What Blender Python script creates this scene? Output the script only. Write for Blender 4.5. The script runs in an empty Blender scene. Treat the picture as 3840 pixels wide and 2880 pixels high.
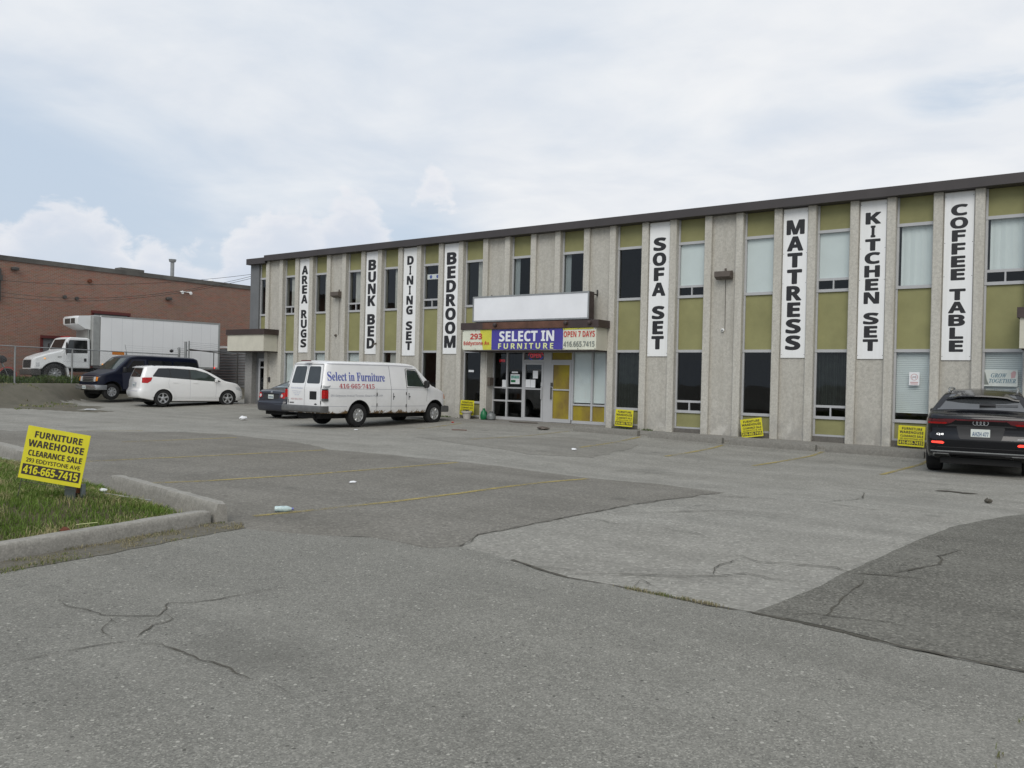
import bpy, bmesh, math, random
from mathutils import Vector, Matrix, noise
from mathutils.bvhtree import BVHTree
from mathutils.geometry import tessellate_polygon

SC = bpy.context.scene
COL = SC.collection
R = math.radians
rnd = random.Random(7)

# ------------------------------------------------------------------ camera
cam = bpy.data.cameras.new('camera')
cam.lens = 29.53
cam.sensor_width = 36.0
cam.clip_start = 0.05
cam.clip_end = 4000
cam_o = bpy.data.objects.new('camera', cam)
COL.objects.link(cam_o)
CR = Vector((0.8053841, 0.5922826, 0.0236190))
CU = Vector((-0.0213870, -0.0107845, 0.9997131))
CF = Vector((-0.5923674, 0.8056581, -0.0039814))
cam_o.matrix_world = Matrix(((CR.x, CU.x, -CF.x, 0.0), (CR.y, CU.y, -CF.y, 0.0), (CR.z, CU.z, -CF.z, 1.62), (0, 0, 0, 1)))
SC.camera = cam_o
SC.render.resolution_x, SC.render.resolution_y = 1024, 768

# ------------------------------------------------------------------ light
SUN_EL, SUN_AZ = R(42), R(160)          # azimuth measured clockwise from +Y
SC.view_settings.view_transform = 'Standard'
SC.view_settings.look = 'None'
SC.view_settings.exposure = 0.0
SC.view_settings.gamma = 1.0
world = bpy.data.worlds.new('World')
SC.world = world
world.use_nodes = True


def build_world():
    nt = world.node_tree
    nt.nodes.clear()
    N, L = nt.nodes.new, nt.links.new

    def math_(op, a, b=None, c=None):
        n = N('ShaderNodeMath')
        n.operation = op
        for i, v in enumerate((a, b, c)):
            if v is None:
                continue
            if isinstance(v, (int, float)):
                n.inputs[i].default_value = v
            else:
                L(v, n.inputs[i])
        return n.outputs[0]

    def rng(v, a, b, c, d):
        n = N('ShaderNodeMapRange')
        n.interpolation_type = 'SMOOTHSTEP'
        L(v, n.inputs[0])
        for i, q in zip((1, 2, 3, 4), (a, b, c, d)):
            if isinstance(q, (int, float)):
                n.inputs[i].default_value = q
            else:
                L(q, n.inputs[i])
        return n.outputs[0]

    def mix(f, a, b):
        n = N('ShaderNodeMix')
        n.data_type = 'RGBA'
        if isinstance(f, (int, float)):
            n.inputs[0].default_value = f
        else:
            L(f, n.inputs[0])
        for i, q in ((6, a), (7, b)):
            if isinstance(q, tuple):
                n.inputs[i].default_value = (*q, 1)
            else:
                L(q, n.inputs[i])
        return n.outputs[2]

    def noise_(vec, scale, det, rough, dist=0.0):
        n = N('ShaderNodeTexNoise')
        L(vec, n.inputs['Vector'])
        n.inputs['Scale'].default_value = scale
        n.inputs['Detail'].default_value = det
        n.inputs['Roughness'].default_value = rough
        n.inputs['Distortion'].default_value = dist
        return n.outputs[0]
    tc = N('ShaderNodeTexCoord')
    sep = N('ShaderNodeSeparateXYZ')
    L(tc.outputs['Generated'], sep.inputs[0])
    x, y, z = sep.outputs
    sky = N('ShaderNodeTexSky')
    sky.sky_type = 'NISHITA'
    sky.sun_disc = False
    sky.sun_elevation = SUN_EL
    sky.sun_rotation = SUN_AZ
    sky.air_density = 1.2
    sky.dust_density = 3.0
    # azimuth (0 at +Y, positive to the right) and elevation in degrees
    az = math_('MULTIPLY', math_('ARCTAN2', x, y), 57.2958)
    el = math_('MULTIPLY', math_('ARCSINE', z), 57.2958)
    # high veil of cloud on a flat layer
    zz = math_('MAXIMUM', math_('ADD', z, 0.10), 0.05)
    cx = math_('DIVIDE', x, zz)
    cy = math_('DIVIDE', y, zz)
    cmb = N('ShaderNodeCombineXYZ')
    L(cx, cmb.inputs[0])
    L(cy, cmb.inputs[1])
    n1 = noise_(cmb.outputs[0], 0.42, 6, 0.5, 0.5)
    n2 = noise_(cmb.outputs[0], 1.7, 6, 0.55, 0.3)
    veil = math_('ADD', math_('MULTIPLY', n1, 0.84), math_('MULTIPLY', n2, 0.16))
    # thinner veil towards the left of the view, thick towards the right
    thick = rng(az, -70.0, -30.0, -0.06, 0.15)
    veil = math_('ADD', veil, thick)
    gap = math_('MULTIPLY', rng(el, 8.0, 19.0, 1.0, 0.0), rng(az, -44.0, -36.0, 1.0, 0.0))
    veil = math_('SUBTRACT', veil, math_('MULTIPLY', gap, 0.11))
    veil_m = rng(veil, 0.40, 0.66, 0.0, 1.0)
    hole_d = math_('ADD', math_('POWER', math_('DIVIDE', math_('SUBTRACT', az, -7.5), 5.5), 2.0),
                   math_('POWER', math_('DIVIDE', math_('SUBTRACT', el, 17.3), 2.2), 2.0))
    hole = math_('MULTIPLY', rng(hole_d, 0.0, 1.3, 1.0, 0.0), rng(n2, 0.47, 0.66, 0.0, 1.0))
    veil_m = math_('SUBTRACT', veil_m, math_('MULTIPLY', hole, 0.9))
    base = mix(0.88, sky.outputs[0], (5.9, 6.9, 8.2))
    shade = rng(n2, 0.30, 0.70, 0.0, 1.0)
    cloud = mix(shade, (7.7, 8.05, 8.6), (8.9, 9.05, 9.25))
    col = mix(veil_m, base, cloud)
    # heaped clouds low over the left horizon
    cmb2 = N('ShaderNodeCombineXYZ')
    L(math_('MULTIPLY', az, 0.16), cmb2.inputs[0])
    L(math_('MULTIPLY', el, 0.24), cmb2.inputs[1])
    n3 = noise_(cmb2.outputs[0], 1.0, 8, 0.55, 0.25)

    def puff(a0, wa, top, h):
        d = math_('POWER', math_('ABSOLUTE', math_('DIVIDE', math_('SUBTRACT', az, a0), wa)), 2.0)
        lim = math_('SUBTRACT', top, math_('MULTIPLY', d, h))
        return math_('SUBTRACT', lim, el)
    p = puff(-64.5, 4.3, 10.7, 3.6)
    for a in ((-58.5, 5.0, 8.5, 3.0), (-51.5, 4.0, 11.5, 3.2), (-47.2, 2.6, 12.6, 3.0)):
        p = math_('MAXIMUM', p, puff(*a))
    p2 = puff(-41.9, 1.9, 14.2, 3.6)
    low = math_('SUBTRACT', el, 11.3)
    p2 = math_('MINIMUM', p2, math_('MULTIPLY', low, 1.5))
    p = math_('MAXIMUM', p, p2)
    n4 = noise_(cmb2.outputs[0], 3.3, 6, 0.55, 0.4)
    p = math_('ADD', p, math_('ADD', math_('MULTIPLY', math_('SUBTRACT', n3, 0.5), 6.0), math_('MULTIPLY', math_('SUBTRACT', n4, 0.5), 4.5)))
    heap = rng(p, -0.1, 1.1, 0.0, 1.0)
    heap = math_('MULTIPLY', heap, rng(p, 0.2, 7.0, 1.0, 0.35))
    lit = rng(p, 0.0, 3.2, 1.0, 0.0)
    lit = math_('ADD', math_('MULTIPLY', lit, 0.6), math_('MULTIPLY', rng(n3, 0.35, 0.65, 0.0, 1.0), 0.4))
    col = mix(math_('MULTIPLY', heap, 0.84), col, mix(lit, (6.6, 7.1, 8.1), (8.9, 8.9, 9.1)))
    # everything below the horizon: dull ground
    col = mix(rng(el, -3.0, -0.5, 1.0, 0.0), col, (2.0, 2.0, 1.9))
    bg = N('ShaderNodeBackground')
    L(col, bg.inputs[0])
    bg.inputs[1].default_value = 0.10
    out = N('ShaderNodeOutputWorld')
    L(bg.outputs[0], out.inputs[0])


build_world()
sun = bpy.data.lights.new('sun', 'SUN')
sun.energy = 1.5
sun.angle = R(35)
sun.color = (1.0, 0.96, 0.90)
sun_o = bpy.data.objects.new('sun', sun)
COL.objects.link(sun_o)
sd = Vector((math.sin(SUN_AZ) * math.cos(SUN_EL), math.cos(SUN_AZ) * math.cos(SUN_EL), math.sin(SUN_EL)))
sun_o.rotation_euler = sd.to_track_quat('Z', 'Y').to_euler()
sun_o.location = (0, 0, 40)


# ------------------------------------------------------------------ materials
def new_mat(name):
    m = bpy.data.materials.new(name)
    m.use_nodes = True
    nt = m.node_tree
    nt.nodes.clear()
    out = nt.nodes.new('ShaderNodeOutputMaterial')
    b = nt.nodes.new('ShaderNodeBsdfPrincipled')
    nt.links.new(b.outputs[0], out.inputs[0])
    return m, nt, b, out


class NT:
    def __init__(s, nt):
        s.nt = nt

    def n(s, t, **kw):
        q = s.nt.nodes.new(t)
        for k, v in kw.items():
            setattr(q, k, v)
        return q

    def l(s, a, b):
        s.nt.links.new(a, b)

    def val(s, sock, v):
        if isinstance(v, (int, float)):
            sock.default_value = v
        elif isinstance(v, tuple):
            sock.default_value = (*v, 1) if len(v) == 3 and sock.type == 'RGBA' else v
        else:
            s.l(v, sock)

    def pos(s, kind='Object'):
        return s.n('ShaderNodeTexCoord').outputs[kind]

    def mp(s, vec, sc=(1, 1, 1), rot=(0, 0, 0), loc=(0, 0, 0)):
        q = s.n('ShaderNodeMapping')
        s.l(vec, q.inputs[0])
        q.inputs['Scale'].default_value = sc
        q.inputs['Rotation'].default_value = rot
        q.inputs['Location'].default_value = loc
        return q.outputs[0]

    def noise(s, vec, scale, det=4, rough=0.55, dist=0.0):
        q = s.n('ShaderNodeTexNoise')
        s.l(vec, q.inputs['Vector'])
        q.inputs['Scale'].default_value = scale
        q.inputs['Detail'].default_value = det
        q.inputs['Roughness'].default_value = rough
        q.inputs['Distortion'].default_value = dist
        return q.outputs[0]

    def vor(s, vec, scale, feature='F1', out=0):
        q = s.n('ShaderNodeTexVoronoi', feature=feature)
        s.l(vec, q.inputs['Vector'])
        q.inputs['Scale'].default_value = scale
        return q.outputs[out]

    def rng(s, v, a, b, c=0.0, d=1.0):
        q = s.n('ShaderNodeMapRange')
        s.l(v, q.inputs[0])
        for i, x in zip((1, 2, 3, 4), (a, b, c, d)):
            q.inputs[i].default_value = x
        return q.outputs[0]

    def m(s, op, a, b=0.0):
        q = s.n('ShaderNodeMath', operation=op)
        s.val(q.inputs[0], a)
        s.val(q.inputs[1], b)
        return q.outputs[0]

    def mix(s, f, a, b, blend='MIX'):
        q = s.n('ShaderNodeMix', data_type='RGBA', blend_type=blend)
        s.val(q.inputs[0], f)
        s.val(q.inputs[6], a)
        s.val(q.inputs[7], b)
        return q.outputs[2]

    def sep(s, vec):
        q = s.n('ShaderNodeSeparateXYZ')
        s.l(vec, q.inputs[0])
        return q.outputs

    def bump(s, h, strength, dist, b):
        q = s.n('ShaderNodeBump')
        q.inputs['Strength'].default_value = strength
        q.inputs['Distance'].default_value = dist
        s.l(h, q.inputs['Height'])
        s.l(q.outputs[0], b.inputs['Normal'])


def plain(name, col, rough=0.5, metal=0.0, var=0.06, scale=6.0, spec=0.5, coat=0.0, bump=0.0):
    """A painted or plastic surface with a little unevenness."""
    m, nt, b, out = new_mat(name)
    t = NT(nt)
    p = t.pos('Object')
    f = t.noise(p, scale, 5, 0.6)
    c = t.mix(t.rng(f, 0.3, 0.7), tuple(max(0, x * (1 - var)) for x in col), tuple(min(1, x * (1 + var)) for x in col))
    t.l(c, b.inputs['Base Color'])
    b.inputs['Roughness'].default_value = rough
    b.inputs['Metallic'].default_value = metal
    b.inputs['Specular IOR Level'].default_value = spec
    if coat:
        b.inputs['Coat Weight'].default_value = coat
        b.inputs['Coat Roughness'].default_value = 0.04
    if bump:
        t.bump(t.noise(p, scale * 8, 3), bump, 0.004, b)
    return m


def stucco(name, col, streak=True):
    """Exposed pebble concrete: fine speckle, rain streaks, dirt rising from the foot."""
    m, nt, b, out = new_mat(name)
    t = NT(nt)
    p = t.pos('Object')
    fine = t.noise(p, 55, 3, 0.7)
    peb = t.vor(p, 42)
    spk = t.noise(p, 15, 4, 0.75)
    big = t.noise(p, 0.8, 5, 0.6)
    mid = t.noise(t.mp(p, (2.6, 2.6, 0.35)), 2.0, 5, 0.6)
    c = t.mix(t.rng(fine, 0.25, 0.75), tuple(x * 0.70 for x in col), tuple(min(1, x * 1.22) for x in col))
    c = t.mix(t.rng(spk, 0.42, 0.62, 0.0, 0.58), c, tuple(x * 0.60 for x in col))
    c = t.mix(t.rng(big, 0.35, 0.7, 0.0, 0.35), c, tuple(x * 0.80 for x in col))
    if streak:
        c = t.mix(t.rng(mid, 0.46, 0.70, 0.0, 0.42), c, tuple(x * q * 0.62 for x, q in zip(col, (1, .97, .92))))
        z = t.sep(t.pos('Object'))[2]
        dirt = t.m('MULTIPLY', t.rng(z, 0.10, 1.1, 1.0, 0.0), t.rng(t.noise(p, 3.0, 5, 0.65), 0.4, 0.65))
        c = t.mix(t.m('MULTIPLY', dirt, 0.72), c, (0.30, 0.29, 0.27))
        patch = t.m('MULTIPLY', t.rng(z, 0.3, 1.5, 1.0, 0.0), t.rng(t.noise(p, 1.7, 6, 0.7), 0.55, 0.62))
        c = t.mix(t.m('MULTIPLY', patch, 0.35), c, (0.66, 0.64, 0.59))
    t.l(c, b.inputs['Base Color'])
    b.inputs['Roughness'].default_value = 0.92
    b.inputs['Specular IOR Level'].default_value = 0.2
    t.bump(t.m('ADD', t.m('MULTIPLY', peb, 0.6), fine), 0.5, 0.006, b)
    return m


def brick_mat(name):
    m, nt, b, out = new_mat(name)
    t = NT(nt)
    p = t.pos('Object')
    s = t.sep(p)
    cmb = t.n('ShaderNodeCombineXYZ')
    t.l(t.m('ADD', s[1], s[0]), cmb.inputs[0])
    t.l(s[2], cmb.inputs[1])
    bt = t.n('ShaderNodeTexBrick')
    t.l(cmb.outputs[0], bt.inputs['Vector'])
    bt.inputs['Scale'].default_value = 1.0
    bt.inputs['Brick Width'].default_value = 0.22
    bt.inputs['Row Height'].default_value = 0.075
    bt.inputs['Mortar Size'].default_value = 0.010
    bt.inputs['Bias'].default_value = -0.1
    bt.inputs['Color1'].default_value = (0.275, 0.140, 0.098, 1)
    bt.inputs['Color2'].default_value = (0.200, 0.108, 0.080, 1)
    bt.inputs['Mortar'].default_value = (0.27, 0.245, 0.215, 1)
    big = t.noise(p, 0.35, 5, 0.6)
    c = t.mix(t.rng(big, 0.35, 0.7, 0.0, 0.3), bt.outputs[0], (0.185, 0.125, 0.10))
    st = t.mp(p, (1.0, 1.0, 5.0))
    c = t.mix(t.rng(t.noise(st, 1.5, 4, 0.6), 0.50, 0.72, 0.0, 0.55), c, (0.34, 0.115, 0.075))
    c = t.mix(t.rng(t.noise(st, 1.1, 4, 0.6, 1.0), 0.54, 0.74, 0.0, 0.45), c, (0.21, 0.165, 0.095))
    t.l(c, b.inputs['Base Color'])
    b.inputs['Roughness'].default_value = 0.9
    b.inputs['Specular IOR Level'].default_value = 0.2
    return m


def asphalt(name, dark, light, agg=0.35, crack=0.5, grain=60, tint=(0.20, 0.18, 0.14), tamt=0.25):
    """Worn asphalt: stone aggregate, tonal drift, tyre-darkened areas, hairline cracks."""
    m, nt, b, out = new_mat(name)
    t = NT(nt)
    p = t.pos('Object')
    flat = t.mp(p, (1, 1, 0))
    big = t.noise(flat, 0.16, 6, 0.6)
    mid = t.noise(flat, 0.9, 6, 0.65)
    fine = t.noise(flat, grain * 1.3, 2, 0.6)
    med = t.noise(flat, 14, 4, 0.7)
    stones = t.vor(flat, grain, out=1)
    g = t.n('ShaderNodeRGBToBW')
    t.l(stones, g.inputs[0])
    c = t.mix(t.rng(mid, 0.3, 0.7), dark, light)
    c = t.mix(t.rng(big, 0.42, 0.68, 0.0, tamt), c, tint)
    k = t.m('MULTIPLY', t.rng(g.outputs[0], 0.0, 1.0, -1.0, 1.0), agg)
    k = t.m('ADD', k, t.rng(fine, 0.2, 0.8, -agg * 0.6, agg * 0.6))
    k = t.m('ADD', k, t.rng(med, 0.25, 0.75, -0.13, 0.13))
    # pale chips
    chips = t.m('GREATER_THAN', g.outputs[0], 0.80)
    c = t.mix(1.0, c, t.m('ADD', 1.0, k), 'MULTIPLY')
    c = t.mix(t.m('MULTIPLY', chips, agg * 0.7), c, tuple(min(1, x * 1.9) for x in light))
    if agg >= 0.4:      # scattered larger stones, pale and dark
        d1 = t.vor(flat, 26)
        q = t.n('ShaderNodeRGBToBW')
        t.l(t.vor(flat, 26, out=1), q.inputs[0])
        near = t.m('LESS_THAN', d1, 0.24)
        c = t.mix(t.m('MULTIPLY', near, t.m('GREATER_THAN', q.outputs[0], 0.78)), c, tuple(min(1, x * 1.7) for x in light))
        c = t.mix(t.m('MULTIPLY', near, t.m('LESS_THAN', q.outputs[0], 0.16)), c, tuple(x * 0.45 for x in dark))
    # oily smudges
    sm = t.rng(t.noise(flat, 0.55, 4, 0.6), 0.58, 0.72, 0.0, 0.42)
    c = t.mix(sm, c, tuple(x * 0.55 for x in dark))
    # worn wheel paths along the aisle and spilt drips
    trk = t.noise(t.mp(p, (0.10, 1.3, 0), (0, 0, 0.06)), 1.0, 4, 0.55)
    c = t.mix(t.rng(trk, 0.50, 0.70, 0.0, 0.26), c, tuple(x * 0.72 for x in dark))
    c = t.mix(t.rng(trk, 0.50, 0.32, 0.0, 0.22), c, tuple(x * 1.18 for x in light))
    drip = t.vor(flat, 0.75)
    dn = t.noise(flat, 5.0, 4, 0.6)
    c = t.mix(t.m('MULTIPLY', t.rng(t.m('ADD', drip, t.m('MULTIPLY', dn, 0.25)), 0.16, 0.26, 1.0, 0.0), 0.38), c, tuple(x * 0.42 for x in dark))
    # hairline cracks
    wob = t.n('ShaderNodeVectorMath', operation='ADD')
    t.l(flat, wob.inputs[0])
    nz = t.n('ShaderNodeTexNoise')
    t.l(flat, nz.inputs['Vector'])
    nz.inputs['Scale'].default_value = 1.1
    nz.inputs['Detail'].default_value = 5
    sc = t.n('ShaderNodeVectorMath', operation='SCALE')
    t.l(nz.outputs['Color'], sc.inputs[0])
    sc.inputs['Scale'].default_value = 1.6
    t.l(sc.outputs[0], wob.inputs[1])
    ed = t.vor(wob.outputs[0], 0.33, 'DISTANCE_TO_EDGE')
    cr = t.m('MULTIPLY', t.rng(ed, 0.0, 0.006, 1.0, 0.0), t.rng(t.noise(flat, 0.35, 2), 0.5, 0.62))
    c = t.mix(t.m('MULTIPLY', cr, crack), c, (0.05, 0.048, 0.045))
    t.l(c, b.inputs['Base Color'])
    b.inputs['Roughness'].default_value = 0.9
    b.inputs['Specular IOR Level'].default_value = 0.25
    t.bump(t.m('ADD', g.outputs[0], fine), 0.55, 0.006, b)
    return m


def yellow_line_mat():
    m, nt, b, out = new_mat('worn yellow paint')
    t = NT(nt)
    p = t.pos('Object')
    n = t.noise(p, 7, 6, 0.75)
    n2 = t.noise(p, 0.8, 3)
    n3 = t.noise(p, 60, 2)
    f = t.rng(t.m('ADD', t.m('ADD', t.m('MULTIPLY', n, 0.5), t.m('MULTIPLY', n2, 0.4)), t.m('MULTIPLY', n3, .2)), 0.44, 0.62)
    c = t.mix(n3, (0.42, 0.33, 0.09), (0.36, 0.29, 0.10))
    t.l(c, b.inputs['Base Color'])
    b.inputs['Roughness'].default_value = 0.85
    tr = t.n('ShaderNodeBsdfTransparent')
    mx = t.n('ShaderNodeMixShader')
    t.l(t.m('MULTIPLY', f, 0.85), mx.inputs[0])
    t.l(tr.outputs[0], mx.inputs[1])
    t.l(b.outputs[0], mx.inputs[2])
    t.l(mx.outputs[0], out.inputs[0])
    return m


def glass(name, tint=(0.55, 0.60, 0.60), refl=0.9):
    """Window pane: you look through it, and it mirrors the sky and lot."""
    m, nt, b, out = new_mat(name)
    t = NT(nt)
    nt.nodes.remove(b)
    tr = t.n('ShaderNodeBsdfTransparent')
    tr.inputs[0].default_value = (*tint, 1)
    gl = t.n('ShaderNodeBsdfGlossy')
    gl.inputs[0].default_value = (refl, refl, refl, 1)
    gl.inputs['Roughness'].default_value = 0.015
    ge = t.n('ShaderNodeNewGeometry')
    dp = t.n('ShaderNodeVectorMath', operation='DOT_PRODUCT')
    t.l(ge.outputs['Normal'], dp.inputs[0])
    t.l(ge.outputs['Incoming'], dp.inputs[1])
    cs = t.m('SUBTRACT', 1.0, t.m('ABSOLUTE', dp.outputs['Value']))
    fr = t.m('ADD', 0.058, t.m('MULTIPLY', t.m('POWER', cs, 5.0), 0.95))
    p = t.pos('Object')
    bp = t.n('ShaderNodeBump')
    bp.inputs['Strength'].default_value = 0.05
    bp.inputs['Distance'].default_value = 0.05
    t.l(t.noise(p, 1.3, 1), bp.inputs['Height'])
    t.l(bp.outputs[0], gl.inputs['Normal'])
    mx = t.n('ShaderNodeMixShader')
    t.l(fr, mx.inputs[0])
    t.l(tr.outputs[0], mx.inputs[1])
    t.l(gl.outputs[0], mx.inputs[2])
    t.l(mx.outputs[0], out.inputs[0])
    return m


def emit(name, col, s):
    m, nt, b, out = new_mat(name)
    b.inputs['Base Color'].default_value = (*col, 1)
    b.inputs['Emission Color'].default_value = (*col, 1)
    b.inputs['Emission Strength'].default_value = s
    b.inputs['Roughness'].default_value = 0.3
    return m


def rusty(name, col, zlo, zhi, amt=1.0, rough=0.35, coat=0.5):
    """Car paint eaten by rust and road dirt along the lower edge."""
    m, nt, b, out = new_mat(name)
    t = NT(nt)
    p = t.pos('Object')
    z = t.sep(p)[2]
    n = t.noise(p, 5.5, 6, 0.7)
    n2 = t.noise(p, 1.2, 4)
    lvl = t.m('ADD', t.rng(z, zlo, zhi, 0.75, 0.0), t.rng(n, 0.3, 0.7, -0.28, 0.28))
    f = t.rng(lvl, 0.42, 0.52)
    c = t.mix(t.rng(n2, 0.3, 0.7, 0.0, 1.0), tuple(x * 0.95 for x in col), tuple(min(1, x * 1.03) for x in col))
    dirt = t.m('MULTIPLY', t.rng(z, zlo, 1.3, 0.45, 0.0), t.rng(n, 0.3, 0.8))
    c = t.mix(dirt, c, (0.42, 0.40, 0.35))
    rc = t.mix(t.noise(p, 30, 3), (0.11, 0.05, 0.02), (0.22, 0.15, 0.06))
    c = t.mix(t.m('MULTIPLY', f, amt), c, rc)
    t.l(c, b.inputs['Base Color'])
    t.l(t.rng(f, 0.0, 1.0, rough, 0.9), b.inputs['Roughness'])
    b.inputs['Coat Weight'].default_value = coat
    b.inputs['Coat Roughness'].default_value = 0.08
    return m


def mesh_wire_mat():
    """Woven chain-link: diamond wires, open between."""
    m, nt, b, out = new_mat('chain link wire')
    t = NT(nt)
    p = t.pos('Object')
    s = t.sep(p)
    k = 2 * math.pi / 0.075
    a = t.m('ABSOLUTE', t.m('SINE', t.m('MULTIPLY', t.m('ADD', s[1], s[2]), k / 2)))
    c = t.m('ABSOLUTE', t.m('SINE', t.m('MULTIPLY', t.m('SUBTRACT', s[1], s[2]), k / 2)))
    f = t.m('LESS_THAN', t.m('MINIMUM', a, c), 0.105)
    b.inputs['Base Color'].default_value = (0.30, 0.31, 0.31, 1)
    b.inputs['Metallic'].default_value = 0.5
    b.inputs['Roughness'].default_value = 0.55
    tr = t.n('ShaderNodeBsdfTransparent')
    mx = t.n('ShaderNodeMixShader')
    t.l(f, mx.inputs[0])
    t.l(tr.outputs[0], mx.inputs[1])
    t.l(b.outputs[0], mx.inputs[2])
    t.l(mx.outputs[0], out.inputs[0])
    return m


def grass_mat(name, g1, g2, dry, dry_amt):
    m, nt, b, out = new_mat(name)
    t = NT(nt)
    p = t.pos('Object')
    gi = t.n('ShaderNodeNewGeometry')
    rn = gi.outputs['Random Per Island']
    pat = t.noise(t.mp(p, (1, 1, 0)), 1.1, 4, 0.6)
    c = t.mix(rn, g1, g2)
    d = t.m('ADD', t.m('MULTIPLY', rn, 0.5), t.rng(pat, 0.35, 0.7, 0.0, 0.8))
    c = t.mix(t.rng(d, 1.0 - dry_amt, 1.05 - dry_amt * 0.6), c, dry)
    t.l(c, b.inputs['Base Color'])
    b.inputs['Roughness'].default_value = 0.7
    b.inputs['Specular IOR Level'].default_value = 0.2
    return m


def soil_mat(name, a, b_, sc=3.0):
    m, nt, b, out = new_mat(name)
    t = NT(nt)
    p = t.pos('Object')
    c = t.mix(t.rng(t.noise(p, sc, 6, 0.7), 0.3, 0.7), a, b_)
    c = t.mix(t.rng(t.noise(p, 45, 3), 0.3, 0.8, 0.0, 0.5), c, tuple(x * 0.5 for x in a))
    t.l(c, b.inputs['Base Color'])
    b.inputs['Roughness'].default_value = 0.95
    b.inputs['Specular IOR Level'].default_value = 0.15
    t.bump(t.noise(p, 18, 5, 0.7), 0.8, 0.03, b)
    return m


def film_mat():
    """Yellow plywood / film behind the shop glass, browner and blotched."""
    m, nt, b, out = new_mat('yellow film')
    t = NT(nt)
    p = t.pos('Object')
    n = t.noise(t.mp(p, (1, 1, 0.6)), 1.6, 4, 0.6)
    c = t.mix(t.rng(n, 0.35, 0.65), (0.34, 0.27, 0.015), (0.20, 0.14, 0.03))
    t.l(c, b.inputs['Base Color'])
    b.inputs['Roughness'].default_value = 0.7
    return m


M = {}
M['stucco'] = stucco('pebble concrete', (0.575, 0.555, 0.495))
M['panel'] = stucco('pebble concrete infill', (0.525, 0.505, 0.45))
M['canopy'] = plain('cream stucco', (0.56, 0.54, 0.455), 0.9, var=0.07, scale=2.5, spec=0.2, bump=0.3)
M['concrete'] = stucco('grey concrete', (0.30, 0.295, 0.28), False)
M['curb'] = stucco('curb concrete', (0.34, 0.325, 0.29), False)
M['olive'] = plain('olive enamel panel', (0.262, 0.254, 0.118), 0.55, var=0.12, scale=1.4, spec=0.25)
M['alu'] = plain('anodised window frame', (0.43, 0.435, 0.44), 0.45, metal=0.0, var=0.05, scale=3)
M['brown'] = plain('dark brown flashing', (0.050, 0.034, 0.031), 0.55, var=0.25, scale=2.0)
M['fascia'] = plain('grey brown roof flashing', (0.050, 0.043, 0.042), 0.55, var=0.15, scale=1.0)
M['rustcap'] = plain('rust stained flashing', (0.105, 0.048, 0.030), 0.7, var=0.35, scale=2.2)


def board_mat():
    """Painted sheet that has hung outdoors: rain streaks, faint yellowing."""
    m, nt, b, out = new_mat('white sign board')
    t = NT(nt)
    p = t.pos('Object')
    st = t.noise(t.mp(p, (9, 9, 0.35)), 1.0, 5, 0.6)
    bl = t.noise(p, 0.7, 4)
    c = t.mix(t.rng(st, 0.50, 0.75, 0.0, 0.30), (0.82, 0.825, 0.82), (0.64, 0.635, 0.59))
    c = t.mix(t.rng(bl, 0.4, 0.7, 0.0, 0.25), c, (0.70, 0.70, 0.65))
    t.l(c, b.inputs['Base Color'])
    b.inputs['Roughness'].default_value = 0.5
    t.bump(t.noise(p, 1.1, 2), 0.25, 0.03, b)
    return m


M['white'] = board_mat()
M['lightbox'] = plain('white lightbox face', (0.80, 0.81, 0.83), 0.4, var=0.05, scale=0.9)
M['black'] = plain('black lettering', (0.016, 0.016, 0.018), 0.55)
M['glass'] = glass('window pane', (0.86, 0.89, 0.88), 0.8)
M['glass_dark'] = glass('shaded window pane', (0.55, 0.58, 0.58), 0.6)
M['blind'] = plain('white blind', (0.74, 0.78, 0.78), 0.8, var=0.03, scale=2)
M['curtain'] = plain('pale curtain', (0.45, 0.44, 0.41), 0.9, var=0.15, scale=3)
M['darkcurtain'] = plain('dark curtain', (0.055, 0.065, 0.055), 0.9, var=0.3, scale=6)
M['interior'] = plain('dim interior', (0.15, 0.146, 0.138), 0.9, var=0.2, scale=1)
M['film'] = film_mat()
M['brick'] = brick_mat('red brown brick')
M['parapet'] = plain('weathered coping', (0.115, 0.11, 0.10), 0.8, var=0.4, scale=0.6, spec=0.2)
M['slat'] = plain('grey metal siding', (0.16, 0.165, 0.17), 0.6, var=0.12, scale=1.0)
M['bluegrey'] = plain('blue grey end panel', (0.150, 0.156, 0.160), 0.7, var=0.10, scale=2)
M['galv'] = plain('galvanised steel', (0.30, 0.31, 0.31), 0.5, metal=0.4, var=0.12, scale=5)
M['darksteel'] = plain('dark steel', (0.055, 0.052, 0.048), 0.6, var=0.2, scale=5)
M['bronze'] = plain('bronze lamp housing', (0.105, 0.085, 0.070), 0.55, var=0.12)
M['link'] = mesh_wire_mat()
M['lot'] = asphalt('worn grey asphalt', (0.225, 0.218, 0.192), (0.300, 0.290, 0.258), 0.24, 0.45, 40, (0.20, 0.185, 0.155), 0.30)
M['lot_dark'] = asphalt('brownish patched asphalt', (0.160, 0.151, 0.130), (0.210, 0.199, 0.173), 0.30, 0.2, 45, (0.15, 0.135, 0.108), 0.4)
M['lot_mid'] = asphalt('old patched asphalt', (0.195, 0.187, 0.163), (0.255, 0.245, 0.216), 0.26, 0.2, 42, (0.165, 0.152, 0.125), 0.35)
M['drive'] = asphalt('coarse driveway asphalt', (0.190, 0.184, 0.160), (0.245, 0.238, 0.208), 0.40, 0.0, 115, (0.165, 0.162, 0.145), 0.45)
M['patch_dark'] = asphalt('dark coarse asphalt', (0.118, 0.113, 0.096), (0.170, 0.164, 0.141), 0.46, 0.4, 60, (0.085, 0.083, 0.07), 0.4)
M['stopconc'] = stucco('parking stop concrete', (0.25, 0.24, 0.215), False)  # darkened overall to paint in shade on the stops' front faces
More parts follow.
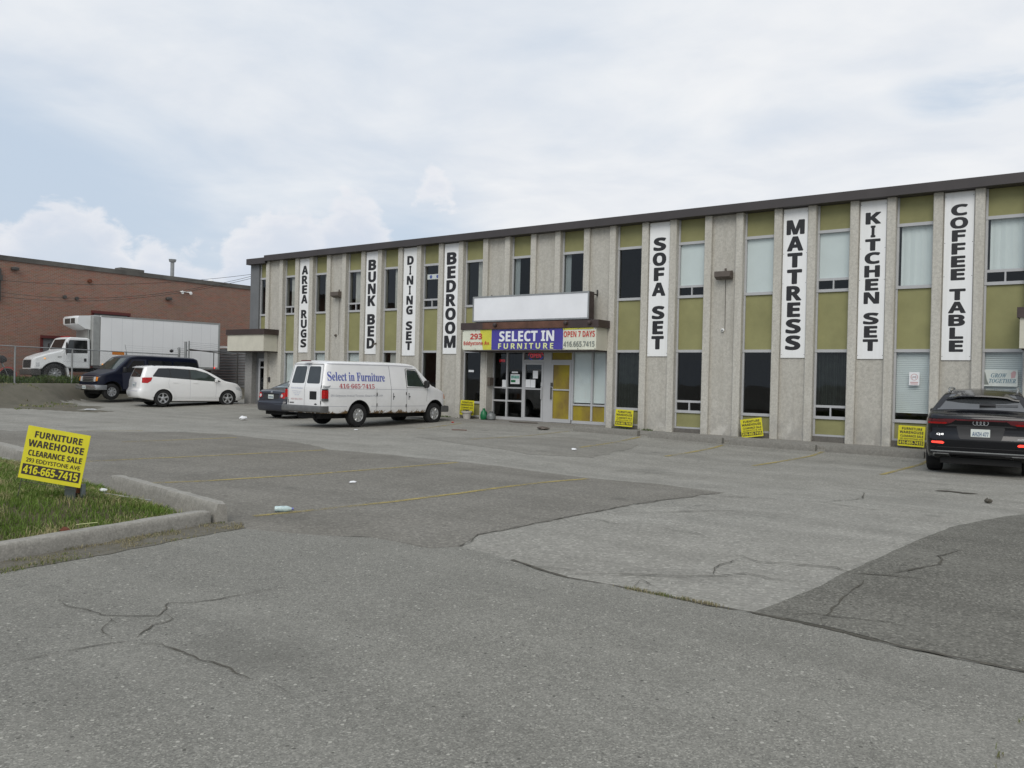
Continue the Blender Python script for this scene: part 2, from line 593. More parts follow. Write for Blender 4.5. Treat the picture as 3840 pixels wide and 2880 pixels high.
M['plinth'] = stucco('dirty plinth', (0.16, 0.15, 0.135), False)
M['walk'] = stucco('concrete walkway', (0.285, 0.272, 0.245), False)
M['crack'] = soil_mat('crack dirt', (0.088, 0.082, 0.068), (0.14, 0.13, 0.106), 8)
M['yline'] = yellow_line_mat()
M['soil'] = soil_mat('lawn soil', (0.10, 0.085, 0.055), (0.16, 0.14, 0.09))
M['bank'] = soil_mat('dusty dirt', (0.175, 0.160, 0.128), (0.115, 0.110, 0.085), 1.6)
M['grass'] = grass_mat('lawn blades', (0.075, 0.135, 0.018), (0.150, 0.220, 0.045), (0.36, 0.32, 0.17), 0.44)
M['drygrass'] = grass_mat('dry verge blades', (0.09, 0.13, 0.03), (0.15, 0.18, 0.05), (0.27, 0.24, 0.15), 0.55)
M['weed'] = grass_mat('weeds', (0.045, 0.080, 0.016), (0.085, 0.120, 0.030), (0.10, 0.10, 0.045), 0.22)
M['signyellow'] = plain('yellow corrugated plastic', (0.62, 0.565, 0.012), 0.45, var=0.05, scale=5)
M['signblack'] = plain('brown black print', (0.028, 0.018, 0.018), 0.5)
M['paper'] = plain('paper', (0.76, 0.77, 0.78), 0.8, var=0.03)
M['red'] = plain('red print', (0.52, 0.045, 0.035), 0.5)
M['bannerwhite'] = plain('banner vinyl', (0.66, 0.67, 0.56), 0.45, var=0.10, scale=1.6)
M['banneryellow'] = plain('banner yellow', (0.58, 0.56, 0.06), 0.45, var=0.10, scale=2)
M['bannerblue'] = plain('banner blue', (0.060, 0.048, 0.30), 0.4, var=0.12, scale=1.2)
M['printwhite'] = plain('white print', (0.76, 0.78, 0.80), 0.5)
M['teal'] = plain('teal print', (0.16, 0.25, 0.30), 0.6)
M['printgrey'] = plain('grey green print', (0.20, 0.22, 0.20), 0.5)
M['printgreen'] = plain('pale yellow print', (0.68, 0.72, 0.36), 0.5)
M['rubber'] = plain('tyre rubber', (0.022, 0.022, 0.022), 0.85, var=0.25, scale=8, spec=0.25)
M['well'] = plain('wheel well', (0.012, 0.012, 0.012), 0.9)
M['alloy'] = plain('silver wheel', (0.55, 0.56, 0.57), 0.32, metal=0.75, var=0.06)
M['chrome'] = plain('dulled chrome', (0.50, 0.51, 0.52), 0.25, metal=0.85, var=0.08)
M['vanwhite'] = rusty('white van paint', (0.80, 0.80, 0.795), 0.36, 0.66)
M['carwhite'] = plain('white car paint', (0.80, 0.80, 0.79), 0.25, coat=0.8, var=0.01)
M['truckwhite'] = plain('truck white', (0.72, 0.74, 0.74), 0.4, coat=0.3, var=0.04, scale=1.2)
M['boxwhite'] = plain('box body white', (0.78, 0.79, 0.79), 0.5, var=0.03, scale=0.8)
M['boxgrey'] = plain('box corner aluminium', (0.33, 0.34, 0.33), 0.5, metal=0.3, var=0.12)
M['navy'] = plain('navy paint', (0.004, 0.0062, 0.018), 0.3, coat=0.15, var=0.1, spec=0.3)
M['blackpaint'] = plain('black metallic paint', (0.0035, 0.0038, 0.006), 0.25, coat=0.45, var=0.1, spec=0.25)
M['slategrey'] = plain('dark grey blue paint', (0.030, 0.033, 0.044), 0.3, coat=0.4, var=0.06, spec=0.3)
M['carglass'] = plain('tinted car glass', (0.012, 0.014, 0.015), 0.04, spec=0.6, var=0.2, scale=2)
M['carglass_green'] = plain('greenish cab glass', (0.030, 0.042, 0.036), 0.05, spec=0.6, var=0.25, scale=3)
M['vanglass'] = plain('grey van glass', (0.040, 0.046, 0.050), 0.10, spec=0.5, var=0.15, scale=4)
M['skyglass'] = plain('rear glass with painted sky', (0.20, 0.235, 0.25), 0.05, spec=0.9, var=0.1)  # grey-blue base paints the sky's reflection into the glass
M['hatchglass'] = plain('hatch glass lifted for sky', (0.045, 0.048, 0.05), 0.06, spec=1.0, var=0.3, scale=2, coat=0.8)  # base lifted to paint in part of the reflected sky
M['trim'] = plain('black plastic trim', (0.022, 0.022, 0.023), 0.6)
M['bumpgrey'] = plain('dull grey bumper', (0.115, 0.115, 0.112), 0.5, metal=0.2, var=0.25, scale=4)
M['taillens'] = plain('red tail lens', (0.40, 0.010, 0.010), 0.25, coat=0.1, spec=0.3, var=0.3, scale=14)
M['darkred'] = plain('unlit red light bar', (0.11, 0.010, 0.016), 0.18, coat=0.5, var=0.3)
M['amber'] = plain('amber lens', (0.62, 0.20, 0.015), 0.2, coat=0.5)
M['amberlit'] = emit('lit amber lamp', (1.0, 0.42, 0.03), 0.6)
M['redlit'] = emit('lit red lamp', (1.0, 0.06, 0.04), 1.3)
M['neon'] = emit('red neon', (1.0, 0.03, 0.05), 0.45)
M['neonblue'] = emit('blue neon', (0.05, 0.08, 1.0), 0.35)
M['clearlens'] = plain('clear lamp lens', (0.50, 0.52, 0.53), 0.12, var=0.3, scale=20, coat=0.6)
M['plate'] = plain('licence plate', (0.62, 0.66, 0.62), 0.5)
M['plateblue'] = plain('plate characters', (0.05, 0.10, 0.20), 0.5)
M['vanblue'] = plain('faded blue van lettering', (0.085, 0.115, 0.40), 0.5, var=0.2, scale=9)
M['vangrey'] = plain('faded grey lettering', (0.42, 0.43, 0.46), 0.6)
M['vanred'] = plain('van red lettering', (0.44, 0.065, 0.075), 0.5)
M['vanpink'] = plain('washed out red lettering', (0.56, 0.36, 0.36), 0.5)
M['vanpale'] = plain('washed out blue lettering', (0.44, 0.47, 0.58), 0.5)
M['verge'] = soil_mat('gravelly verge', (0.20, 0.188, 0.16), (0.13, 0.12, 0.09), 9)
M['terracotta'] = plain('beige flower pot', (0.46, 0.44, 0.40), 0.7)
M['greenbag'] = plain('green plastic', (0.008, 0.14, 0.05), 0.4)
M['clearbag'] = plain('grey plastic bag', (0.17, 0.18, 0.18), 0.35, var=0.3)
M['bottle'] = plain('pale plastic bottle', (0.46, 0.58, 0.58), 0.15, var=0.2, scale=20)
M['bluecap'] = plain('blue label', (0.13, 0.14, 0.42), 0.4)
M['rust'] = plain('rusty iron', (0.12, 0.035, 0.015), 0.85, var=0.4, scale=14)
M['utilgrey'] = plain('weathered grey box', (0.155, 0.18, 0.185), 0.6, var=0.15, scale=9)
M['mat'] = plain('brown doormat', (0.085, 0.07, 0.055), 0.95, var=0.3, scale=12)
M['bikered'] = plain('motorcycle red', (0.42, 0.018, 0.018), 0.3, coat=0.5)
M['loadred'] = plain('dark red door frame', (0.10, 0.018, 0.016), 0.6)
M['stickgreen'] = plain('poster print', (0.22, 0.42, 0.36), 0.6, var=0.6, scale=18)
M['cable'] = plain('black cable', (0.02, 0.02, 0.02), 0.7)


# ------------------------------------------------------------------ objects
def tag(o, label=None, cat=None, group=None, kind=None):
    for k, v in (('label', label), ('category', cat), ('group', group), ('kind', kind)):
        if v:
            o[k] = v
    return o


def empty(name, label, cat, loc=(0, 0, 0), rz=0.0, group=None):
    o = bpy.data.objects.new(name, None)
    o.empty_display_size = 0.2
    COL.objects.link(o)
    o.location = loc
    o.rotation_euler = (0, 0, rz)
    return tag(o, label, cat, group)


def link_mesh(name, me, parent=None):
    o = bpy.data.objects.new(name, me)
    COL.objects.link(o)
    if parent is not None:
        o.parent = parent
    return o


def copy_tree(o, parent=None):
    c = o.copy()
    COL.objects.link(c)
    if parent is not None:
        c.parent = parent
    for ch in [q for q in bpy.data.objects if q.parent == o]:
        copy_tree(ch, c)
    return c


def rounded(poly, r, n=4):
    """Round the corners of a 2-D polygon."""
    out = []
    k = len(poly)
    for i in range(k):
        p0, p1, p2 = Vector(poly[i - 1]), Vector(poly[i]), Vector(poly[(i + 1) % k])
        a, b = (p0 - p1), (p2 - p1)
        rr = min(r, a.length * 0.45, b.length * 0.45)
        a.normalize()
        b.normalize()
        s, e = p1 + a * rr, p1 + b * rr
        for j in range(n + 1):
            t = j / n
            out.append(tuple(s * (1 - t) ** 2 + p1 * 2 * t * (1 - t) + e * t * t))
    return out


class MB:
    """Collects shapes into ONE mesh."""

    def __init__(s):
        s.v, s.f, s.mi, s.k = [], [], [], 0

    def mat(s, k):
        s.k = k
        return s

    def face(s, pts):
        n = len(s.v)
        s.v += [tuple(p) for p in pts]
        s.f.append(tuple(range(n, n + len(pts))))
        s.mi.append(s.k)
        return s

    def faces(s, vs, fs):
        n = len(s.v)
        s.v += [tuple(p) for p in vs]
        for f in fs:
            s.f.append(tuple(i + n for i in f))
            s.mi.append(s.k)
        return s

    def box(s, x0, x1, y0, y1, z0, z1, M4=None):
        vs = [Vector((x, y, z)) for z in (z0, z1) for y in (y0, y1) for x in (x0, x1)]
        if M4 is not None:
            vs = [M4 @ v for v in vs]
        return s.faces(vs, [(0, 2, 3, 1), (4, 5, 7, 6), (0, 1, 5, 4), (2, 6, 7, 3), (0, 4, 6, 2), (1, 3, 7, 5)])

    def bevbox(s, x0, x1, y0, y1, z0, z1, b, M4=None):
        """Box with its vertical edges and top rim chamfered."""
        def ring(i, z):
            return [(x0 + i + b, y0 + i, z), (x1 - i - b, y0 + i, z), (x1 - i, y0 + i + b, z), (x1 - i, y1 - i - b, z),
                    (x1 - i - b, y1 - i, z), (x0 + i + b, y1 - i, z), (x0 + i, y1 - i - b, z), (x0 + i, y0 + i + b, z)]
        rs = [ring(0, z0), ring(0, z1 - b), ring(b, z1)]
        return s.loft(rs, True, True, M4)

    def loft(s, rings, cap0=True, cap1=True, M4=None, closed=True):
        n = len(rings[0])
        vs = [Vector(p) for r_ in rings for p in r_]
        if M4 is not None:
            vs = [M4 @ v for v in vs]
        fs = []
        for i in range(len(rings) - 1):
            for j in range(n if closed else n - 1):
                a, b = i * n + j, i * n + (j + 1) % n
                fs.append((a, b, b + n, a + n))
        for on, base in ((cap0, 0), (cap1, (len(rings) - 1) * n)):
            if on == 'grid':      # mirror-symmetric ring: rungs from side to side
                for j in range(n // 2):
                    a, b, c, d_ = j, j + 1, (n - j - 1) % n, (n - j) % n
                    fs.append(tuple(dict.fromkeys((base + a, base + b, base + c, base + d_))))
            elif on:
                fs.append(tuple(range(base, base + n)))
        return s.faces(vs, fs)

    def prism(s, poly, axis, a, b, M4=None):
        """Extrude a 2-D polygon along an axis (x: poly is (y,z); y: (x,z); z: (x,y))."""
        def P(p, t):
            return {'x': (t, p[0], p[1]), 'y': (p[0], t, p[1]), 'z': (p[0], p[1], t)}[axis]
        return s.loft([[P(p, a) for p in poly], [P(p, b) for p in poly]], True, True, M4)

    def cyl(s, p0, p1, r, n=12, r1=None):
        p0, p1 = Vector(p0), Vector(p1)
        d = (p1 - p0).normalized()
        u = d.orthogonal().normalized()
        w = d.cross(u)
        rs = []
        for p, q in ((p0, r), (p1, r if r1 is None else r1)):
            rs.append([p + (u * math.cos(2 * math.pi * i / n) + w * math.sin(2 * math.pi * i / n)) * q for i in range(n)])
        return s.loft(rs)

    def tube(s, pts, r, n=6):
        pts = [Vector(p) for p in pts]
        rs = []
        for i, p in enumerate(pts):
            d = (pts[min(i + 1, len(pts) - 1)] - pts[max(i - 1, 0)]).normalized()
            u = Vector((0, 0, 1)) if abs(d.z) < 0.95 else Vector((1, 0, 0))
            a = d.cross(u).normalized()
            b = d.cross(a)
            rs.append([p + (a * math.cos(2 * math.pi * k / n) + b * math.sin(2 * math.pi * k / n)) * r for k in range(n)])
        return s.loft(rs)

    def lathe(s, prof, n=24, axis='z', M4=None):
        rs = []
        for r_, h in prof:
            ring = []
            for i in range(n):
                a = 2 * math.pi * i / n
                c, d = r_ * math.cos(a), r_ * math.sin(a)
                ring.append({'z': (c, d, h), 'y': (c, h, d), 'x': (h, c, d)}[axis])
            rs.append(ring)
        return s.loft(rs, True, True, M4)

    def build(s, name, mats, parent=None, smooth=None, fix=True):
        me = bpy.data.meshes.new(name)
        me.from_pydata([tuple(v) for v in s.v], [], s.f)
        if not isinstance(mats, (list, tuple)):
            mats = [mats]
        for m in mats:
            me.materials.append(m)
        me.polygons.foreach_set('material_index', s.mi)
        if fix:
            bm = bmesh.new()
            bm.from_mesh(me)
            bmesh.ops.recalc_face_normals(bm, faces=bm.faces)
            bm.to_mesh(me)
            bm.free()
        if smooth is not None:
            me.polygons.foreach_set('use_smooth', [True] * len(me.polygons))
            me.set_sharp_from_angle(angle=R(smooth))
        me.update()
        return link_mesh(name, me, parent)


# ------------------------------------------------------------------ lettering
_SETS = {'sans': (0x1D5D4, 0x1D5EE, 0x1D7EC), 'serif': (0x1D400, 0x1D41A, 0x1D7CE), 'slant': (0x1D468, 0x1D482, 0x1D7CE)}
_TX = {}


def glyphs(s, style='sans', heavy=0.0, spacing=1.0):
    key = (s, style, heavy, spacing)
    if key in _TX:
        return _TX[key]
    t = s
    if style in _SETS:
        U, l_, d = _SETS[style]
        t = ''.join(chr(U + ord(c) - 65) if 'A' <= c <= 'Z' else chr(l_ + ord(c) - 97) if 'a' <= c <= 'z' else chr(d + ord(c) - 48) if '0' <= c <= '9' else c for c in s)
    cu = bpy.data.curves.new('lettering', 'FONT')
    cu.body = t
    cu.size = 1
    cu.offset = heavy
    cu.resolution_u = 3
    cu.space_character = spacing
    o = bpy.data.objects.new('lettering', cu)
    COL.objects.link(o)
    bpy.context.view_layer.update()
    me = bpy.data.meshes.new_from_object(o.evaluated_get(bpy.context.evaluated_depsgraph_get()))
    vs = [(v.co.x, v.co.y) for v in me.vertices]
    fs = [tuple(p.vertices) for p in me.polygons]
    bpy.data.objects.remove(o)
    bpy.data.curves.remove(cu)
    bpy.data.meshes.remove(me)
    x0, x1 = min(v[0] for v in vs), max(v[0] for v in vs)
    y0, y1 = min(v[1] for v in vs), max(v[1] for v in vs)
    vs = [((x - x0) / (x1 - x0), (y - y0) / (y1 - y0)) for x, y in vs]
    _TX[key] = (vs, fs, (x1 - x0) / (y1 - y0))
    return _TX[key]


def put_text(mb, s, fn, x, z, w, h, style='sans', heavy=0.0, align='c', spacing=1.0):
    """Write s inside the w by h rectangle centred (or left-aligned) at x, z; fn maps 2-D to 3-D."""
    vs, fs, asp = glyphs(s, style, 0.0, spacing)
    if w is None:
        w = h * asp
    x0 = x - w / 2 if align == 'c' else x
    if not heavy:
        mb.faces([fn(x0 + a * w, z - h / 2 + b * h) for a, b in vs], fs)
        return
    # a heavier weight: shifted copies, each a hair in front of the last
    e = .01 * h
    c = Vector(fn(x, z))
    nrm = (Vector(fn(x + e, z)) - c).cross(Vector(fn(x, z + e)) - c).normalized()
    k = heavy * h * 1.6
    for i, (dx, dz) in enumerate(((0, 0), (k, 0), (-k, 0), (k * .5, k * .6), (-k * .5, -k * .6), (k * .5, -k * .6), (-k * .5, k * .6))):
        mb.faces([Vector(fn(x0 + a * w + dx, z - h / 2 + b * h + dz)) + nrm * (.00025 * i) for a, b in vs], fs)


# ------------------------------------------------------------------ ground shape
def ss(a, b, x):
    t = min(1.0, max(0.0, (x - a) / (b - a)))
    return t * t * (3 - 2 * t)


def G(x, y):
    w = min(1, max(0, (-x - 3) / 11))
    g = 0.1 * w * ss(19.5, 24, y) + 0.05 * min(1, max(0, (-x - 14) / 14)) * ss(20.5, 24, y)
    g -= 0.14 * ss(10, 16, y) * (1 - ss(21.5, 24, y)) * ss(-13, -7, x)
    g += 0.02 * max(0, -x - 30) * ss(10, 17, y)
    g = min(g, .4)
    ax, ay, bx, by = -38.9, 14.5, -42.6, 26.7
    L_ = math.hypot(bx - ax, by - ay)
    nx, ny = -(by - ay) / L_, (bx - ax) / L_
    d = (x - ax) * nx + (y - ay) * ny
    s0 = -2.4 + 1.5 * ss(17.5, 19.5, y) * (1 - ss(26.5, 28, y))
    k = ss(s0, -.1, d) * ss(6, 12, y)
    return g + (1.0 - g) * k


def grid_patch(poly, step, off, name, mat, jitter=0.0, kind='structure', zf=None):
    """A sheet laid over the ground inside a world-space polygon."""
    pts = []
    n = len(poly)
    for i in range(n):
        a, b = Vector((*poly[i], 0)), Vector((*poly[(i + 1) % n], 0))
        L_ = (b - a).length
        m = max(1, int(L_ / (step * 0.35))) if jitter else 1
        for j in range(m):
            p = a.lerp(b, j / m)
            if jitter:
                p.x += jitter * (noise.noise((p.x * 1.3, p.y * 1.3, 3)) + 0.6 * noise.noise((p.x * 5, p.y * 5, 9)))
                p.y += jitter * (noise.noise((p.x * 1.3, p.y * 1.3, 7)) + 0.6 * noise.noise((p.x * 5, p.y * 5, 5)))
            pts.append(p)
    bm = bmesh.new()
    vs = [bm.verts.new(p) for p in pts]
    for tri in tessellate_polygon([pts]):
        try:
            bm.faces.new([vs[i] for i in tri])
        except ValueError:
            pass
    xs, ys = [p.x for p in pts], [p.y for p in pts]
    for ax, lo, hi in ((0, min(xs), max(xs)), (1, min(ys), max(ys))):
        c = math.ceil(lo / step) * step
        while c < hi:
            nrm = (1, 0, 0) if ax == 0 else (0, 1, 0)
            bmesh.ops.bisect_plane(bm, geom=bm.verts[:] + bm.edges[:] + bm.faces[:], plane_co=(c, c, 0), plane_no=nrm, dist=1e-5)
            c += step
    for v in bm.verts:
        v.co.z = (zf(v.co.x, v.co.y) if zf else G(v.co.x, v.co.y)) + off
    bmesh.ops.recalc_face_normals(bm, faces=bm.faces)
    if sum(f.normal.z for f in bm.faces) < 0:
        bmesh.ops.reverse_faces(bm, faces=bm.faces)
    me = bpy.data.meshes.new(name)
    bm.to_mesh(me)
    bm.free()
    me.materials.append(mat)
    me.polygons.foreach_set('use_smooth', [True] * len(me.polygons))
    o = link_mesh(name, me)
    return tag(o, kind=kind)


def resample(pts, step):
    out = []
    for a, b in zip(pts[:-1], pts[1:]):
        a, b = Vector(a), Vector(b)
        m = max(1, int((b - a).length / step))
        out += [a.lerp(b, j / m) for j in range(m)]
    return out + [Vector(pts[-1])]


def strip(mb, pts, width, off, step=0.25, wob=0.0, taper=False, wvar=0.0):
    """A band following a polyline over the ground."""
    P = resample(pts, step)
    L_, R_ = [], []
    n = len(P)
    for i, p in enumerate(P):
        d = (P[min(i + 1, n - 1)] - P[max(i - 1, 0)]).normalized()
        q = Vector((-d.y, d.x))
        p = Vector(p)
        if wob:
            p = p + q * wob * (noise.noise((p.x * 3.1, p.y * 3.1, 1)) + 0.7 * noise.noise((p.x * 9, p.y * 9, 4)))
        w = width / 2
        if wvar:
            w *= 1 + wvar * noise.noise((p.x * 7, p.y * 7, 2))
        if taper:
            w *= min(1, 0.15 + 4 * min(i, n - 1 - i) / n)
        for lst, s in ((L_, 1), (R_, -1)):
            a = p + q * w * s
            lst.append((a.x, a.y, G(a.x, a.y) + off))
    k = len(L_)
    mb.faces(L_ + R_, [(i + k, i + k + 1, i + 1, i) for i in range(k - 1)])


def inside(p, poly):
    c = False
    n = len(poly)
    for i in range(n):
        (x1, y1), (x2, y2) = poly[i], poly[(i + 1) % n]
        if (y1 > p[1]) != (y2 > p[1]) and p[0] < (x2 - x1) * (p[1] - y1) / (y2 - y1) + x1:
            c = not c
    return c


# ------------------------------------------------------------------ ground
def build_ground():
    # one sheet: fine near the lot, coarse to the horizon
    def axis(lo, hi, step, far):
        a = []
        x = lo
        while x <= hi + 1e-6:
            a.append(x)
            x += step
        d, s = [], step
        x = a[-1]
        while x < far:
            s *= 1.7
            x += s
            d.append(x)
        e, s = [], step
        x = a[0]
        while x > -far:
            s *= 1.7
            x -= s
            e.append(x)
        return e[::-1] + a + d
    xs, ys = axis(-51.9, 8.1, 0.15, 1500), axis(-3.0, 39.9, 0.15, 1500)
    vs = [(x, y, G(x, y) if -56 < x < 14 and -6 < y < 60 else (G(min(max(x, -56), 14), min(max(y, -6), 60)))) for y in ys for x in xs]
    nx = len(xs)
    # dusty dirt takes over on the bank below the fence and in the yard behind it
    DIRT = [(-31.5, 16.4), (-36.5, 14.2), (-38.0, 12.0), (-38.0, 3.0), (-52.5, 3.0), (-52.5, 40.5), (-40.5, 40.5), (-40.2, 27.8), (-38.4, 26.8), (-39.9, 19.6), (-38.4, 18.4), (-35.5, 18.2)]
    fa, fb = [], []
    for j in range(len(ys) - 1):
        for i in range(nx - 1):
            f = (j * nx + i, j * nx + i + 1, (j + 1) * nx + i + 1, (j + 1) * nx + i)
            cx, cy = (xs[i] + xs[i + 1]) / 2, (ys[j] + ys[j + 1]) / 2
            d = False
            if -60 < cx < -30 and 0 < cy < 45:
                e = .9 * noise.noise((cx * .7, cy * .7, 2)) + .45 * noise.noise((cx * 2.3, cy * 2.3, 6)) + .3 * noise.noise((cx * 6, cy * 6, 6))
                d = inside((cx + e, cy + e * .6), DIRT)
                d = d or max(vs[k][2] for k in f) > 0.31
            (fb if d else fa).append(f)
    for name, mat, fl in (('parking_lot', M['lot'], fa), ('dirt_bank', M['bank'], fb)):
        used = sorted({k for f in fl for k in f})
        ix = {k: n for n, k in enumerate(used)}
        mb = MB()
        mb.faces([vs[k] for k in used], [tuple(ix[k] for k in f) for f in fl])
        tag(mb.build(name, mat, smooth=60, fix=False), kind='structure')

    dark = [(-8.0, 5.5), (-11.0, 6.0), (-15.5, 6.2), (-26, 6.2), (-30, 9.3), (-23.47, 9.9), (-22.27, 11.32), (-20.77, 13.31), (-19.3, 13.63), (-16.25, 13.38), (-14.24, 12.6), (-12.72, 12.74),
            (-11.42, 12.77), (-10.53, 12.94), (-9.25, 12.9), (-7.65, 12.67), (-6.21, 12.88), (-5.12, 12.59), (-5.12, 11.48), (-5.3, 10.18), (-5.39, 8.25), (-5.42, 7.36),
            (-5.44, 6.87), (-5.25, 6.5), (-5.17, 6.26), (-5.34, 6.0), (-5.72, 6.01), (-6.08, 6.0), (-6.58, 5.72), (-7.72, 5.28)]
    grid_patch(dark, 0.3, 0.004, 'asphalt_stall_patch', M['lot_dark'], 0.10)
    grid_patch([(-15.94, 17.16), (-14.32, 18.98), (-13.13, 20.82), (-10.58, 20.25), (-9.79, 16.47), (-10.81, 15.5), (-13.51, 16.28)], 0.3, 0.004,
               'asphalt_repair_patch', M['lot_mid'], 0.15)
    drive = [(-7.35, 1.5), (-7.3, 2.99), (-7.35, 3.74), (-7.6, 5.0), (-7.55, 5.40), (-6.58, 5.72), (-6.08, 6.0), (-5.72, 6.01), (-5.34, 6.0), (-5.17, 6.26), (-4.45, 6.11), (-3.69, 5.85),
             (-3.14, 5.88), (-2.42, 5.83), (-2.14, 5.84), (-1.64, 5.8), (-1.12, 5.7), (-0.46, 5.67), (3, 5.4), (3.4, 1.0), (3.0, -6), (-7.8, -6)]
    grid_patch(drive, 0.3, 0.006, 'driveway_apron', M['drive'], 0.04)
    grid_patch([(-2.14, 5.86), (-2.01, 7.02), (-1.94, 8.26), (-1.85, 9.28), (-1.68, 11.29), (-1.34, 13.23), (-1.16, 13.8), (-0.6, 14.6), (4, 14.6), (4, 5.5), (-0.46, 5.73), (-1.12, 5.76), (-1.64, 5.86)],
               0.3, 0.005, 'dark_asphalt_patch', M['patch_dark'], 0.03)
    # concrete walk along the front wall
    def zw(x, y):
        return 0.115 - 0.0064 * (x + 14.2)
    poly = [(-33.9, 23.6), (-31.2, 23.6), (-31.0, 23.3), (-14.5, 23.25), (-14.3, 22.8), (8, 23.4), (8, 24.9), (-33.9, 24.9)]
    mb = MB()
    P = []
    for i in range(len(poly)):
        a, b = Vector(poly[i]), Vector(poly[(i + 1) % len(poly)])
        m = max(1, int((b - a).length / 1.0))
        P += [a.lerp(b, j / m) for j in range(m)]
    top = [(p.x, p.y, zw(p.x, p.y)) for p in P]
    bot = [(p.x, p.y, zw(p.x, p.y) - 0.35) for p in P]
    mb.loft([bot, top], False, True)
    tag(mb.build('front_walkway', M['walk']), kind='structure')
    # slab inside the entrance recess
    mb = MB()
    mb.box(-19.42, -14.2, 24.86, 25.3, -0.2, 0.16)
    tag(mb.build('entrance_step', M['walk']), kind='structure')

    # painted stall lines
    lines = [[(-8.01, 5.99), (-7.86, 6.83), (-7.70, 7.94), (-7.62, 9.19), (-7.59, 10.7), (-7.52, 12.5)],
             [(-11.44, 6.74), (-11.15, 7.42), (-10.94, 8.4), (-10.79, 9.05), (-10.63, 10.87), (-10.62, 12.7)],
             [(-14.92, 7.52), (-14.75, 8.5), (-14.5, 9.87), (-14.15, 12.44)],
             [(-18.55, 10.2), (-18.40, 11.75), (-18.3, 13.1)], [(-22.6, 11.03), (-21.8, 12.6)],
             [(-9.09, 22.36), (-8.9, 18.35)], [(-6.45, 22.62), (-6.67, 18.12)], [(-3.9, 22.51), (-4.08, 18.45)],
             [(-14.16, 22.35), (-14.35, 17.68)], [(-11.65, 22.3), (-11.15, 18.14)], [(-18.73, 22.54), (-18.34, 19.87)]]
    for ln in lines:
        mb = MB()
        strip(mb, ln, 0.105, 0.009, 0.3, 0.012)
        tag(mb.build('painted_stall_line', M['yline'], fix=False), kind='structure')

    # cracks
    cr = [([(-6.1, 2.86), (-5.8, 2.85), (-5.65, 2.88), (-5.44, 2.88), (-5.28, 2.99), (-5.16, 3.11), (-5.23, 3.21), (-5.37, 3.33), (-5.26, 3.44), (-5.19, 3.61), (-5.2, 3.93), (-5.08, 4.24)], .014),
          ([(-4.91, 2.04), (-4.91, 2.14), (-4.89, 2.32), (-4.85, 2.51), (-4.81, 2.64), (-4.76, 2.73), (-4.84, 2.8), (-4.98, 2.97), (-5.02, 3.12), (-5.19, 3.18)], .013),
          ([(-4.74, 2.71), (-4.59, 2.8), (-4.39, 2.79), (-4.2, 2.77), (-4.03, 2.79), (-3.87, 2.78), (-3.67, 2.76), (-3.56, 2.8), (-3.4, 2.81)], .017),
          ([(-4.86, 2.64), (-5.11, 2.73), (-5.32, 2.88), (-5.11, 2.83)], .007),
          ([(-3.14, 7.6), (-2.93, 7.72), (-2.7, 7.58), (-2.51, 7.7), (-2.09, 7.82), (-1.92, 7.7), (-1.66, 7.82), (-1.45, 7.87), (-1.18, 7.84)], .022),
          ([(-3.79, 5.98), (-3.38, 6.3), (-3.14, 6.48), (-2.81, 6.72), (-2.61, 7.03), (-2.44, 7.0), (-2.03, 7.07)], .020),
          ([(-1.66, 7.82), (-1.56, 8.24), (-1.38, 8.66), (-1.39, 8.93), (-1.49, 9.09), (-1.33, 9.61)], .026),
          ([(-1.68, 5.94), (-1.73, 6.62), (-1.75, 7.38), (-1.84, 7.63)], .017),
          ([(-1.94, 5.95), (-1.78, 6.12), (-1.6, 6.16), (-1.45, 6.22), (-1.3, 6.28), (-1.16, 6.18)], .017),
          ([(-3.15, 5.95), (-3.19, 6.2), (-3.0, 6.06), (-2.9, 5.95)], .013), ([(-2.9, 7.6), (-2.95, 7.2), (-2.81, 6.75)], .017),
          ([(-5.3, 8.58), (-4.99, 8.57), (-4.69, 8.49), (-4.47, 8.63)], .018), ([(-4.24, 8.58), (-3.99, 8.59), (-3.78, 8.58), (-3.54, 8.39)], .018),
          ([(-4.31, 5.98), (-3.93, 6.1), (-3.56, 6.24)], .013), ([(-5.05, 11.5), (-4.6, 12.2), (-3.6, 12.6), (-2.8, 12.3), (-1.9, 12.8)], .03),
          ([(-3.6, 12.6), (-3.3, 13.8), (-3.6, 15.0)], .025), ([(-5.2, 9.0), (-4.2, 10.4), (-3.2, 10.9)], .02),
          ([(-5.12, 12.6), (-5.12, 11.48), (-5.3, 10.18), (-5.39, 8.25), (-5.42, 7.36), (-5.44, 6.87), (-5.25, 6.5), (-5.17, 6.26), (-5.34, 6.0), (-5.72, 6.01), (-6.08, 6.0)], .020)]
    mb = MB()
    for ln, w in cr:
        strip(mb, ln, w * 0.58, 0.0125, 0.025, 0.03, True, 1.3)
    tag(mb.build('asphalt_cracks', M['crack'], fix=False), kind='structure')
    mb = MB()
    strip(mb, [(-4.45, 6.11), (-3.7, 5.86), (-3.15, 5.89), (-2.42, 5.84), (-2.15, 5.86), (-1.65, 5.82), (-1.12, 5.72), (-0.46, 5.69), (1.0, 5.6)], 0.032, 0.0105, 0.04, 0.02, False, 1.2)
    tag(mb.build('pavement_joint', M['crack'], fix=False), kind='structure')
    mb = MB()
    strip(mb, [(-2.7, 16.25), (-2.5, 16.38), (-2.25, 16.3), (-2.05, 16.38)], 0.16, 0.010, 0.06, 0.05, True, 0.9)
    tag(mb.build('asphalt_break', M['crack'], fix=False), kind='structure')


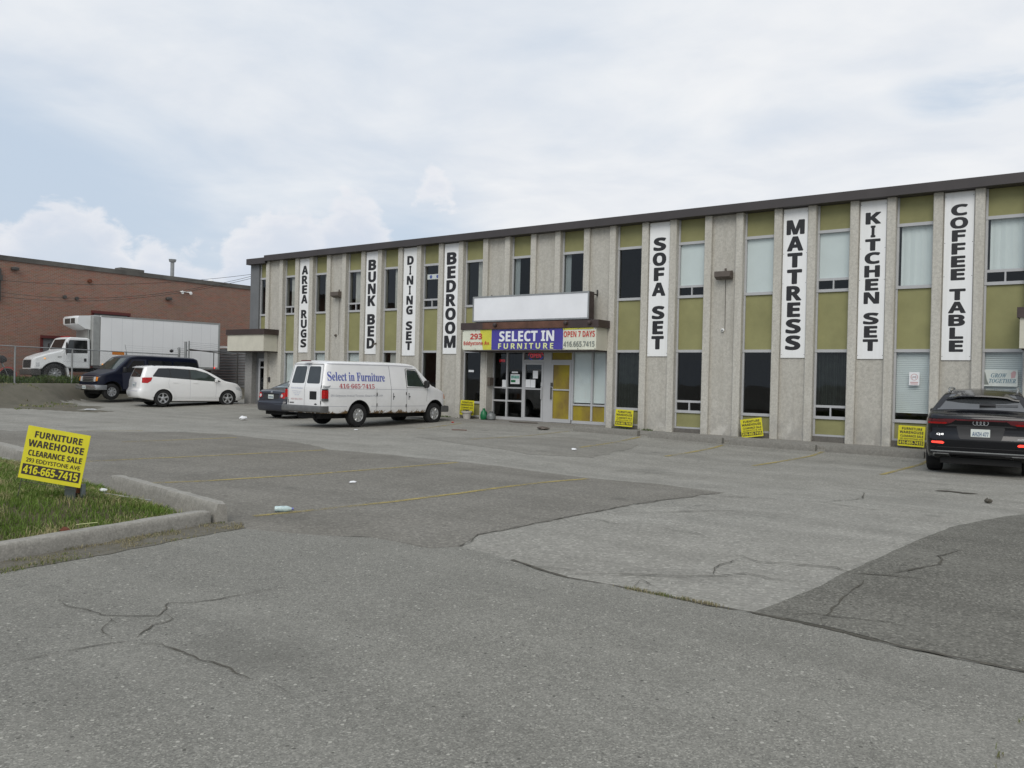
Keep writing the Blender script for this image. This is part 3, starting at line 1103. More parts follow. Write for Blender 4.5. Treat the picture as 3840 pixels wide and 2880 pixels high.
def lawn_z(x, y):
    # low at the kerbs, mounded behind
    d = min(abs(x + 8.05) if y < 5.6 else 9, 9)
    d2 = 5.32 + (-(x + 7.65)) * 0.16 - y
    k = ss(0.0, 1.1, min(-(x + 8.0), max(d2, 0)))
    return 0.06 + 0.18 * k + 0.03 * noise.noise((x * 0.9, y * 0.9, 0))


LAWN = [(-7.95, 1.0), (-7.85, 3.2), (-8.12, 5.2), (-11.05, 5.72), (-13.2, 6.15), (-15.2, 6.2), (-18.5, 4.2), (-18.5, 1.0)]


def blades(name, mat, n, spot, hmin, hmax, wid, label=None):
    vs, fs = [], []
    for _ in range(n):
        q = spot()
        if q is None:
            continue
        x, y, z, s = q
        a = rnd.uniform(0, 2 * math.pi)
        h = rnd.uniform(hmin, hmax) * s
        w = wid * rnd.uniform(0.6, 1.3)
        lx, ly = rnd.gauss(0, 0.45) * h, rnd.gauss(0, 0.45) * h
        c, d = math.cos(a) * w, math.sin(a) * w
        k = len(vs)
        vs += [(x - c, y - d, z - .01), (x + c, y + d, z - .01), (x + c * .7 + lx * .35, y + d * .7 + ly * .35, z + h * .6),
               (x - c * .7 + lx * .35, y - d * .7 + ly * .35, z + h * .6), (x + lx, y + ly, z + h * rnd.uniform(.75, 1))]
        fs += [(k, k + 1, k + 2, k + 3), (k + 3, k + 2, k + 4)]
    mb = MB()
    mb.faces(vs, fs)
    o = mb.build(name, mat, fix=False)
    o['kind'] = 'stuff'
    if label:
        o['label'] = label
    return o


def build_lawn():
    grid_patch(LAWN, 0.3, 0.0, 'lawn_soil', M['soil'], 0.0, 'structure', lawn_z)

    def spot():
        x, y = rnd.uniform(-15.4, -7.8), rnd.uniform(1.3, 6.2)
        if not inside((x, y), LAWN):
            return None
        d = noise.noise((x * 1.4, y * 1.4, 5))
        if d < -0.25 and rnd.random() < 0.5:
            return None
        t = 1.0 + 0.5 * noise.noise((x * 2.2, y * 2.2, 8))
        return x, y, lawn_z(x, y), max(0.45, t)
    blades('lawn_grass', M['grass'], 110000, spot, 0.04, 0.10, 0.004, 'tufty green lawn grass with dry patches behind the concrete kerbs')

    VERGE = [(-7.58, 1.0), (-7.56, 3.14), (-7.7, 3.51), (-7.97, 5.4), (-7.75, 5.62), (-7.45, 5.45), (-7.25, 4.0), (-7.1, 2.9), (-7.1, 1.0)]
    grid_patch(VERGE, 0.3, 0.010, 'verge_soil', M['verge'], 0.07)

    def spot2():
        x, y = rnd.uniform(-8.0, -7.0), rnd.uniform(1.5, 5.7)
        if not inside((x, y), VERGE):
            return None
        if noise.noise((x * 4.6, y * 2.7, 15)) < .02 and rnd.random() < .93:
            return None
        return x, y, G(x, y) + 0.008, 0.8 + 0.6 * noise.noise((x * 4, y * 4, 2))
    blades('verge_grass', M['drygrass'], 15000, spot2, 0.01, 0.045, 0.004, 'thin dry grass between the near kerb and the driveway')

    # weeds along the fence
    def spot3():
        t = rnd.random()
        x, y = -38.9 + (-3.7) * t, 14.0 + 12.7 * t
        o = rnd.uniform(-0.1, 2.4)
        x -= o
        y -= 0.3 * o
        if noise.noise((x * 0.5, y * 0.5, 4)) < -0.25:
            return None
        return x, y, G(x, y), 0.55 + 0.8 * abs(noise.noise((x * 0.8, y * 0.8, 6)))
    blades('fence_weeds', M['weed'], 9000, spot3, 0.15, 0.55, 0.03, 'rank green weeds growing along the chain link fence')

    def spot7():
        t = rnd.random()
        x, y = -38.6 + (-3.7) * t, 11.0 + 14.5 * t
        o = rnd.uniform(-0.2, 5.0)
        x += o
        y += 0.25 * o
        if y > 18.3 and x < -34.5 or noise.noise((x * 0.9, y * 0.9, 14)) < .12:
            return None
        return x, y, G(x, y), 0.5 + 0.8 * abs(noise.noise((x * 1.8, y * 1.8, 6)))
    blades('bank_grass', M['drygrass'], 5000, spot7, 0.03, 0.13, 0.02, 'scattered dry grass on the dirt bank below the fence')

    # sprigs in the driveway joint and beside the front wall
    def spot4():
        x = rnd.choice([rnd.gauss(-3.05, .07), rnd.gauss(-2.85, .05), rnd.gauss(-2.62, .06), rnd.gauss(-2.45, .05)])
        y = 5.87 - 0.03 * (x + 3.1) + rnd.gauss(0, 0.012)
        return x, y, G(x, y) + 0.008, 1
    blades('joint_grass', M['drygrass'], 500, spot4, 0.012, 0.035, 0.003, 'small tufts of grass in the pavement joint')

    def spot5():
        x = rnd.choice([rnd.uniform(-23.5, -20.9), rnd.uniform(-13.9, -13.2), rnd.gauss(-12.6, .15), rnd.gauss(-21.3, .25)])
        return x, 24.56 + rnd.gauss(0, 0.03), 0.115 - 0.0064 * (x + 14.2), 1
    blades('wall_foot_weeds', M['weed'], 350, spot5, 0.03, 0.09, 0.008, 'low weeds at the foot of the front wall')

    def spot6():
        x, y = rnd.uniform(-0.56, -0.25), rnd.uniform(4.0, 4.9)
        if noise.noise((x * 4, y * 4, 3)) < -0.05 or x < -.46 + .12 * abs(y - 4.4):
            return None
        return x, y, G(x, y) + 0.006, 0.8
    blades('driveway_tuft', M['drygrass'], 900, spot6, 0.01, 0.05, 0.003, 'patch of dry grass at the edge of the driveway')


def kerb(name, pts, w, h, label, group=None, base=None, stop=False):
    """Precast kerb stone: chamfered profile along a line, slightly chipped."""
    P = resample(pts, 0.12)
    n = len(P)
    rings = []
    for i, p in enumerate(P):
        d = (P[min(i + 1, n - 1)] - P[max(i - 1, 0)]).normalized()
        q = Vector((-d.y, d.x))
        g = (base if base is not None else G(p.x, p.y))
        ring = []
        prof = [(-.5, -.3), (-.49, .3), (-.48, .80), (-.42, 1.0), (.42, 1.0), (.48, .80), (.49, .3), (.5, -.3)] if stop else [
            (-.5, -.15), (-.5, .06), (-.475, .66), (-.44, .92), (-.36, 1.0), (.36, 1.0), (.44, .92), (.475, .66), (.5, .06), (.5, -.15)]
        for k, (a, b) in enumerate(prof):
            e = 0.0035 * noise.noise((p.x * 6 + k, p.y * 6, k * 3.1)) * (1.6 if k in (3, 4, 5, 6) else 1)
            if k in (2, 3, 4, 5, 6, 7):
                e -= 0.040 * max(0, noise.noise((p.x * 2.3, p.y * 2.3, 7 + (k > 4) * 5)) - .42)
            if i in (0, n - 1):
                e -= 0.012
            v = p + q * (a * w + e * (-1 if a < 0 else 1))
            ring.append((v.x, v.y, g + b * h + e))
        rings.append(ring)
    mb = MB()
    mb.loft(rings)
    return tag(mb.build(name, M['stopconc'] if stop else M['curb'], smooth=40), label, 'kerb', group)


def build_kerbs():
    kerb('concrete_kerb', [(-7.66, 1.2), (-7.66, 3.2), (-7.77, 3.9), (-8.0, 5.36)], 0.18, 0.15, 'long pale concrete kerb stone along the driveway side of the lawn', 'kerbs round the lawn')
    kerb('concrete_kerb', [(-7.88, 5.48), (-11.05, 6.00)], 0.155, 0.225, 'tall weathered concrete kerb stone between lawn and parking stalls', 'kerbs round the lawn')
    kerb('concrete_kerb', [(-14.55, 6.52), (-17.4, 6.95)], 0.24, 0.26, 'stained concrete kerb stone at the far left behind the yellow lawn sign', 'kerbs round the lawn')
    o = kerb('concrete_rubble', [(-14.2, 6.1), (-15.3, 6.3)], 0.22, 0.13, 'broken lump of concrete in the grass behind the yellow lawn sign')
    o['category'] = 'rubble'
    labs = ['concrete parking stop in front of the sofa sign, nearest the shop entrance', 'concrete parking stop between the sofa and mattress signs',
            'concrete parking stop below the mattress sign and leaning yellow sign', 'concrete parking stop just left of the black car']
    for (a, b), lb in zip((((-14.05, 22.50), (-11.80, 22.50)), ((-11.45, 22.52), (-9.2, 22.60)), ((-9.0, 22.66), (-6.65, 22.70)), ((-6.40, 22.74), (-4.05, 22.80))), labs):
        kerb('parking_stop', [a, b], 0.22, 0.17, lb, 'parking stops along the front walk', None, True)['category'] = 'parking stop'


# ------------------------------------------------------------------ two-storey building
YF = 24.655
PX = [-32.50, -31.52, -30.42, -29.46, -28.31, -27.33, -26.17, -25.19, -24.02, -23.00, -21.84, -20.83, -19.63, -18.61, -17.45, -16.41, -15.22, -14.20, -12.99, -11.99,
      -10.80, -9.79, -8.61, -7.62, -6.45, -5.48, -4.32, -3.34]
PX += [PX[-1] + d for d in (1.16, 2.15, 3.31, 4.30, 5.46, 6.45, 7.61, 8.60, 9.76)]
PW, SOF = 0.235, 6.89


def zbase(x):
    return 0.115 - 0.0064 * (x + 14.2)


def build_main():
    B = empty('commercial_building', 'long two storey pebble concrete building with olive panels, white vertical signs and shop entrance', 'building', (-18, YF, 0))
    def part(mb, name, mats, parent=B, smooth=None):
        o = mb.build(name, mats, None, smooth)
        o.parent = parent
        o.matrix_parent_inverse = Matrix.Translation((18, -YF, 0))
        return o
    xe = PX[-1]
    # pilasters
    for i, x in enumerate(PX):
        if i in (13, 14, 15, 16):     # above the entrance canopy only
            z0 = 3.46
        else:
            z0 = zbase(x) - 0.05
        mb = MB()
        c = 0.018
        P = [(x, YF + .4), (x, YF + c), (x + c, YF), (x + PW - c, YF), (x + PW, YF + c), (x + PW, YF + .4)]
        mb.prism(P, 'z', z0, SOF - 0.002)
        part(mb, 'pilaster', M['stucco'])
    # blank bays
    for i in range(0, len(PX) - 1, 2):
        a, b = PX[i] + PW, PX[i + 1]
        mb = MB()
        z0 = 3.46 if i in (12, 14, 16) else (3.5 if i == 0 else zbase(a) - 0.05)
        mb.box(a + .002, b - .002, YF + .11, YF + .39, z0, SOF - .003)
        part(mb, 'wall_panel', M['panel'])
    # window bays
    spec = {1: ('hop', 'curt', 'plain', 'blind'), 3: ('plain', 'side', 'plain', 'blind'), 5: ('hop', 'curt', 'plain', 'blind'), 7: ('plain', 'side', 'plain', 'curt'),
            9: ('hop', 'ac', 'plain', 'dark'), 11: ('plain', 'side', 'plain', 'dark'), 13: ('plain', 'edge', None, None), 15: ('plain', 'edge', None, None),
            17: ('plain', 'dark', 'plain', 'dcurt'), 19: ('hop', 'wblind', 'hop', 'dark'), 21: ('plain', 'wblind', 'plain', 'dark'), 23: ('hop', 'wblind', 'hop', 'dcurt'),
            25: ('plain', 'sheet', 'plain', 'lblind'), 27: ('hop', 'sheet', 'plain', 'slat')}
    yr = YF + .22
    fr = 0.085

    def window(a, b, z0, z1, kind, cover, dark):
        """Frame ring with its pane(s), and what hangs behind the glass."""
        mb = MB()
        y0, y1 = yr - .03, yr + .05
        mb.box(a, b, y0 - .012, y1, z0, z0 + fr).box(a, b, y0 - .012, y1, z1 - fr, z1)
        mb.box(a, a + .055, y0, y1, z0 + fr, z1 - fr).box(b - .03, b, y0, y1, z0 + fr, z1 - fr)
        zs = z0
        if kind == 'hop':
            zs = z0 + .40
            mb.box(a + .055, b - .03, y0, y1, zs - .07, zs)
            xm = (a + b) / 2 + .01
            mb.box(xm - .02, xm + .02, y0, y1, z0 + fr, zs - .07)
        w = part(mb, 'window', M['alu'])
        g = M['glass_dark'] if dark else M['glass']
        q = MB()
        zq = (zs if kind == 'hop' else z0 + fr) + .001
        q.face([(a + .056, yr + .01, zq), (b - .031, yr + .01, zq), (b - .031, yr + .01, z1 - fr - .001), (a + .056, yr + .01, z1 - fr - .001)])
        sub(q, 'pane', g, w)
        if kind == 'hop':
            for u, v in ((a + .056, xm - .021), (xm + .021, b - .031)):
                q = MB()
                q.face([(u, yr + .01, z0 + fr + .001), (v, yr + .01, z0 + fr + .001), (v, yr + .01, zs - .071), (u, yr + .01, zs - .071)])
                sub(q, 'hopper_pane', M['glass_dark'], w)
        lo, hi = (zs if kind == 'hop' else z0 + fr), z1 - fr
        yb = yr + .10
        q = MB()

        def cloth(x0, x1, za, zb_, amp=.012, n=26):
            ring = []
            for r_ in (za, zb_):
                ring.append([(x0 + (x1 - x0) * i / n, yb + amp * math.sin(i * 1.9) + amp * .6 * math.sin(i * .7), r_) for i in range(n + 1)])
            q.loft(ring, False, False, None, False)
        if cover in ('wblind', 'blind', 'lblind', 'slat'):
            za = lo + {'lblind': .18}.get(cover, .0)
            if cover == 'wblind':
                q.box(a + .05, b - .02, yb - .04, yb - .03, za, hi + .03)
            else:
                k = int((hi - za) / .05)
                for i in range(k):
                    z = za + (i + .5) * (hi - za) / k
                    q.faces([(a + .05, yb - .016, z - .023), (b - .02, yb - .016, z - .023), (b - .02, yb + .012, z + .026), (a + .05, yb + .012, z + .026)], [(0, 1, 2, 3)])
            sub(q, 'blind', M['blind'], w)
        elif cover == 'sheet':
            cloth(a + .10 if dark is False else a + .05, b - .02, lo, hi + .02, .008, 14)
            sub(q, 'curtain', M['blind'], w)
        elif cover == 'curt':
            cloth(a + .35 * (b - a), b - .02, lo, hi + .02)
            sub(q, 'curtain', M['curtain'], w)
        elif cover == 'side':
            cloth(a + .56 * (b - a), b - .02, lo, hi + .02)
            sub(q, 'curtain', M['curtain'], w)
        elif cover == 'edge':
            cloth(a + .05, a + .30 * (b - a), lo, hi + .02, .004, 6)
            sub(q, 'blind', M['blind'], w)
        elif cover == 'dcurt':
            cloth(a + .05, b - .02, lo, hi + .02, .03, 40)
            sub(q, 'curtain', M['darkcurtain'], w)
        elif cover == 'ac':
            q.box(a + .12, b - .03, yb - .04, yb - .03, lo + .78, lo + .98)
            sub(q, 'card', M['white'], w)
            q2 = MB()
            for u in (.34, .72):
                q2.lathe([(.07, 0), (.07, .004)], 14, 'y', Matrix.Translation((a + u * (b - a), yb - .046, lo + .88)))
            sub(q2, 'card_mark', M['vanblue'], w)
        return w

    def sub(mb, name, mat, parent):
        o = mb.build(name, mat, fix=name not in ('pane', 'hopper_pane', 'shop_window', 'transom_window'))
        o.parent = parent
        return o

    for i in range(1, len(PX) - 1, 2):
        a, b = PX[i] + PW + .002, PX[i + 1] - .002
        uk, uc, lk, lc = spec.get(i, ('plain', 'wblind', 'hop', 'dark'))
        under = i in (13, 15)

        def spandrel(z0, z1):
            mb = MB()
            mb.box(a, b, yr + .012, yr + .05, z0 + .001, z1 - .001)
            mb.box(a, a + .05, yr - .02, yr + .0115, z0 + .001, z1 - .001)
            o = part(mb, 'spandrel_panel', [M['olive']])
            return o
        # jamb strips of the metal frame run past the panels: a second slot
        def jamb(z0, z1):
            mb = MB()
            mb.box(a, a + .05, yr - .028, yr + .011, z0 + .001, z1 - .001)
            part(mb, 'window_jamb', M['alu'])
        spz = [(6.13 + .045, SOF)]
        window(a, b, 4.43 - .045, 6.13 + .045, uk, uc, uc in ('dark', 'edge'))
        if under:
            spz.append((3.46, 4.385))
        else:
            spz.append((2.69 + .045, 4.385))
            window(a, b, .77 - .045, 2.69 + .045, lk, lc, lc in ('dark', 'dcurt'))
            spz.append((.28, .725))
        for z0, z1 in spz:
            mb = MB()
            mb.box(a + .051, b, yr + .012, yr + .05, z0 + .001, z1 - .001)
            part(mb, 'spandrel_panel', M['olive'])
            jamb(z0, z1)
        if not under:
            mb = MB()
            mb.box(a, b, yr - .10, yr + .05, zbase(a) - .1, .225)
            part(mb, 'window_plinth', M['plinth'])
            mb = MB()
            mb.box(a, b, yr - .03, yr + .05, .2265, .2785)
            part(mb, 'window_sill', M['alu'])

    # the left end: blue-grey strip and one more window column
    mb = MB()
    mb.box(-33.76, -33.12, YF + .10, YF + .38, 3.0, 6.80)
    part(mb, 'end_panel', M['bluegrey'])
    a, b = -33.115, -32.504
    window(a, b, 4.385, 6.175, 'plain', 'curt', False)
    for z0, z1 in ((6.175, 6.80), (3.2, 4.385)):
        mb = MB()
        mb.box(a + .051, b, yr + .012, yr + .05, z0 + .001, z1 - .001)
        part(mb, 'spandrel_panel', M['olive'])
        mb = MB()
        mb.box(a, a + .05, yr - .028, yr + .011, z0 + .001, z1 - .001)
        part(mb, 'window_jamb', M['alu'])
    # ground floor of the left end, under its canopy
    mb = MB()
    mb.box(-33.93, -33.42, YF + .02, YF + .5, 0.1, 2.72)
    part(mb, 'corner_column', M['concrete'])
    mb = MB()
    mb.box(-32.50, -31.54, YF + .10, YF + .38, 0.1, 3.5)
    part(mb, 'wall_panel', M['panel'])
    mb = MB()
    mb.box(-33.419, -33.24, YF + .28, YF + .36, .2, 2.95).box(-32.60, -32.502, YF + .28, YF + .36, .2, 2.95).box(-33.24, -32.60, YF + .28, YF + .36, 2.40, 2.95)
    part(mb, 'door_surround', M['bluegrey'])
    mb = MB()
    y0, y1 = YF + .27, YF + .33
    mb.box(-33.238, -33.12, y0, y1, .2, 2.39).box(-32.74, -32.602, y0, y1, .2, 2.39).box(-33.12, -32.74, y0, y1, 2.26, 2.39).box(-33.12, -32.74, y0, y1, 1.93, 2.0).box(-33.12, -32.74, y0, y1, .2, .36)
    d = part(mb, 'door', M['alu'])
    mb = MB()
    mb.box(-33.119, -32.741, y0 + .02, y0 + .026, .361, 1.929).box(-33.119, -32.741, y0 + .02, y0 + .026, 2.001, 2.259)
    sub(mb, 'door_glass', M['glass_dark'], d)
    mb = MB()
    mb.cyl((-32.80, y0 - .05, 1.0), (-32.80, y0 - .05, 1.3), .012, 8).cyl((-32.80, y0 - .05, 1.02), (-32.80, y0 + .01, 1.02), .01, 6).cyl((-32.80, y0 - .05, 1.28), (-32.80, y0 + .01, 1.28), .01, 6)
    sub(mb, 'door_handle', M['darksteel'], d)

    # roof edge
    mb = MB()
    mb.prism([(YF - .20, SOF + .001), (YF + .5, SOF + .001), (YF + .5, 7.10), (YF - .13, 7.145), (YF - .20, 7.145)], 'x', -32.40, xe)
    part(mb, 'roof_fascia', M['fascia'])
    mb = MB()
    mb.prism([(YF - .14, 6.80), (YF + .5, 6.80), (YF + .5, 7.04), (YF - .14, 7.07)], 'x', -33.80, -32.402)
    part(mb, 'roof_fascia', M['fascia'])
    # body of the building: side walls, back, floors, roof
    mb = MB()
    mb.box(-33.76, -33.45, YF + .51, 40, 0, 6.795).box(xe - .3, xe, YF + .51, 40, 0, 6.88).box(-33.449, xe - .301, 39.7, 40, 0, 6.88)
    part(mb, 'side_wall', M['bluegrey'])
    mb = MB()
    mb.box(-33.75, xe - .01, YF + .505, 39.99, 6.885, 7.05)
    part(mb, 'roof', M['fascia'])
    mb = MB()
    mb.box(-33.44, xe - .31, YF + .45, 33, 3.0, 3.35).box(-33.44, xe - .31, YF + 5.0, YF + 5.1, 0.17, 2.99).box(-33.44, xe - .31, YF + 5.0, YF + 5.1, 3.36, 6.88)
    mb.box(-33.44, xe - .31, YF + .45, YF + 4.99, -.1, .15)
    for x in PX[2:-1:4]:
        mb.box(x + .05, x + .15, YF + .9, YF + 4.98, .16, 2.98)
        mb.box(x + .05, x + .15, YF + .42, YF + 4.98, 3.36, 6.87)
    part(mb, 'interior', M['interior'])

    # canopies
    def canopy(x0, x1, yf, name_cap='rustcap'):
        mb = MB()
        mb.box(x0, x1, yf, YF + .09, 2.70, 3.45)
        c = part(mb, 'canopy', M['canopy'])
        mb = MB()
        mb.box(x0 - .06, x1 + .10, yf - .06, YF + .085, 3.4505, 3.70)
        sub(mb, 'canopy_cap', M['brown'], c)
        mb = MB()
        mb.box(x0 + .05, x1 - .05, yf + .05, YF + .085, 2.66, 2.6985)
        sub(mb, 'canopy_soffit', M['brown'], c)
        return c
    c = canopy(-19.92, -14.20, 23.95)
    mb = MB()
    mb.box(-18.95, -15.3, 23.882, 23.889, 3.46, 3.69)
    sub(mb, 'faded_cap_strip', M['rustcap'], c)
    for x, z in ((-15.35, 3.61), (-14.42, 3.6), (-18.35, 3.6)):
        mb = MB()
        mb.lathe([(.0, 0), (.05, 0), (.075, -.05), (.06, -.11), (.0, -.13)], 12, 'y', Matrix.Translation((x, 23.887, z)))
        sub(mb, 'cap_lamp', M['brown'], c)
    canopy(-34.25, -31.55, 23.9)
    canopy(-2.19, 2.6, 23.8)

    # entrance: recessed shopfront
    ys = 25.10
    mb = MB()
    mb.box(-19.63 + PW + .001, -19.43 + .06, YF + .4, ys + .1, .1, 2.70)
    mb.box(-19.391, -19.33, YF + .02, YF + .399, .1, 2.655)
    part(mb, 'entrance_side_wall', M['stucco'])
    mb = MB()
    y0, y1 = ys - .03, ys + .07
    X = [-19.33, -18.68, -17.94, -17.00, -16.72, -15.80, -15.00, -14.45]
    zt, zb_ = 2.66, .165
    mb.box(X[0], -14.205, y0, y1, zt, 2.999)
    mb.box(X[0], X[3], y0, y1, zb_, .275).box(X[5], -14.40, y0, y1, zb_, .27)
    for x, w in ((X[0], .07), (X[1], .06), (X[2], .07), (X[5], .07), (X[6], .07), (X[7], .05)):
        mb.box(x - w / 2, x + w / 2, y0 - .01, y1, .2755, zt)
    mb.box(-17.03, -16.69, y0 - .01, y1, zb_, zt)
    mb.box(X[2] + .035, -17.031, y0, y1, 2.30, 2.40).box(-16.689, X[5] - .035, y0, y1, 2.29, 2.40)
    mb.box(X[0] + .035, X[1] - .03, y0, y1, .84, .90).box(X[1] + .03, X[2] - .035, y0, y1, .84, .90)
    mb.box(X[0] + .035, X[1] - .03, y0, y1, 1.33, 1.38).box(X[1] + .03, X[2] - .035, y0, y1, 1.33, 1.38)
    mb.box(X[5] + .035, X[6] - .035, y0, y1, .80, .86).box(X[6] + .035, X[7] - .025, y0, y1, .80, .86)
    mb.box(-14.42, -14.20, y0, y1, zb_, 2.66)
    sf = part(mb, 'shopfront_frame', M['alu'])
    for u, v in ((X[0], X[1]), (X[1], X[2])):
        mb = MB()
        for z0, z1 in ((.276, .839), (.901, 1.329), (1.381, zt)):
            mb.face([(u + .036, ys + .012, z0), (v - .036, ys + .012, z0), (v - .036, ys + .012, z1), (u + .036, ys + .012, z1)])
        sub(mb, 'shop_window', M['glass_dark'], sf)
    mb = MB()
    mb.face([(X[2] + .036, ys + .012, 2.401), (-17.032, ys + .012, 2.401), (-17.032, ys + .012, zt), (X[2] + .036, ys + .012, zt)])
    sub(mb, 'transom_window', M['glass_dark'], sf)
    mb = MB()
    mb.box(-16.688, X[5] - .036, ys + .01, ys + .016, 2.401, zt).box(-16.688, X[5] - .036, ys + .02, ys + .03, 2.401, zt)
    sub(mb, 'transom_panel', M['film'], sf)
    for u, v in ((X[5], X[6]), (X[6], X[7])):
        mb = MB()
        mb.face([(u + .036, ys + .012, .861), (v - .036, ys + .012, .861), (v - .036, ys + .012, zt), (u + .036, ys + .012, zt)])
        sub(mb, 'shop_window', M['glass'], sf)
        mb = MB()
        mb.box(u + .036, v - .036, ys + .05, ys + .055, .90, zt)
        sub(mb, 'blind', M['blind'], sf)
        mb = MB()
        mb.box(u + .036, v - .036, ys + .01, ys + .016, .271, .799)
        sub(mb, 'film_panel', M['film'], sf)
    for x0, x1, film in ((X[2] + .04, -17.035, False), (-16.685, X[5] - .04, True)):
        mb = MB()
        w = .075
        mb.box(x0, x0 + w, y0 - .02, y1 - .03, .17, 2.295).box(x1 - w, x1, y0 - .02, y1 - .03, .17, 2.295)
        mb.box(x0 + w, x1 - w, y0 - .02, y1 - .03, 2.22, 2.295).box(x0 + w, x1 - w, y0 - .02, y1 - .03, .17, .30).box(x0 + w, x1 - w, y0 - .02, y1 - .03, 1.31, 1.36)
        d = part(mb, 'door', M['alu'])
        mb = MB()
        mb.box(x0 + w + .001, x1 - w - .001, ys - .01, ys - .004, .301, 1.309).box(x0 + w + .001, x1 - w - .001, ys - .01, ys - .004, 1.361, 2.219)
        sub(mb, 'door_glass', M['film'] if film else M['glass_dark'], d)
        xh = x0 + .03 if film else x1 - .04
        mb = MB()
        mb.box(xh - .02, xh + .02, y0 - .075, y0 - .05, .98, 1.42).box(xh - .015, xh + .015, y0 - .051, y0 - .019, 1.0, 1.05).box(xh - .015, xh + .015, y0 - .051, y0 - .019, 1.35, 1.40)
        mb.box(xh - .05, xh + .05, y0 - .03, y0 - .021, 1.44, 1.58)
        sub(mb, 'door_handle', M['alu'] if not film else M['darksteel'], d)
    return B


def build_signs():
    def vsign(i, word, zb_, label, sx=1.0):
        a, b = PX[i] + PW, PX[i + 1]
        x0, x1 = a + .03, b - .02
        y = YF + .075
        z1 = 6.86
        mb = MB()
        mb.box(x0, x1, y, y + .02, zb_, z1)
        mb.mat(1)
        n = len(word) - word.count(' ') * .45
        top, bot = z1 - .30 - (.16 if word in ('SOFA SET',) else 0), zb_ + .20
        pitch = (top - bot) / n
        z = top
        cxm = (x0 + x1) / 2
        for ch in word:
            if ch == ' ':
                z -= pitch * .55
                continue
            h = pitch * .83
            w = h * {'I': .24, 'M': 1.20, 'A': 1.08, 'O': 1.08, 'E': .84, 'F': .82, 'L': .82, 'T': .98}.get(ch, 1.0) * sx
            put_text(mb, ch, lambda u, v: (u, y - .003, v), cxm, z - pitch / 2, w, h, 'sans', .038)
            z -= pitch
        mb.mat(2)
        for zz in (z1 - .1, (z1 + zb_) / 2, zb_ + .1, z1 * .7 + zb_ * .3):
            for xx in (x0 + .02, x1 - .02):
                mb.box(xx - .008, xx + .008, y - .004, y, zz - .008, zz + .008)
        return tag(mb.build('vertical_sign', [M['white'], M['black'], M['darksteel']]), label, 'sign', 'white vertical signs on the front wall')
    vsign(2, 'AREA RUGS', 2.66, 'tall white wall sign reading AREA RUGS, leftmost on the building')
    vsign(6, 'BUNK BED', 2.59, 'tall white wall sign reading BUNK BED in black capitals')
    vsign(8, 'DINING SET', 2.53, 'tall white wall sign reading DINING SET in black capitals', .95)
    vsign(10, 'BEDROOM', 2.60, 'tall white wall sign reading BEDROOM, left of the shop banner')
    vsign(18, 'SOFA SET', 2.52, 'tall white wall sign reading SOFA SET, right of the shop entrance')
    vsign(22, 'MATTRESS', 2.485, 'tall white wall sign reading MATTRESS in black capitals')
    vsign(24, 'KITCHEN SET', 2.46, 'tall white wall sign reading KITCHEN SET in black capitals', 1.22)
    vsign(26, 'COFFEE TABLE', 2.435, 'tall white wall sign reading COFFEE TABLE above the black car', 1.28)

    # banner on the canopy
    y = 23.945
    mb = MB()
    x0, xa, xb, x1 = -19.92, -18.56, -15.50, -14.20
    z0, z1 = 2.715, 3.44

    def pane(u, v, k):
        mb.mat(k)
        n = 14
        ring = []
        for zz in (z0, z1):
            ring.append([(u + (v - u) * i / n, y - .006 - .012 * abs(noise.noise(((u + (v - u) * i / n) * 1.9, zz * 3, 4))), zz + .012 * noise.noise(((u + (v - u) * i / n) * 1.3, zz, 2))) for i in range(n + 1)])
        mb.loft(ring, False, False, None, False)
    pane(x0, -19.2, 0)
    pane(xa, xb, 2)
    # address panel is half white, half yellow with a slanting edge
    fy = y - .0085
    pane(xb, x1, 0)
    mb.mat(0).face([(-19.2, fy, z0), (-18.95, fy, z0), (-19.10, fy, z1), (-19.2, fy, z1)])
    mb.mat(1).face([(-18.95, fy, z0), (xa, fy, z0), (xa, fy, z1), (-19.10, fy, z1)])
    mb.mat(1).face([(xb, y - .022, z1 - .06), (-14.3, y - .022, z1 - .035), (-14.3, y - .022, z1 - .002), (xb, y - .022, z1 - .002)])
    fn = lambda u, v: (u, y - .024, v)
    mb.mat(3)
    put_text(mb, '293', fn, -19.27, 3.205, .55, .21, 'sans', .008)
    put_text(mb, 'Eddystone Av.', fn, -19.24, 2.94, 1.22, .185, 'sans')
    put_text(mb, 'OPEN 7 DAYS', fn, -14.86, 3.235, 1.22, .20, 'sans')
    mb.mat(4)
    put_text(mb, 'SELECT IN', fn, -17.03, 3.19, 2.34, .36, 'sans', .016)
    mb.mat(6)
    put_text(mb, 'FURNITURE', fn, -17.06, 2.845, 2.36, .195, 'sans', .012, 'c', 1.45)
    mb.mat(5)
    put_text(mb, '416.665.7415', fn, -14.86, 2.90, 1.22, .185, 'sans')
    mb.mat(7)
    for x in (x0 + .03, -19.3, xa + .03, -17.8, -16.9, -16.1, xb - .02, xb + .05, -14.9, x1 - .03):
        for z in (z0 + .03, z1 - .03):
            mb.box(x - .012, x + .012, y - .026, y - .02, z - .012, z + .012)
    tag(mb.build('shop_banner', [M['bannerwhite'], M['banneryellow'], M['bannerblue'], M['red'], M['printwhite'], M['printgrey'], M['printgreen'], M['darksteel']], fix=False),
        'wide blue, white and yellow vinyl banner across the front of the entrance canopy', 'banner')

    # blank light box above the canopy
    o = empty('light_box_sign', 'blank white light box sign standing on the entrance canopy', 'sign', (-17.15, 24.2, 3.7))
    mb = MB()
    xa, xb, ya, yb, za, zb_ = -19.62, -14.62, 24.12, 24.45, 3.745, 4.68
    f = .055
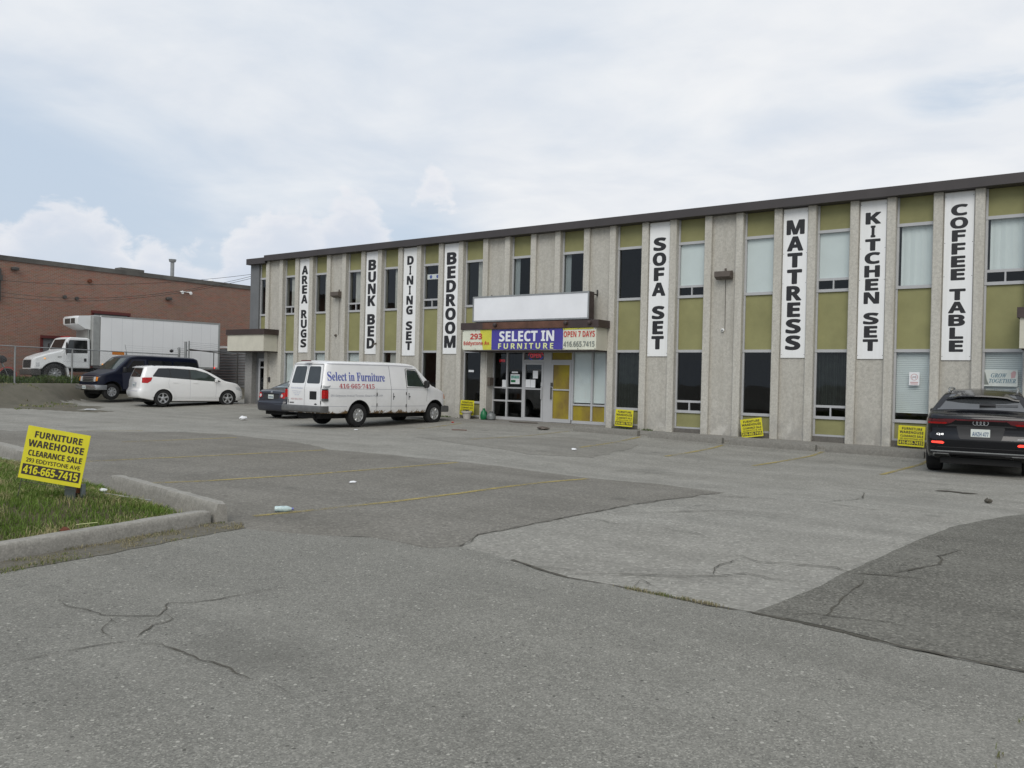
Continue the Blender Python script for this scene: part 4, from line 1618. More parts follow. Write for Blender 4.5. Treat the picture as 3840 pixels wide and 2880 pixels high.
    mb.box(xa, xb, ya, yb, za, za + f).box(xa, xb, ya, yb, zb_ - f, zb_).box(xa, xa + f, ya, yb, za + f, zb_ - f).box(xb - f, xb, ya, yb, za + f, zb_ - f)
    mb.box(xa + f, xb - f, yb - .03, yb - .002, za + f, zb_ - f)
    w0 = Matrix.Translation((-17.15, 24.2, 3.7)).inverted()
    p = mb.build('sign_frame', M['galv'], o)
    p.matrix_parent_inverse = w0
    mb = MB()
    mb.box(xb + .0005, xb + .004, ya + .01, yb - .005, za + .01, zb_ - .01)
    p = mb.build('side_panel', M['brown'], o)
    p.matrix_parent_inverse = w0
    mb = MB()
    mb.box(xa + f, xb - f, ya + .012, ya + .02, za + f, zb_ - f)
    p = mb.build('sign_face', M['lightbox'], o)
    p.matrix_parent_inverse = w0
    for x in (xb - .05, xa + .4):
        mb = MB()
        mb.box(x - .02, x + .02, yb, YF + .1, zb_ - .09, zb_ - .05).box(x - .02, x + .02, YF + .06, YF + .1, zb_ - .12, zb_ + .10)
        p = mb.build('bracket', M['darksteel'], o)
        p.matrix_parent_inverse = w0
    for x in (xa + .6, -17.1, xb - .6):
        mb = MB()
        mb.box(x - .03, x + .03, ya + .05, ya + .12, 3.702, za)
        p = mb.build('leg', M['darksteel'], o)
        p.matrix_parent_inverse = w0


def yard_sign_mesh():
    """Corrugated plastic sign, origin at the middle of its lower edge, facing -Y."""
    W, H = .66, .55
    mb = MB()
    n = 8
    # gently bowed sheet
    def by(x):
        return -.008 * (1 - (2 * x / W) ** 2)
    front = [[(-W / 2 + W * i / n, by(-W / 2 + W * i / n), z) for i in range(n + 1)] for z in (0, H)]
    back = [[(p[0], p[1] + .006, p[2]) for p in r_] for r_ in front]
    mb.loft([front[0], front[1], back[1], back[0], front[0]], False, False, None, False)
    mb.faces([front[0][0], front[1][0], back[1][0], back[0][0], front[0][-1], front[1][-1], back[1][-1], back[0][-1]], [(0, 1, 2, 3), (4, 5, 6, 7)])
    fn = lambda u, v: (u, by(u) - .0025, v)
    mb.mat(1)
    put_text(mb, 'FURNITURE', fn, .01, .470, .50, .067, 'sans', .010)
    put_text(mb, 'WAREHOUSE', fn, 0, .375, .585, .072, 'sans', .012)
    put_text(mb, 'CLEARANCE SALE', fn, .01, .275, .565, .060, 'sans', .010)
    put_text(mb, '293 EDDYSTONE AVE', fn, .005, .198, .57, .042, 'plain', .010)
    k = 6
    for i in range(k):
        u0, u1 = -.305 + .61 * i / k, -.305 + .61 * (i + 1) / k
        mb.face([fn(u0, .045), fn(u1, .045), fn(u1, .155), fn(u0, .155)])
    mb.mat(0)
    fn2 = lambda u, v: (u, by(u) - .0045, v)
    put_text(mb, '416-665-7415', fn2, 0, .100, .575, .082, 'sans', .014)
    return mb


def build_yard_signs():
    proto = None
    data = [((-9.04, 4.20, .20), 36.0, 8.5, .66 / .66, .245, 'yellow clearance sale sign tilted on wire legs in the front lawn', True),
            ((-13.42, 24.50, 0.10), 0, 1.5, 1, .10, 'yellow clearance sale sign against the wall left of the sofa sign', False),
            ((-9.03, 24.46, 0.08), 0, -9.0, 1, .03, 'yellow clearance sale sign leaning over, between the mattress sign and the bare panel', False),
            ((-4.70, 24.50, 0.06), 0, 1.5, 1, .05, 'yellow clearance sale sign beside the black car', False),
            ((-20.12, 24.50, 0.15), 0, 1.5, 1, .14, 'yellow clearance sale sign behind the flower pot', False)]
    for i, (loc, rz, tilt, s, lift, lab, big) in enumerate(data):
        if proto is None:
            o = empty('yard_sign', lab, 'sign', loc, R(rz), 'yellow yard signs')
            b = yard_sign_mesh().build('sign_board', [M['signyellow'], M['signblack']], o, fix=False)
            mb = MB()
            for x in (-.29, .29):
                mb.cyl((x, .003, -.30), (x, .003, .12), .0035, 6)
            mb.cyl((-.29, .003, -.03), (.29, .003, -.03), .003, 6)
            mb.build('wire_stake', M['darksteel'], b)
            proto = o
        else:
            o = copy_tree(proto)
            o.location = loc
            o.rotation_euler = (0, 0, R(rz))
            o['label'] = lab
        b = [c for c in o.children][0] if o.children else [q for q in bpy.data.objects if q.parent == o][0]
        b.location = (0, 0, lift)
        b.rotation_euler = (R(-4), R(tilt), 0)


# ------------------------------------------------------------------ vehicles
def lerp_list(L_, x):
    if x <= L_[0][0]:
        return L_[0][1]
    for (a, u), (b, v) in zip(L_[:-1], L_[1:]):
        if x <= b:
            return u + (v - u) * (x - a) / (b - a) if b > a else v
    return L_[-1][1]


def smooth_list(L_, x, h):
    return sum(lerp_list(L_, x + h * k / 4) * w for k, w in zip(range(-4, 5), (1, 2, 3, 4, 5, 4, 3, 2, 1))) / 25


class Shell:
    """Car body: silhouette (top), sill line (bot), plan half width (hw), tumblehome (tum), set-back of nose and tail with height."""

    def __init__(s, xr, xf, top, bot, hw, tum, zf, zr, rc=0.10, crown=0.03, sm=0.08):
        s.xr, s.xf, s.top, s.bot, s.hw, s.tum, s.zf, s.zr, s.rc, s.crown, s.sm = xr, xf, top, bot, hw, tum, zf, zr, rc, crown, sm

    def mesh(s, cap_z=True):
        L_ = s.xf - s.xr
        xs = [s.xr + e for e in (0, .012, .035, .07, .12)] + [s.xr + .12 + (L_ - .24) * i / 72 for i in range(1, 72)] + [s.xf - e for e in (.12, .07, .035, .012, 0)]
        rings = []
        NS, NA, NT_ = 14, 5, 5
        for x in xs:
            zt = smooth_list(s.top, x, s.sm)
            zb = lerp_list(s.bot, x)
            W = lerp_list(s.hw, x)
            rc = min(s.rc, (zt - zb) * .3)
            half = []
            half += [(0.0, zb), (W * .5, zb), (W * s.t(zb) - .05, zb)]
            for i in range(NS + 1):
                z = zb + .03 + (zt - rc - zb - .03) * i / NS
                half.append((W * s.t(z), z))
            wt = W * s.t(zt - rc)
            rw = min(rc * 1.25, wt * .5)
            for i in range(1, NA + 1):
                a = math.pi / 2 * i / NA
                half.append((wt - rw + rw * math.cos(a), zt - rc + rc * math.sin(a)))
            for i in range(1, NT_ + 1):
                f = 1 - i / NT_
                half.append(((wt - rw) * f, zt + s.crown * (1 - f * f)))
            full = [(-y, z) for y, z in half[::-1]][:-1] + half[1:] if False else None
            left = half
            right = [(-y, z) for y, z in half[-2:0:-1]]
            ring = []
            for y, z in left + right:
                kf = ss(s.xf - 1.1, s.xf, x)
                kr = ss(s.xr + 1.1, s.xr, x) if False else 1 - ss(s.xr, s.xr + .9, x)
                ring.append((x - kf * lerp_list(s.zf, z) + kr * lerp_list(s.zr, z), y, z))
            rings.append(ring)
        return rings

    def t(s, z):
        return lerp_list(s.tum, z)


class Car:
    def __init__(s, name, label, cat, shell, mats, wheels, rad, group=None):
        s.o = empty(name, label, cat, (0, 0, 0), 0, group)
        s.zm = getattr(shell, 'zm', None)
        mb = MB()
        mb.loft(shell.mesh(), 'grid', 'grid')
        body = mb.build('body', mats, s.o, 42)
        bm = bmesh.new()
        bm.from_mesh(body.data)
        bmesh.ops.triangulate(bm, faces=bm.faces[:])
        s.tree = BVHTree.FromBMesh(bm)
        bm.free()
        # wheel arches
        hwm = max(w for _, w in shell.hw)
        cb = MB()
        for x, zc, ra in wheels:
            for sg in (1, -1):
                cb.cyl((x, sg * (hwm - .42), zc), (x, sg * (hwm + .3), zc), ra, 32)
        cut = cb.build('arch_cutter', M['well'])
        md = body.modifiers.new('arches', 'BOOLEAN')
        md.operation = 'DIFFERENCE'
        md.object = cut
        md.solver = 'EXACT'
        md.material_mode = 'TRANSFER'
        bpy.context.view_layer.update()
        me = bpy.data.meshes.new_from_object(body.evaluated_get(bpy.context.evaluated_depsgraph_get()))
        body.modifiers.clear()
        body.data = me
        me.set_sharp_from_angle(angle=R(38))
        cm = cut.data
        bpy.data.objects.remove(cut)
        bpy.data.meshes.remove(cm)
        s.body = body
        s.hw = hwm
        s.rad = rad

    def hit(s, axis, sg, a, b):
        if axis == 'y':
            o, d = Vector((a, sg * 4, b)), Vector((0, -sg, 0))
        elif axis == 'x':
            o, d = Vector((sg * 9, a, b)), Vector((-sg, 0, 0))
        else:
            o, d = Vector((a, b, 5)), Vector((0, 0, -1))
        p, n, i, dist = s.tree.ray_cast(o, d)
        if p is None:
            p, n, i, dist = s.tree.find_nearest(o + d * (4 if axis == 'y' else 9 - 3.0 if axis == 'x' else 3))
        if n.dot(d) > 0:
            n = -n
        return p, n

    def drape(s, mb, polys, axis, sg, off=.004, step=.09, r=0.0, skirt=.012):
        """Lay 2-D polygons on the body, looking along an axis."""
        for poly in polys:
            if s.zm and axis != 'z':
                poly = [(a, s.zm(b)) for a, b in poly]
            if r:
                poly = rounded(poly, r)
            bm = bmesh.new()
            vs = [bm.verts.new((p[0], p[1], 0)) for p in poly]
            for tri in tessellate_polygon([[Vector((p[0], p[1], 0)) for p in poly]]):
                try:
                    bm.faces.new([vs[i] for i in tri])
                except ValueError:
                    pass
            for k in (0, 1):
                lo, hi = min(p[k] for p in poly), max(p[k] for p in poly)
                c = math.ceil(lo / step) * step
                while c < hi:
                    bmesh.ops.bisect_plane(bm, geom=bm.verts[:] + bm.edges[:] + bm.faces[:], plane_co=(c, c, 0), plane_no=(1, 0, 0) if k == 0 else (0, 1, 0), dist=1e-5)
                    c += step
            bm.verts.index_update()
            P, Q = [], []
            for v in bm.verts:
                p, n = s.hit(axis, sg, v.co.x, v.co.y)
                P.append(p + n * off)
                Q.append(p - n * skirt)
            fs = [tuple(v.index for v in f.verts) for f in bm.faces]
            k = len(P)
            sk = [(e.verts[0].index, e.verts[1].index, e.verts[1].index + k, e.verts[0].index + k) for e in bm.edges if len(e.link_faces) == 1]
            mb.faces(P + Q, fs + sk)
            bm.free()

    def patch(s, name, mat, polys, axis, sg, parent=None, **kw):
        mb = MB()
        s.drape(mb, polys, axis, sg, **kw)
        return mb.build(name, mat, parent or s.o, 35)

    def sides(s, name, mat, polys, **kw):
        return [s.patch(name, mat, polys, 'y', sg, **kw) for sg in (1, -1)]

    def seam(s, polyline, axis, sg, w=.012, mat=None, name='door_seam', off=.0025):
        mb = MB()
        if s.zm and axis != 'z':
            polyline = [(a, s.zm(b)) for a, b in polyline]
        P = resample(polyline, .08)
        L_ = []
        for i, p in enumerate(P):
            d = (P[min(i + 1, len(P) - 1)] - P[max(i - 1, 0)]).normalized()
            q = Vector((-d.y, d.x)) * w / 2
            for e in (q, -q):
                h, n = s.hit(axis, sg, p.x + e.x, p.y + e.y)
                L_.append(h + n * off)
        mb.faces(L_, [(2 * i, 2 * i + 1, 2 * i + 3, 2 * i + 2) for i in range(len(P) - 1)])
        return mb.build(name, mat or M['trim'], s.o)

    def text(s, mb, st, axis, sg, x, z, w, h, style='sans', off=.004, heavy=0.0, mirror=False):
        def fn(u, v):
            a = (2 * x - u) if mirror else u
            p, n = s.hit(axis, sg, a, v)
            return p + n * off
        put_text(mb, st, fn, x, z, w, h, style, heavy)

    def wheel(s, x, sg, ycen, rad, wid, style, rim_r, steer=0.0):
        o = empty('wheel', None, None, (x, sg * ycen, rad))
        o.parent = s.o
        o.rotation_euler = (0, 0, steer)
        mb = MB()
        h = wid / 2
        mb.lathe([(rim_r, -h * .8), (rim_r + .02, -h), (rad - .035, -h * 1.0), (rad - .008, -h * .86), (rad, -h * .6), (rad, h * .6), (rad - .008, h * .86), (rad - .035, h), (rim_r + .02, h), (rim_r, h * .8)], 36, 'y')
        mb.build('tyre', M['rubber'], o, 40)
        yo = sg * h
        mb = MB()
        T = Matrix.Translation((0, yo, 0))
        f = -sg
        # lip, dish and barrel
        mb.lathe([(rim_r + .004, f * .03), (rim_r + .006, f * .002), (rim_r - .016, f * .004), (rim_r - .022, f * .02), (rim_r - .03, f * .10), (.02, f * .11)], 36, 'y', T)
        dark = MB()
        dark.lathe([(rim_r - .028, f * .085), (.01, f * .087)], 30, 'y', T)
        n = style
        for i in range(n):
            a0 = 2 * math.pi * i / n + math.pi / 2
            w0, w1 = (.032, .045) if n <= 6 else (.038, .060)
            if n == 5:
                w0, w1 = .045, .050
            c, d = math.cos(a0), math.sin(a0)
            ring = []
            for rr, w, dy in ((.03, w0, .022), (rim_r * .6, (w0 + w1) / 2, .018), (rim_r - .02, w1, .012)):
                ring.append([(c * rr - d * e * w, f * (dy + t), d * rr + c * e * w) for e, t in ((-1, .02), (-.7, 0), (.7, 0), (1, .02))])
            mb.loft(ring, False, False, T, False)
        mb.lathe([(.075, f * .03), (.07, f * .012), (.045, f * .004), (0.001, f * .002)], 18, 'y', T)
        r_ = mb.build('rim', M['alloy'], o, 35, fix=True)
        dark.build('dark_backing', M['well'], o)  # dark backing disc, paints the shade behind the spokes
        return o

    def mirror(s, x, z, sg, y, mat, sx=.10, sy=.20, sz=.16):
        mb = MB()
        Y = sg * y
        rs = []
        for t, k in ((0, .35), (.12, .8), (.4, 1.0), (.75, .96), (1.0, .7)):
            cy = Y + sg * t * sy
            rs.append([(x + sx * k * .5 * a, cy, z + sz * k * .5 * b) for a, b in ((-1, -.8), (-1, .8), (-.6, 1), (.5, 1), (1, .5), (1, -.6), (.5, -1), (-.6, -1))])
        mb.loft(rs)
        mb.cyl((x, sg * (y - .06), z - sz * .2), (x, Y + sg * .03, z - sz * .15), .025, 8)
        return mb.build('mirror', mat, s.o, 40)

    def place(s, x, y, z, heading):
        s.o.location = (x, y, z)
        s.o.rotation_euler = (0, 0, R(heading))


def bar_bumper(car, x, depth, w, z0, z1, mat, front=True, curve=.10, wrap=.28):
    """Bumper wrapped round a nose or tail; x is its outermost point."""
    sg = 1 if front else -1
    mb = MB()
    n = 24
    rings = []
    pts = []
    for i in range(n + 1):
        t = -1 + 2 * i / n
        yy = w * (math.sin(t * math.pi / 2) if abs(t) < 1 else t)
        back = curve * abs(t) ** 3 + wrap * max(0, abs(t) - .86) / .14
        pts.append((x - sg * back, yy))
    prof = [(0, z0 + .03), (.0, z1 - .04), (-.03, z1), (-depth, z1), (-depth, z0), (-.03, z0)]
    for px, py in pts:
        rings.append([(px + sg * a, py, z) for a, z in prof])
    mb.loft(rings)
    return mb.build('bumper', mat, car.o, 40)


def plate(car, x, z, sg, text, w=.30, h=.15, y=0.0, tilt=0.0, parent=None):
    mb = MB()
    mb.box(x, x + sg * .008, y - w / 2, y + w / 2, z - h / 2, z + h / 2)
    mb.mat(1)
    if text:
        put_text(mb, text, lambda u, v: (x + sg * .0105, y - sg * -1 * (u - y) if sg > 0 else y - (u - y), v), y, z - .01, w * .84, h * .48)
    return mb.build('licence_plate', [M['plate'], M['plateblue']], parent or car.o)


def van_body(name, label, long, paint, cat='van'):
    tail = -1.40 if long else -1.10
    top = [(tail, 2.00), (tail + .25, 2.06), (1.6, 2.09), (2.30, 2.08), (2.62, 2.01), (3.36, 1.36), (3.50, 1.32), (4.02, 1.17), (4.14, 1.08)]
    hw = [(tail, .86), (tail + .06, .93), (tail + .2, .97), (tail + .6, 1.0), (3.0, 1.0), (3.5, .99), (3.9, .955), (4.05, .91), (4.14, .83)]
    tum = [(.35, .95), (.55, .995), (.80, 1.0), (1.22, .995), (1.34, .975), (2.10, .855)]
    zf = [(.4, .02), (.6, .0), (.95, .0), (1.15, .06), (1.5, .1)]
    zr = [(.4, .0), (1.2, .0), (2.1, .20)]
    bot = [(tail, .44), (-.6, .42), (4.0, .40), (4.14, .45)]
    sh = Shell(tail, 4.14, top, bot, hw, tum, zf, zr, .085, .035)
    car = Car(name, label, cat, sh, [paint], [(0, .39, .475), (3.505, .39, .475)], .37)
    return car, tail


def build_white_van():
    car, tail = van_body('cargo_van', 'white cargo van with blue and red shop lettering and rusty sills', True, M['vanwhite'])
    o = car.o
    for x in (0, 3.505):
        for sg in (1, -1):
            car.wheel(x, sg, .84, .372, .235, 9, .205)
    # rear doors
    car.patch('rear_window', M['vanglass'], [[(.06, 1.36), (.70, 1.36), (.62, 1.90), (.06, 1.90)]], 'x', -1, r=.07)
    car.patch('rear_window', M['vanglass'], [[(-.06, 1.36), (-.70, 1.36), (-.62, 1.90), (-.06, 1.90)]], 'x', -1, r=.07)
    for y in (0, .80, -.80):
        car.seam([(y, .60), (y, 1.28), (y * .90, 1.96)], 'x', -1, .014 if y else .010)
    car.seam([(-.80, .595), (.80, .595)], 'x', -1, .016)
    car.seam([(-.72, 1.965), (.72, 1.965)], 'x', -1, .02)
    for sg in (1, -1):
        mb = MB()
        ya, yb = (.835, .985) if sg > 0 else (-.985, -.835)
        mb.bevbox(tail - .012, tail + .17, ya, yb, .905, 1.165, .02)
        t = mb.build('tail_light', M['taillens'], o, 30)
        mb = MB()
        mb.bevbox(tail - .006, tail + .165, ya + .004, yb - .004, 1.166, 1.20, .01)
        mb.build('lamp_trim', M['trim'], t)
        mb = MB()
        mb.bevbox(tail - .008, tail + .168, ya + .002, yb - .002, .825, .904, .01)
        mb.build('reverse_lamp', M['bumpgrey'], t)
    # open recess for the number plate on the right door
    car.patch('plate_recess', M['well'], [[(-.26, .86), (-.60, .86), (-.60, 1.12), (-.26, 1.12)]], 'x', -1, r=.02, off=.003)
    car.patch('maker_badge', M['trim'], [[(-.64, .72), (-.58, .745), (-.54, .745), (-.48, .72), (-.54, .695), (-.58, .695)]], 'x', -1, off=.006)
    car.patch('model_badge', M['bumpgrey'], [[(.52, .72), (.74, .72), (.74, .76), (.52, .76)]], 'x', -1, off=.005)
    for z in (1.26, .78):
        for sg in (1, -1):
            car.patch('door_hinge', M['trim'], [[(sg * .795, z - .05), (sg * .825, z - .05), (sg * .825, z + .05), (sg * .795, z + .05)]], 'x', -1, off=.01)
    mb = MB()
    car.text(mb, 'Select in Furniture', 'x', -1, .38, 1.21, .60, .05, 'serif', .006, 0, True)
    mb.mat(1)
    car.text(mb, '293 Eddystone Avenue', 'x', -1, .38, 1.11, .46, .032, 'serif', .006, 0, True)
    car.text(mb, 'Toronto, Ontario', 'x', -1, .38, 1.05, .36, .032, 'serif', .006, 0, True)
    car.text(mb, 'M3N 1H9', 'x', -1, .38, .99, .22, .032, 'serif', .006, 0, True)
    mb.mat(2)
    car.text(mb, '416-665-7415', 'x', -1, .38, .86, .58, .055, 'serif', .006, 0, True)
    mb.build('rear_lettering', [M['vanpale'], M['vanpale'], M['vanpink']], o, fix=False)
    mb = MB()
    mb.box(tail - .012, tail + .10, -.18, .18, 2.055, 2.085)
    mb.build('brake_light', M['darkred'], o)
    # right side: seams, lettering, handles
    mb = MB()
    car.text(mb, 'Select in Furniture', 'y', -1, -.05, 1.60, 2.34, .28, 'serif', .004, .006)
    mb.build('shop_lettering', M['vanblue'], o, fix=False)
    mb = MB()
    car.text(mb, '416\u00b7665\u00b77415', 'y', -1, -.09, 1.30, 1.46, .145, 'serif', .004, .006)
    mb.build('phone_lettering', M['vanred'], o, fix=False)
    mb = MB()
    car.text(mb, '293 Eddystone Avenue Toronto, Ontario M3N 1H9', 'y', -1, -.08, .99, 2.14, .085, 'plain', .004, .004)
    mb.build('address_lettering', M['vangrey'], o, fix=False)
    car.seam([(1.38, .45), (1.38, 1.22), (1.34, 1.98)], 'y', -1)
    car.seam([(.74, .45), (.74, 1.24)], 'y', -1, .008)
    car.seam([(2.10, .45), (2.10, 1.30), (2.07, 1.90)], 'y', -1)
    car.seam([(3.05, .80), (3.12, 1.35)], 'y', -1, .008)
    for sg in (1, -1):
        car.seam([(tail + .12, 1.215), (3.2, 1.20)], 'y', sg, .012, M['vangrey'], 'body_crease', .002)
        car.seam([(tail + .12, .665), (-.50, .655)], 'y', sg, .014, M['vangrey'], 'body_crease', .002)
        car.seam([(.50, .655), (3.0, .645)], 'y', sg, .014, M['vangrey'], 'body_crease', .002)
        car.patch('side_window', M['carglass_green'], [[(2.14, 1.32), (2.98, 1.30), (2.58, 1.86), (2.14, 1.88)]], 'y', sg, r=.05)
        car.seam([(2.1, 1.27), (2.1, 1.91), (2.58, 1.89), (3.04, 1.27), (2.1, 1.27)], 'y', sg, .022, M['trim'], 'window_seal', .003)
        car.mirror(2.98, 1.40, sg, .95, M['trim'], .12, .22, .26)
        for x in (2.10, 1.72) if sg < 0 else (2.32,):
            pass
        car.patch('headlight', M['clearlens'], [[(sg * .60, .86), (sg * .82, .86), (sg * .82, 1.04), (sg * .60, 1.04)]], 'x', 1, off=.01, r=.02)
        car.patch('side_marker', M['amber'], [[(4.00, .88), (4.10, .88), (4.08, 1.06), (3.99, 1.06)]], 'y', sg, off=.008, r=.015)
    for x in (1.50, 2.22):
        mb = MB()
        p, n = car.hit('y', -1, x, 1.0)
        mb.box(x - .03, x + .03, p.y - .022, p.y + .01, .955, .985).box(x - .03, x - .012, p.y - .008, p.y + .01, .86, 1.09)
        mb.build('door_handle', M['trim'], o)
    for x, z in ((.74, 1.05), (.74, .70), (2.07, 1.08), (2.07, .66)):
        p, n = car.hit('y', -1, x, z)
        mb = MB()
        mb.cyl((x, p.y - .012, z - .05), (x, p.y - .012, z + .05), .018, 8)
        mb.build('door_hinge', M['bumpgrey'], o)
    # taped-up dent above the lamp
    mb = MB()
    car.drape(mb, [[(tail + .02, 1.22), (tail + .10, 1.205), (tail + .20, 1.24), (tail + .26, 1.31), (tail + .12, 1.285), (tail + .04, 1.31)]], 'y', -1, .010)
    mb.build('torn_tape', M['galv'], o)
    car.patch('windshield', M['carglass'], [[(-.80, 1.42), (.80, 1.42), (.70, 1.94), (-.70, 1.94)]], 'x', 1, r=.06)
    car.patch('grille', M['trim'], [[(-.55, .82), (.55, .82), (.55, 1.04), (-.55, 1.04)]], 'x', 1, r=.02)
    bar_bumper(car, tail - .17, .17, .985, .47, .67, M['bumpgrey'], False, .03, .14)
    bar_bumper(car, 4.30, .14, .985, .42, .64, M['bumpgrey'], True, .10, .25)
    mb = MB()
    mb.box(tail + .2, 3.9, -.55, .55, .26, .43).cyl((0, -.8, .37), (0, .8, .37), .07, 10).cyl((3.505, -.8, .37), (3.505, .8, .37), .06, 10).cyl((-1.3, -.3, .33), (1.5, -.3, .33), .05, 8)
    mb.build('underbody', M['well'], o)
    for sg in (1, -1):
        car.seam([(tail + .16, 1.985), (1.6, 2.005), (2.45, 1.99)], 'y', sg, .018, M['vangrey'], 'roof_gutter', .012)  # grey drip rail line also paints the roof edge shading
    car.place(-20.85, 18.82, 0.025, 87.8)


def build_navy_van():
    car, tail = van_body('passenger_van', 'dark navy van with chrome bumper and its driver door open, behind the white crossover', False, M['navy'])
    o = car.o
    for x in (0, 3.505):
        for sg in (1, -1):
            car.wheel(x, sg, .84, .372, .235, 8, .205)
    car.patch('windshield', M['carglass_green'], [[(-.80, 1.42), (.80, 1.42), (.70, 1.95), (-.70, 1.95)]], 'x', 1, r=.06)
    car.patch('rear_window', M['carglass'], [[(-.70, 1.36), (.70, 1.36), (.62, 1.90), (-.62, 1.90)]], 'x', -1, r=.07)
    car.patch('grille', M['chrome'], [[(-.50, .80), (.50, .80), (.52, 1.06), (-.52, 1.06)]], 'x', 1, r=.03, off=.012)
    for z in (.85, .93, 1.01):
        car.patch('grille_slot', M['trim'], [[(-.44, z - .028), (.44, z - .028), (.44, z + .028), (-.44, z + .028)]], 'x', 1, r=.015, off=.017)
    for sg in (1, -1):
        car.patch('headlight', M['clearlens'], [[(sg * .54, .83), (sg * .70, .83), (sg * .70, 1.05), (sg * .54, 1.05)]], 'x', 1, off=.014, r=.02)
        car.patch('turn_signal', M['amber'], [[(sg * .72, .85), (sg * .85, .86), (sg * .85, 1.04), (sg * .72, 1.04)]], 'x', 1, off=.015, r=.02)
        car.patch('tail_light', M['taillens'], [[(sg * .815, .82), (sg * .925, .82), (sg * .925, 1.20), (sg * .815, 1.20)]], 'x', -1, off=.014, r=.015)
        car.patch('side_window', M['carglass'], [[(1.75, 1.32), (.55, 1.33), (.55, 1.86), (1.75, 1.87)]], 'y', sg, r=.05, off=.003)
        car.patch('side_window', M['carglass'], [[(.45, 1.33), (tail + .20, 1.36), (tail + .26, 1.83), (.45, 1.86)]], 'y', sg, r=.05, off=.003)
        car.mirror(2.98, 1.40, sg, .95, M['trim'], .12, .22, .26)
        car.seam([(tail + .12, 1.215), (1.9, 1.20)], 'y', sg, .012, M['slategrey'], 'body_crease', .002)
        car.seam([(.5, .66), (1.85, .66)], 'y', sg, .012, M['slategrey'], 'body_crease', .002)
    # right door shut
    car.patch('side_window', M['carglass'], [[(2.24, 1.32), (3.04, 1.30), (2.62, 1.86), (2.24, 1.88)]], 'y', -1, r=.05)
    # driver doorway: flat dark patch painting its shade, with the door swung open
    car.patch('dark_doorway', M['well'], [[(1.98, .52), (3.00, .55), (3.06, 1.28), (2.60, 1.90), (1.98, 1.92)]], 'y', 1, r=.05, off=.004)
    d = empty('door', 'open driver door', None, (3.02, 1.0, 0))
    d.parent = o
    d.rotation_euler = (0, 0, R(-52))
    mb = MB()
    mb.prism(rounded([(-1.05, .50), (-.02, .50), (.02, 1.27), (-1.05, 1.30)], .05), 'y', -.045, .035)
    mb.prism([(-1.05, 1.30), (-.98, 1.30), (-.98, 1.84), (-1.05, 1.90)], 'y', -.05, -.02)
    mb.prism([(-1.05, 1.90), (-.98, 1.84), (-.45, 1.83), (-.42, 1.89)], 'y', -.05, -.02)
    mb.prism([(-.45, 1.83), (-.06, 1.28), (.0, 1.28), (-.42, 1.89)], 'y', -.05, -.02)
    mb.build('door_panel', M['navy'], d)
    mb = MB()
    mb.box(-1.0, -.86, .035, .06, .98, 1.02)
    mb.build('door_handle', M['trim'], d)
    bar_bumper(car, 4.32, .16, 1.0, .46, .68, M['chrome'], True, .10, .30)
    bar_bumper(car, tail - .16, .16, .985, .47, .67, M['chrome'], False, .03, .14)
    car.patch('air_dam', M['trim'], [[(-.8, .42), (.8, .42), (.8, .50), (-.8, .50)]], 'x', 1, off=.01)
    plate(car, 4.322, .56, 1, 'BKRT 209', .30, .15)
    mb = MB()
    mb.box(tail + .2, 3.9, -.55, .55, .26, .43).cyl((0, -.8, .37), (0, .8, .37), .07, 10).cyl((3.505, -.8, .37), (3.505, .8, .37), .06, 10)
    mb.build('underbody', M['well'], o)
    car.place(-38.62, 23.77, 0.30, -91.1)


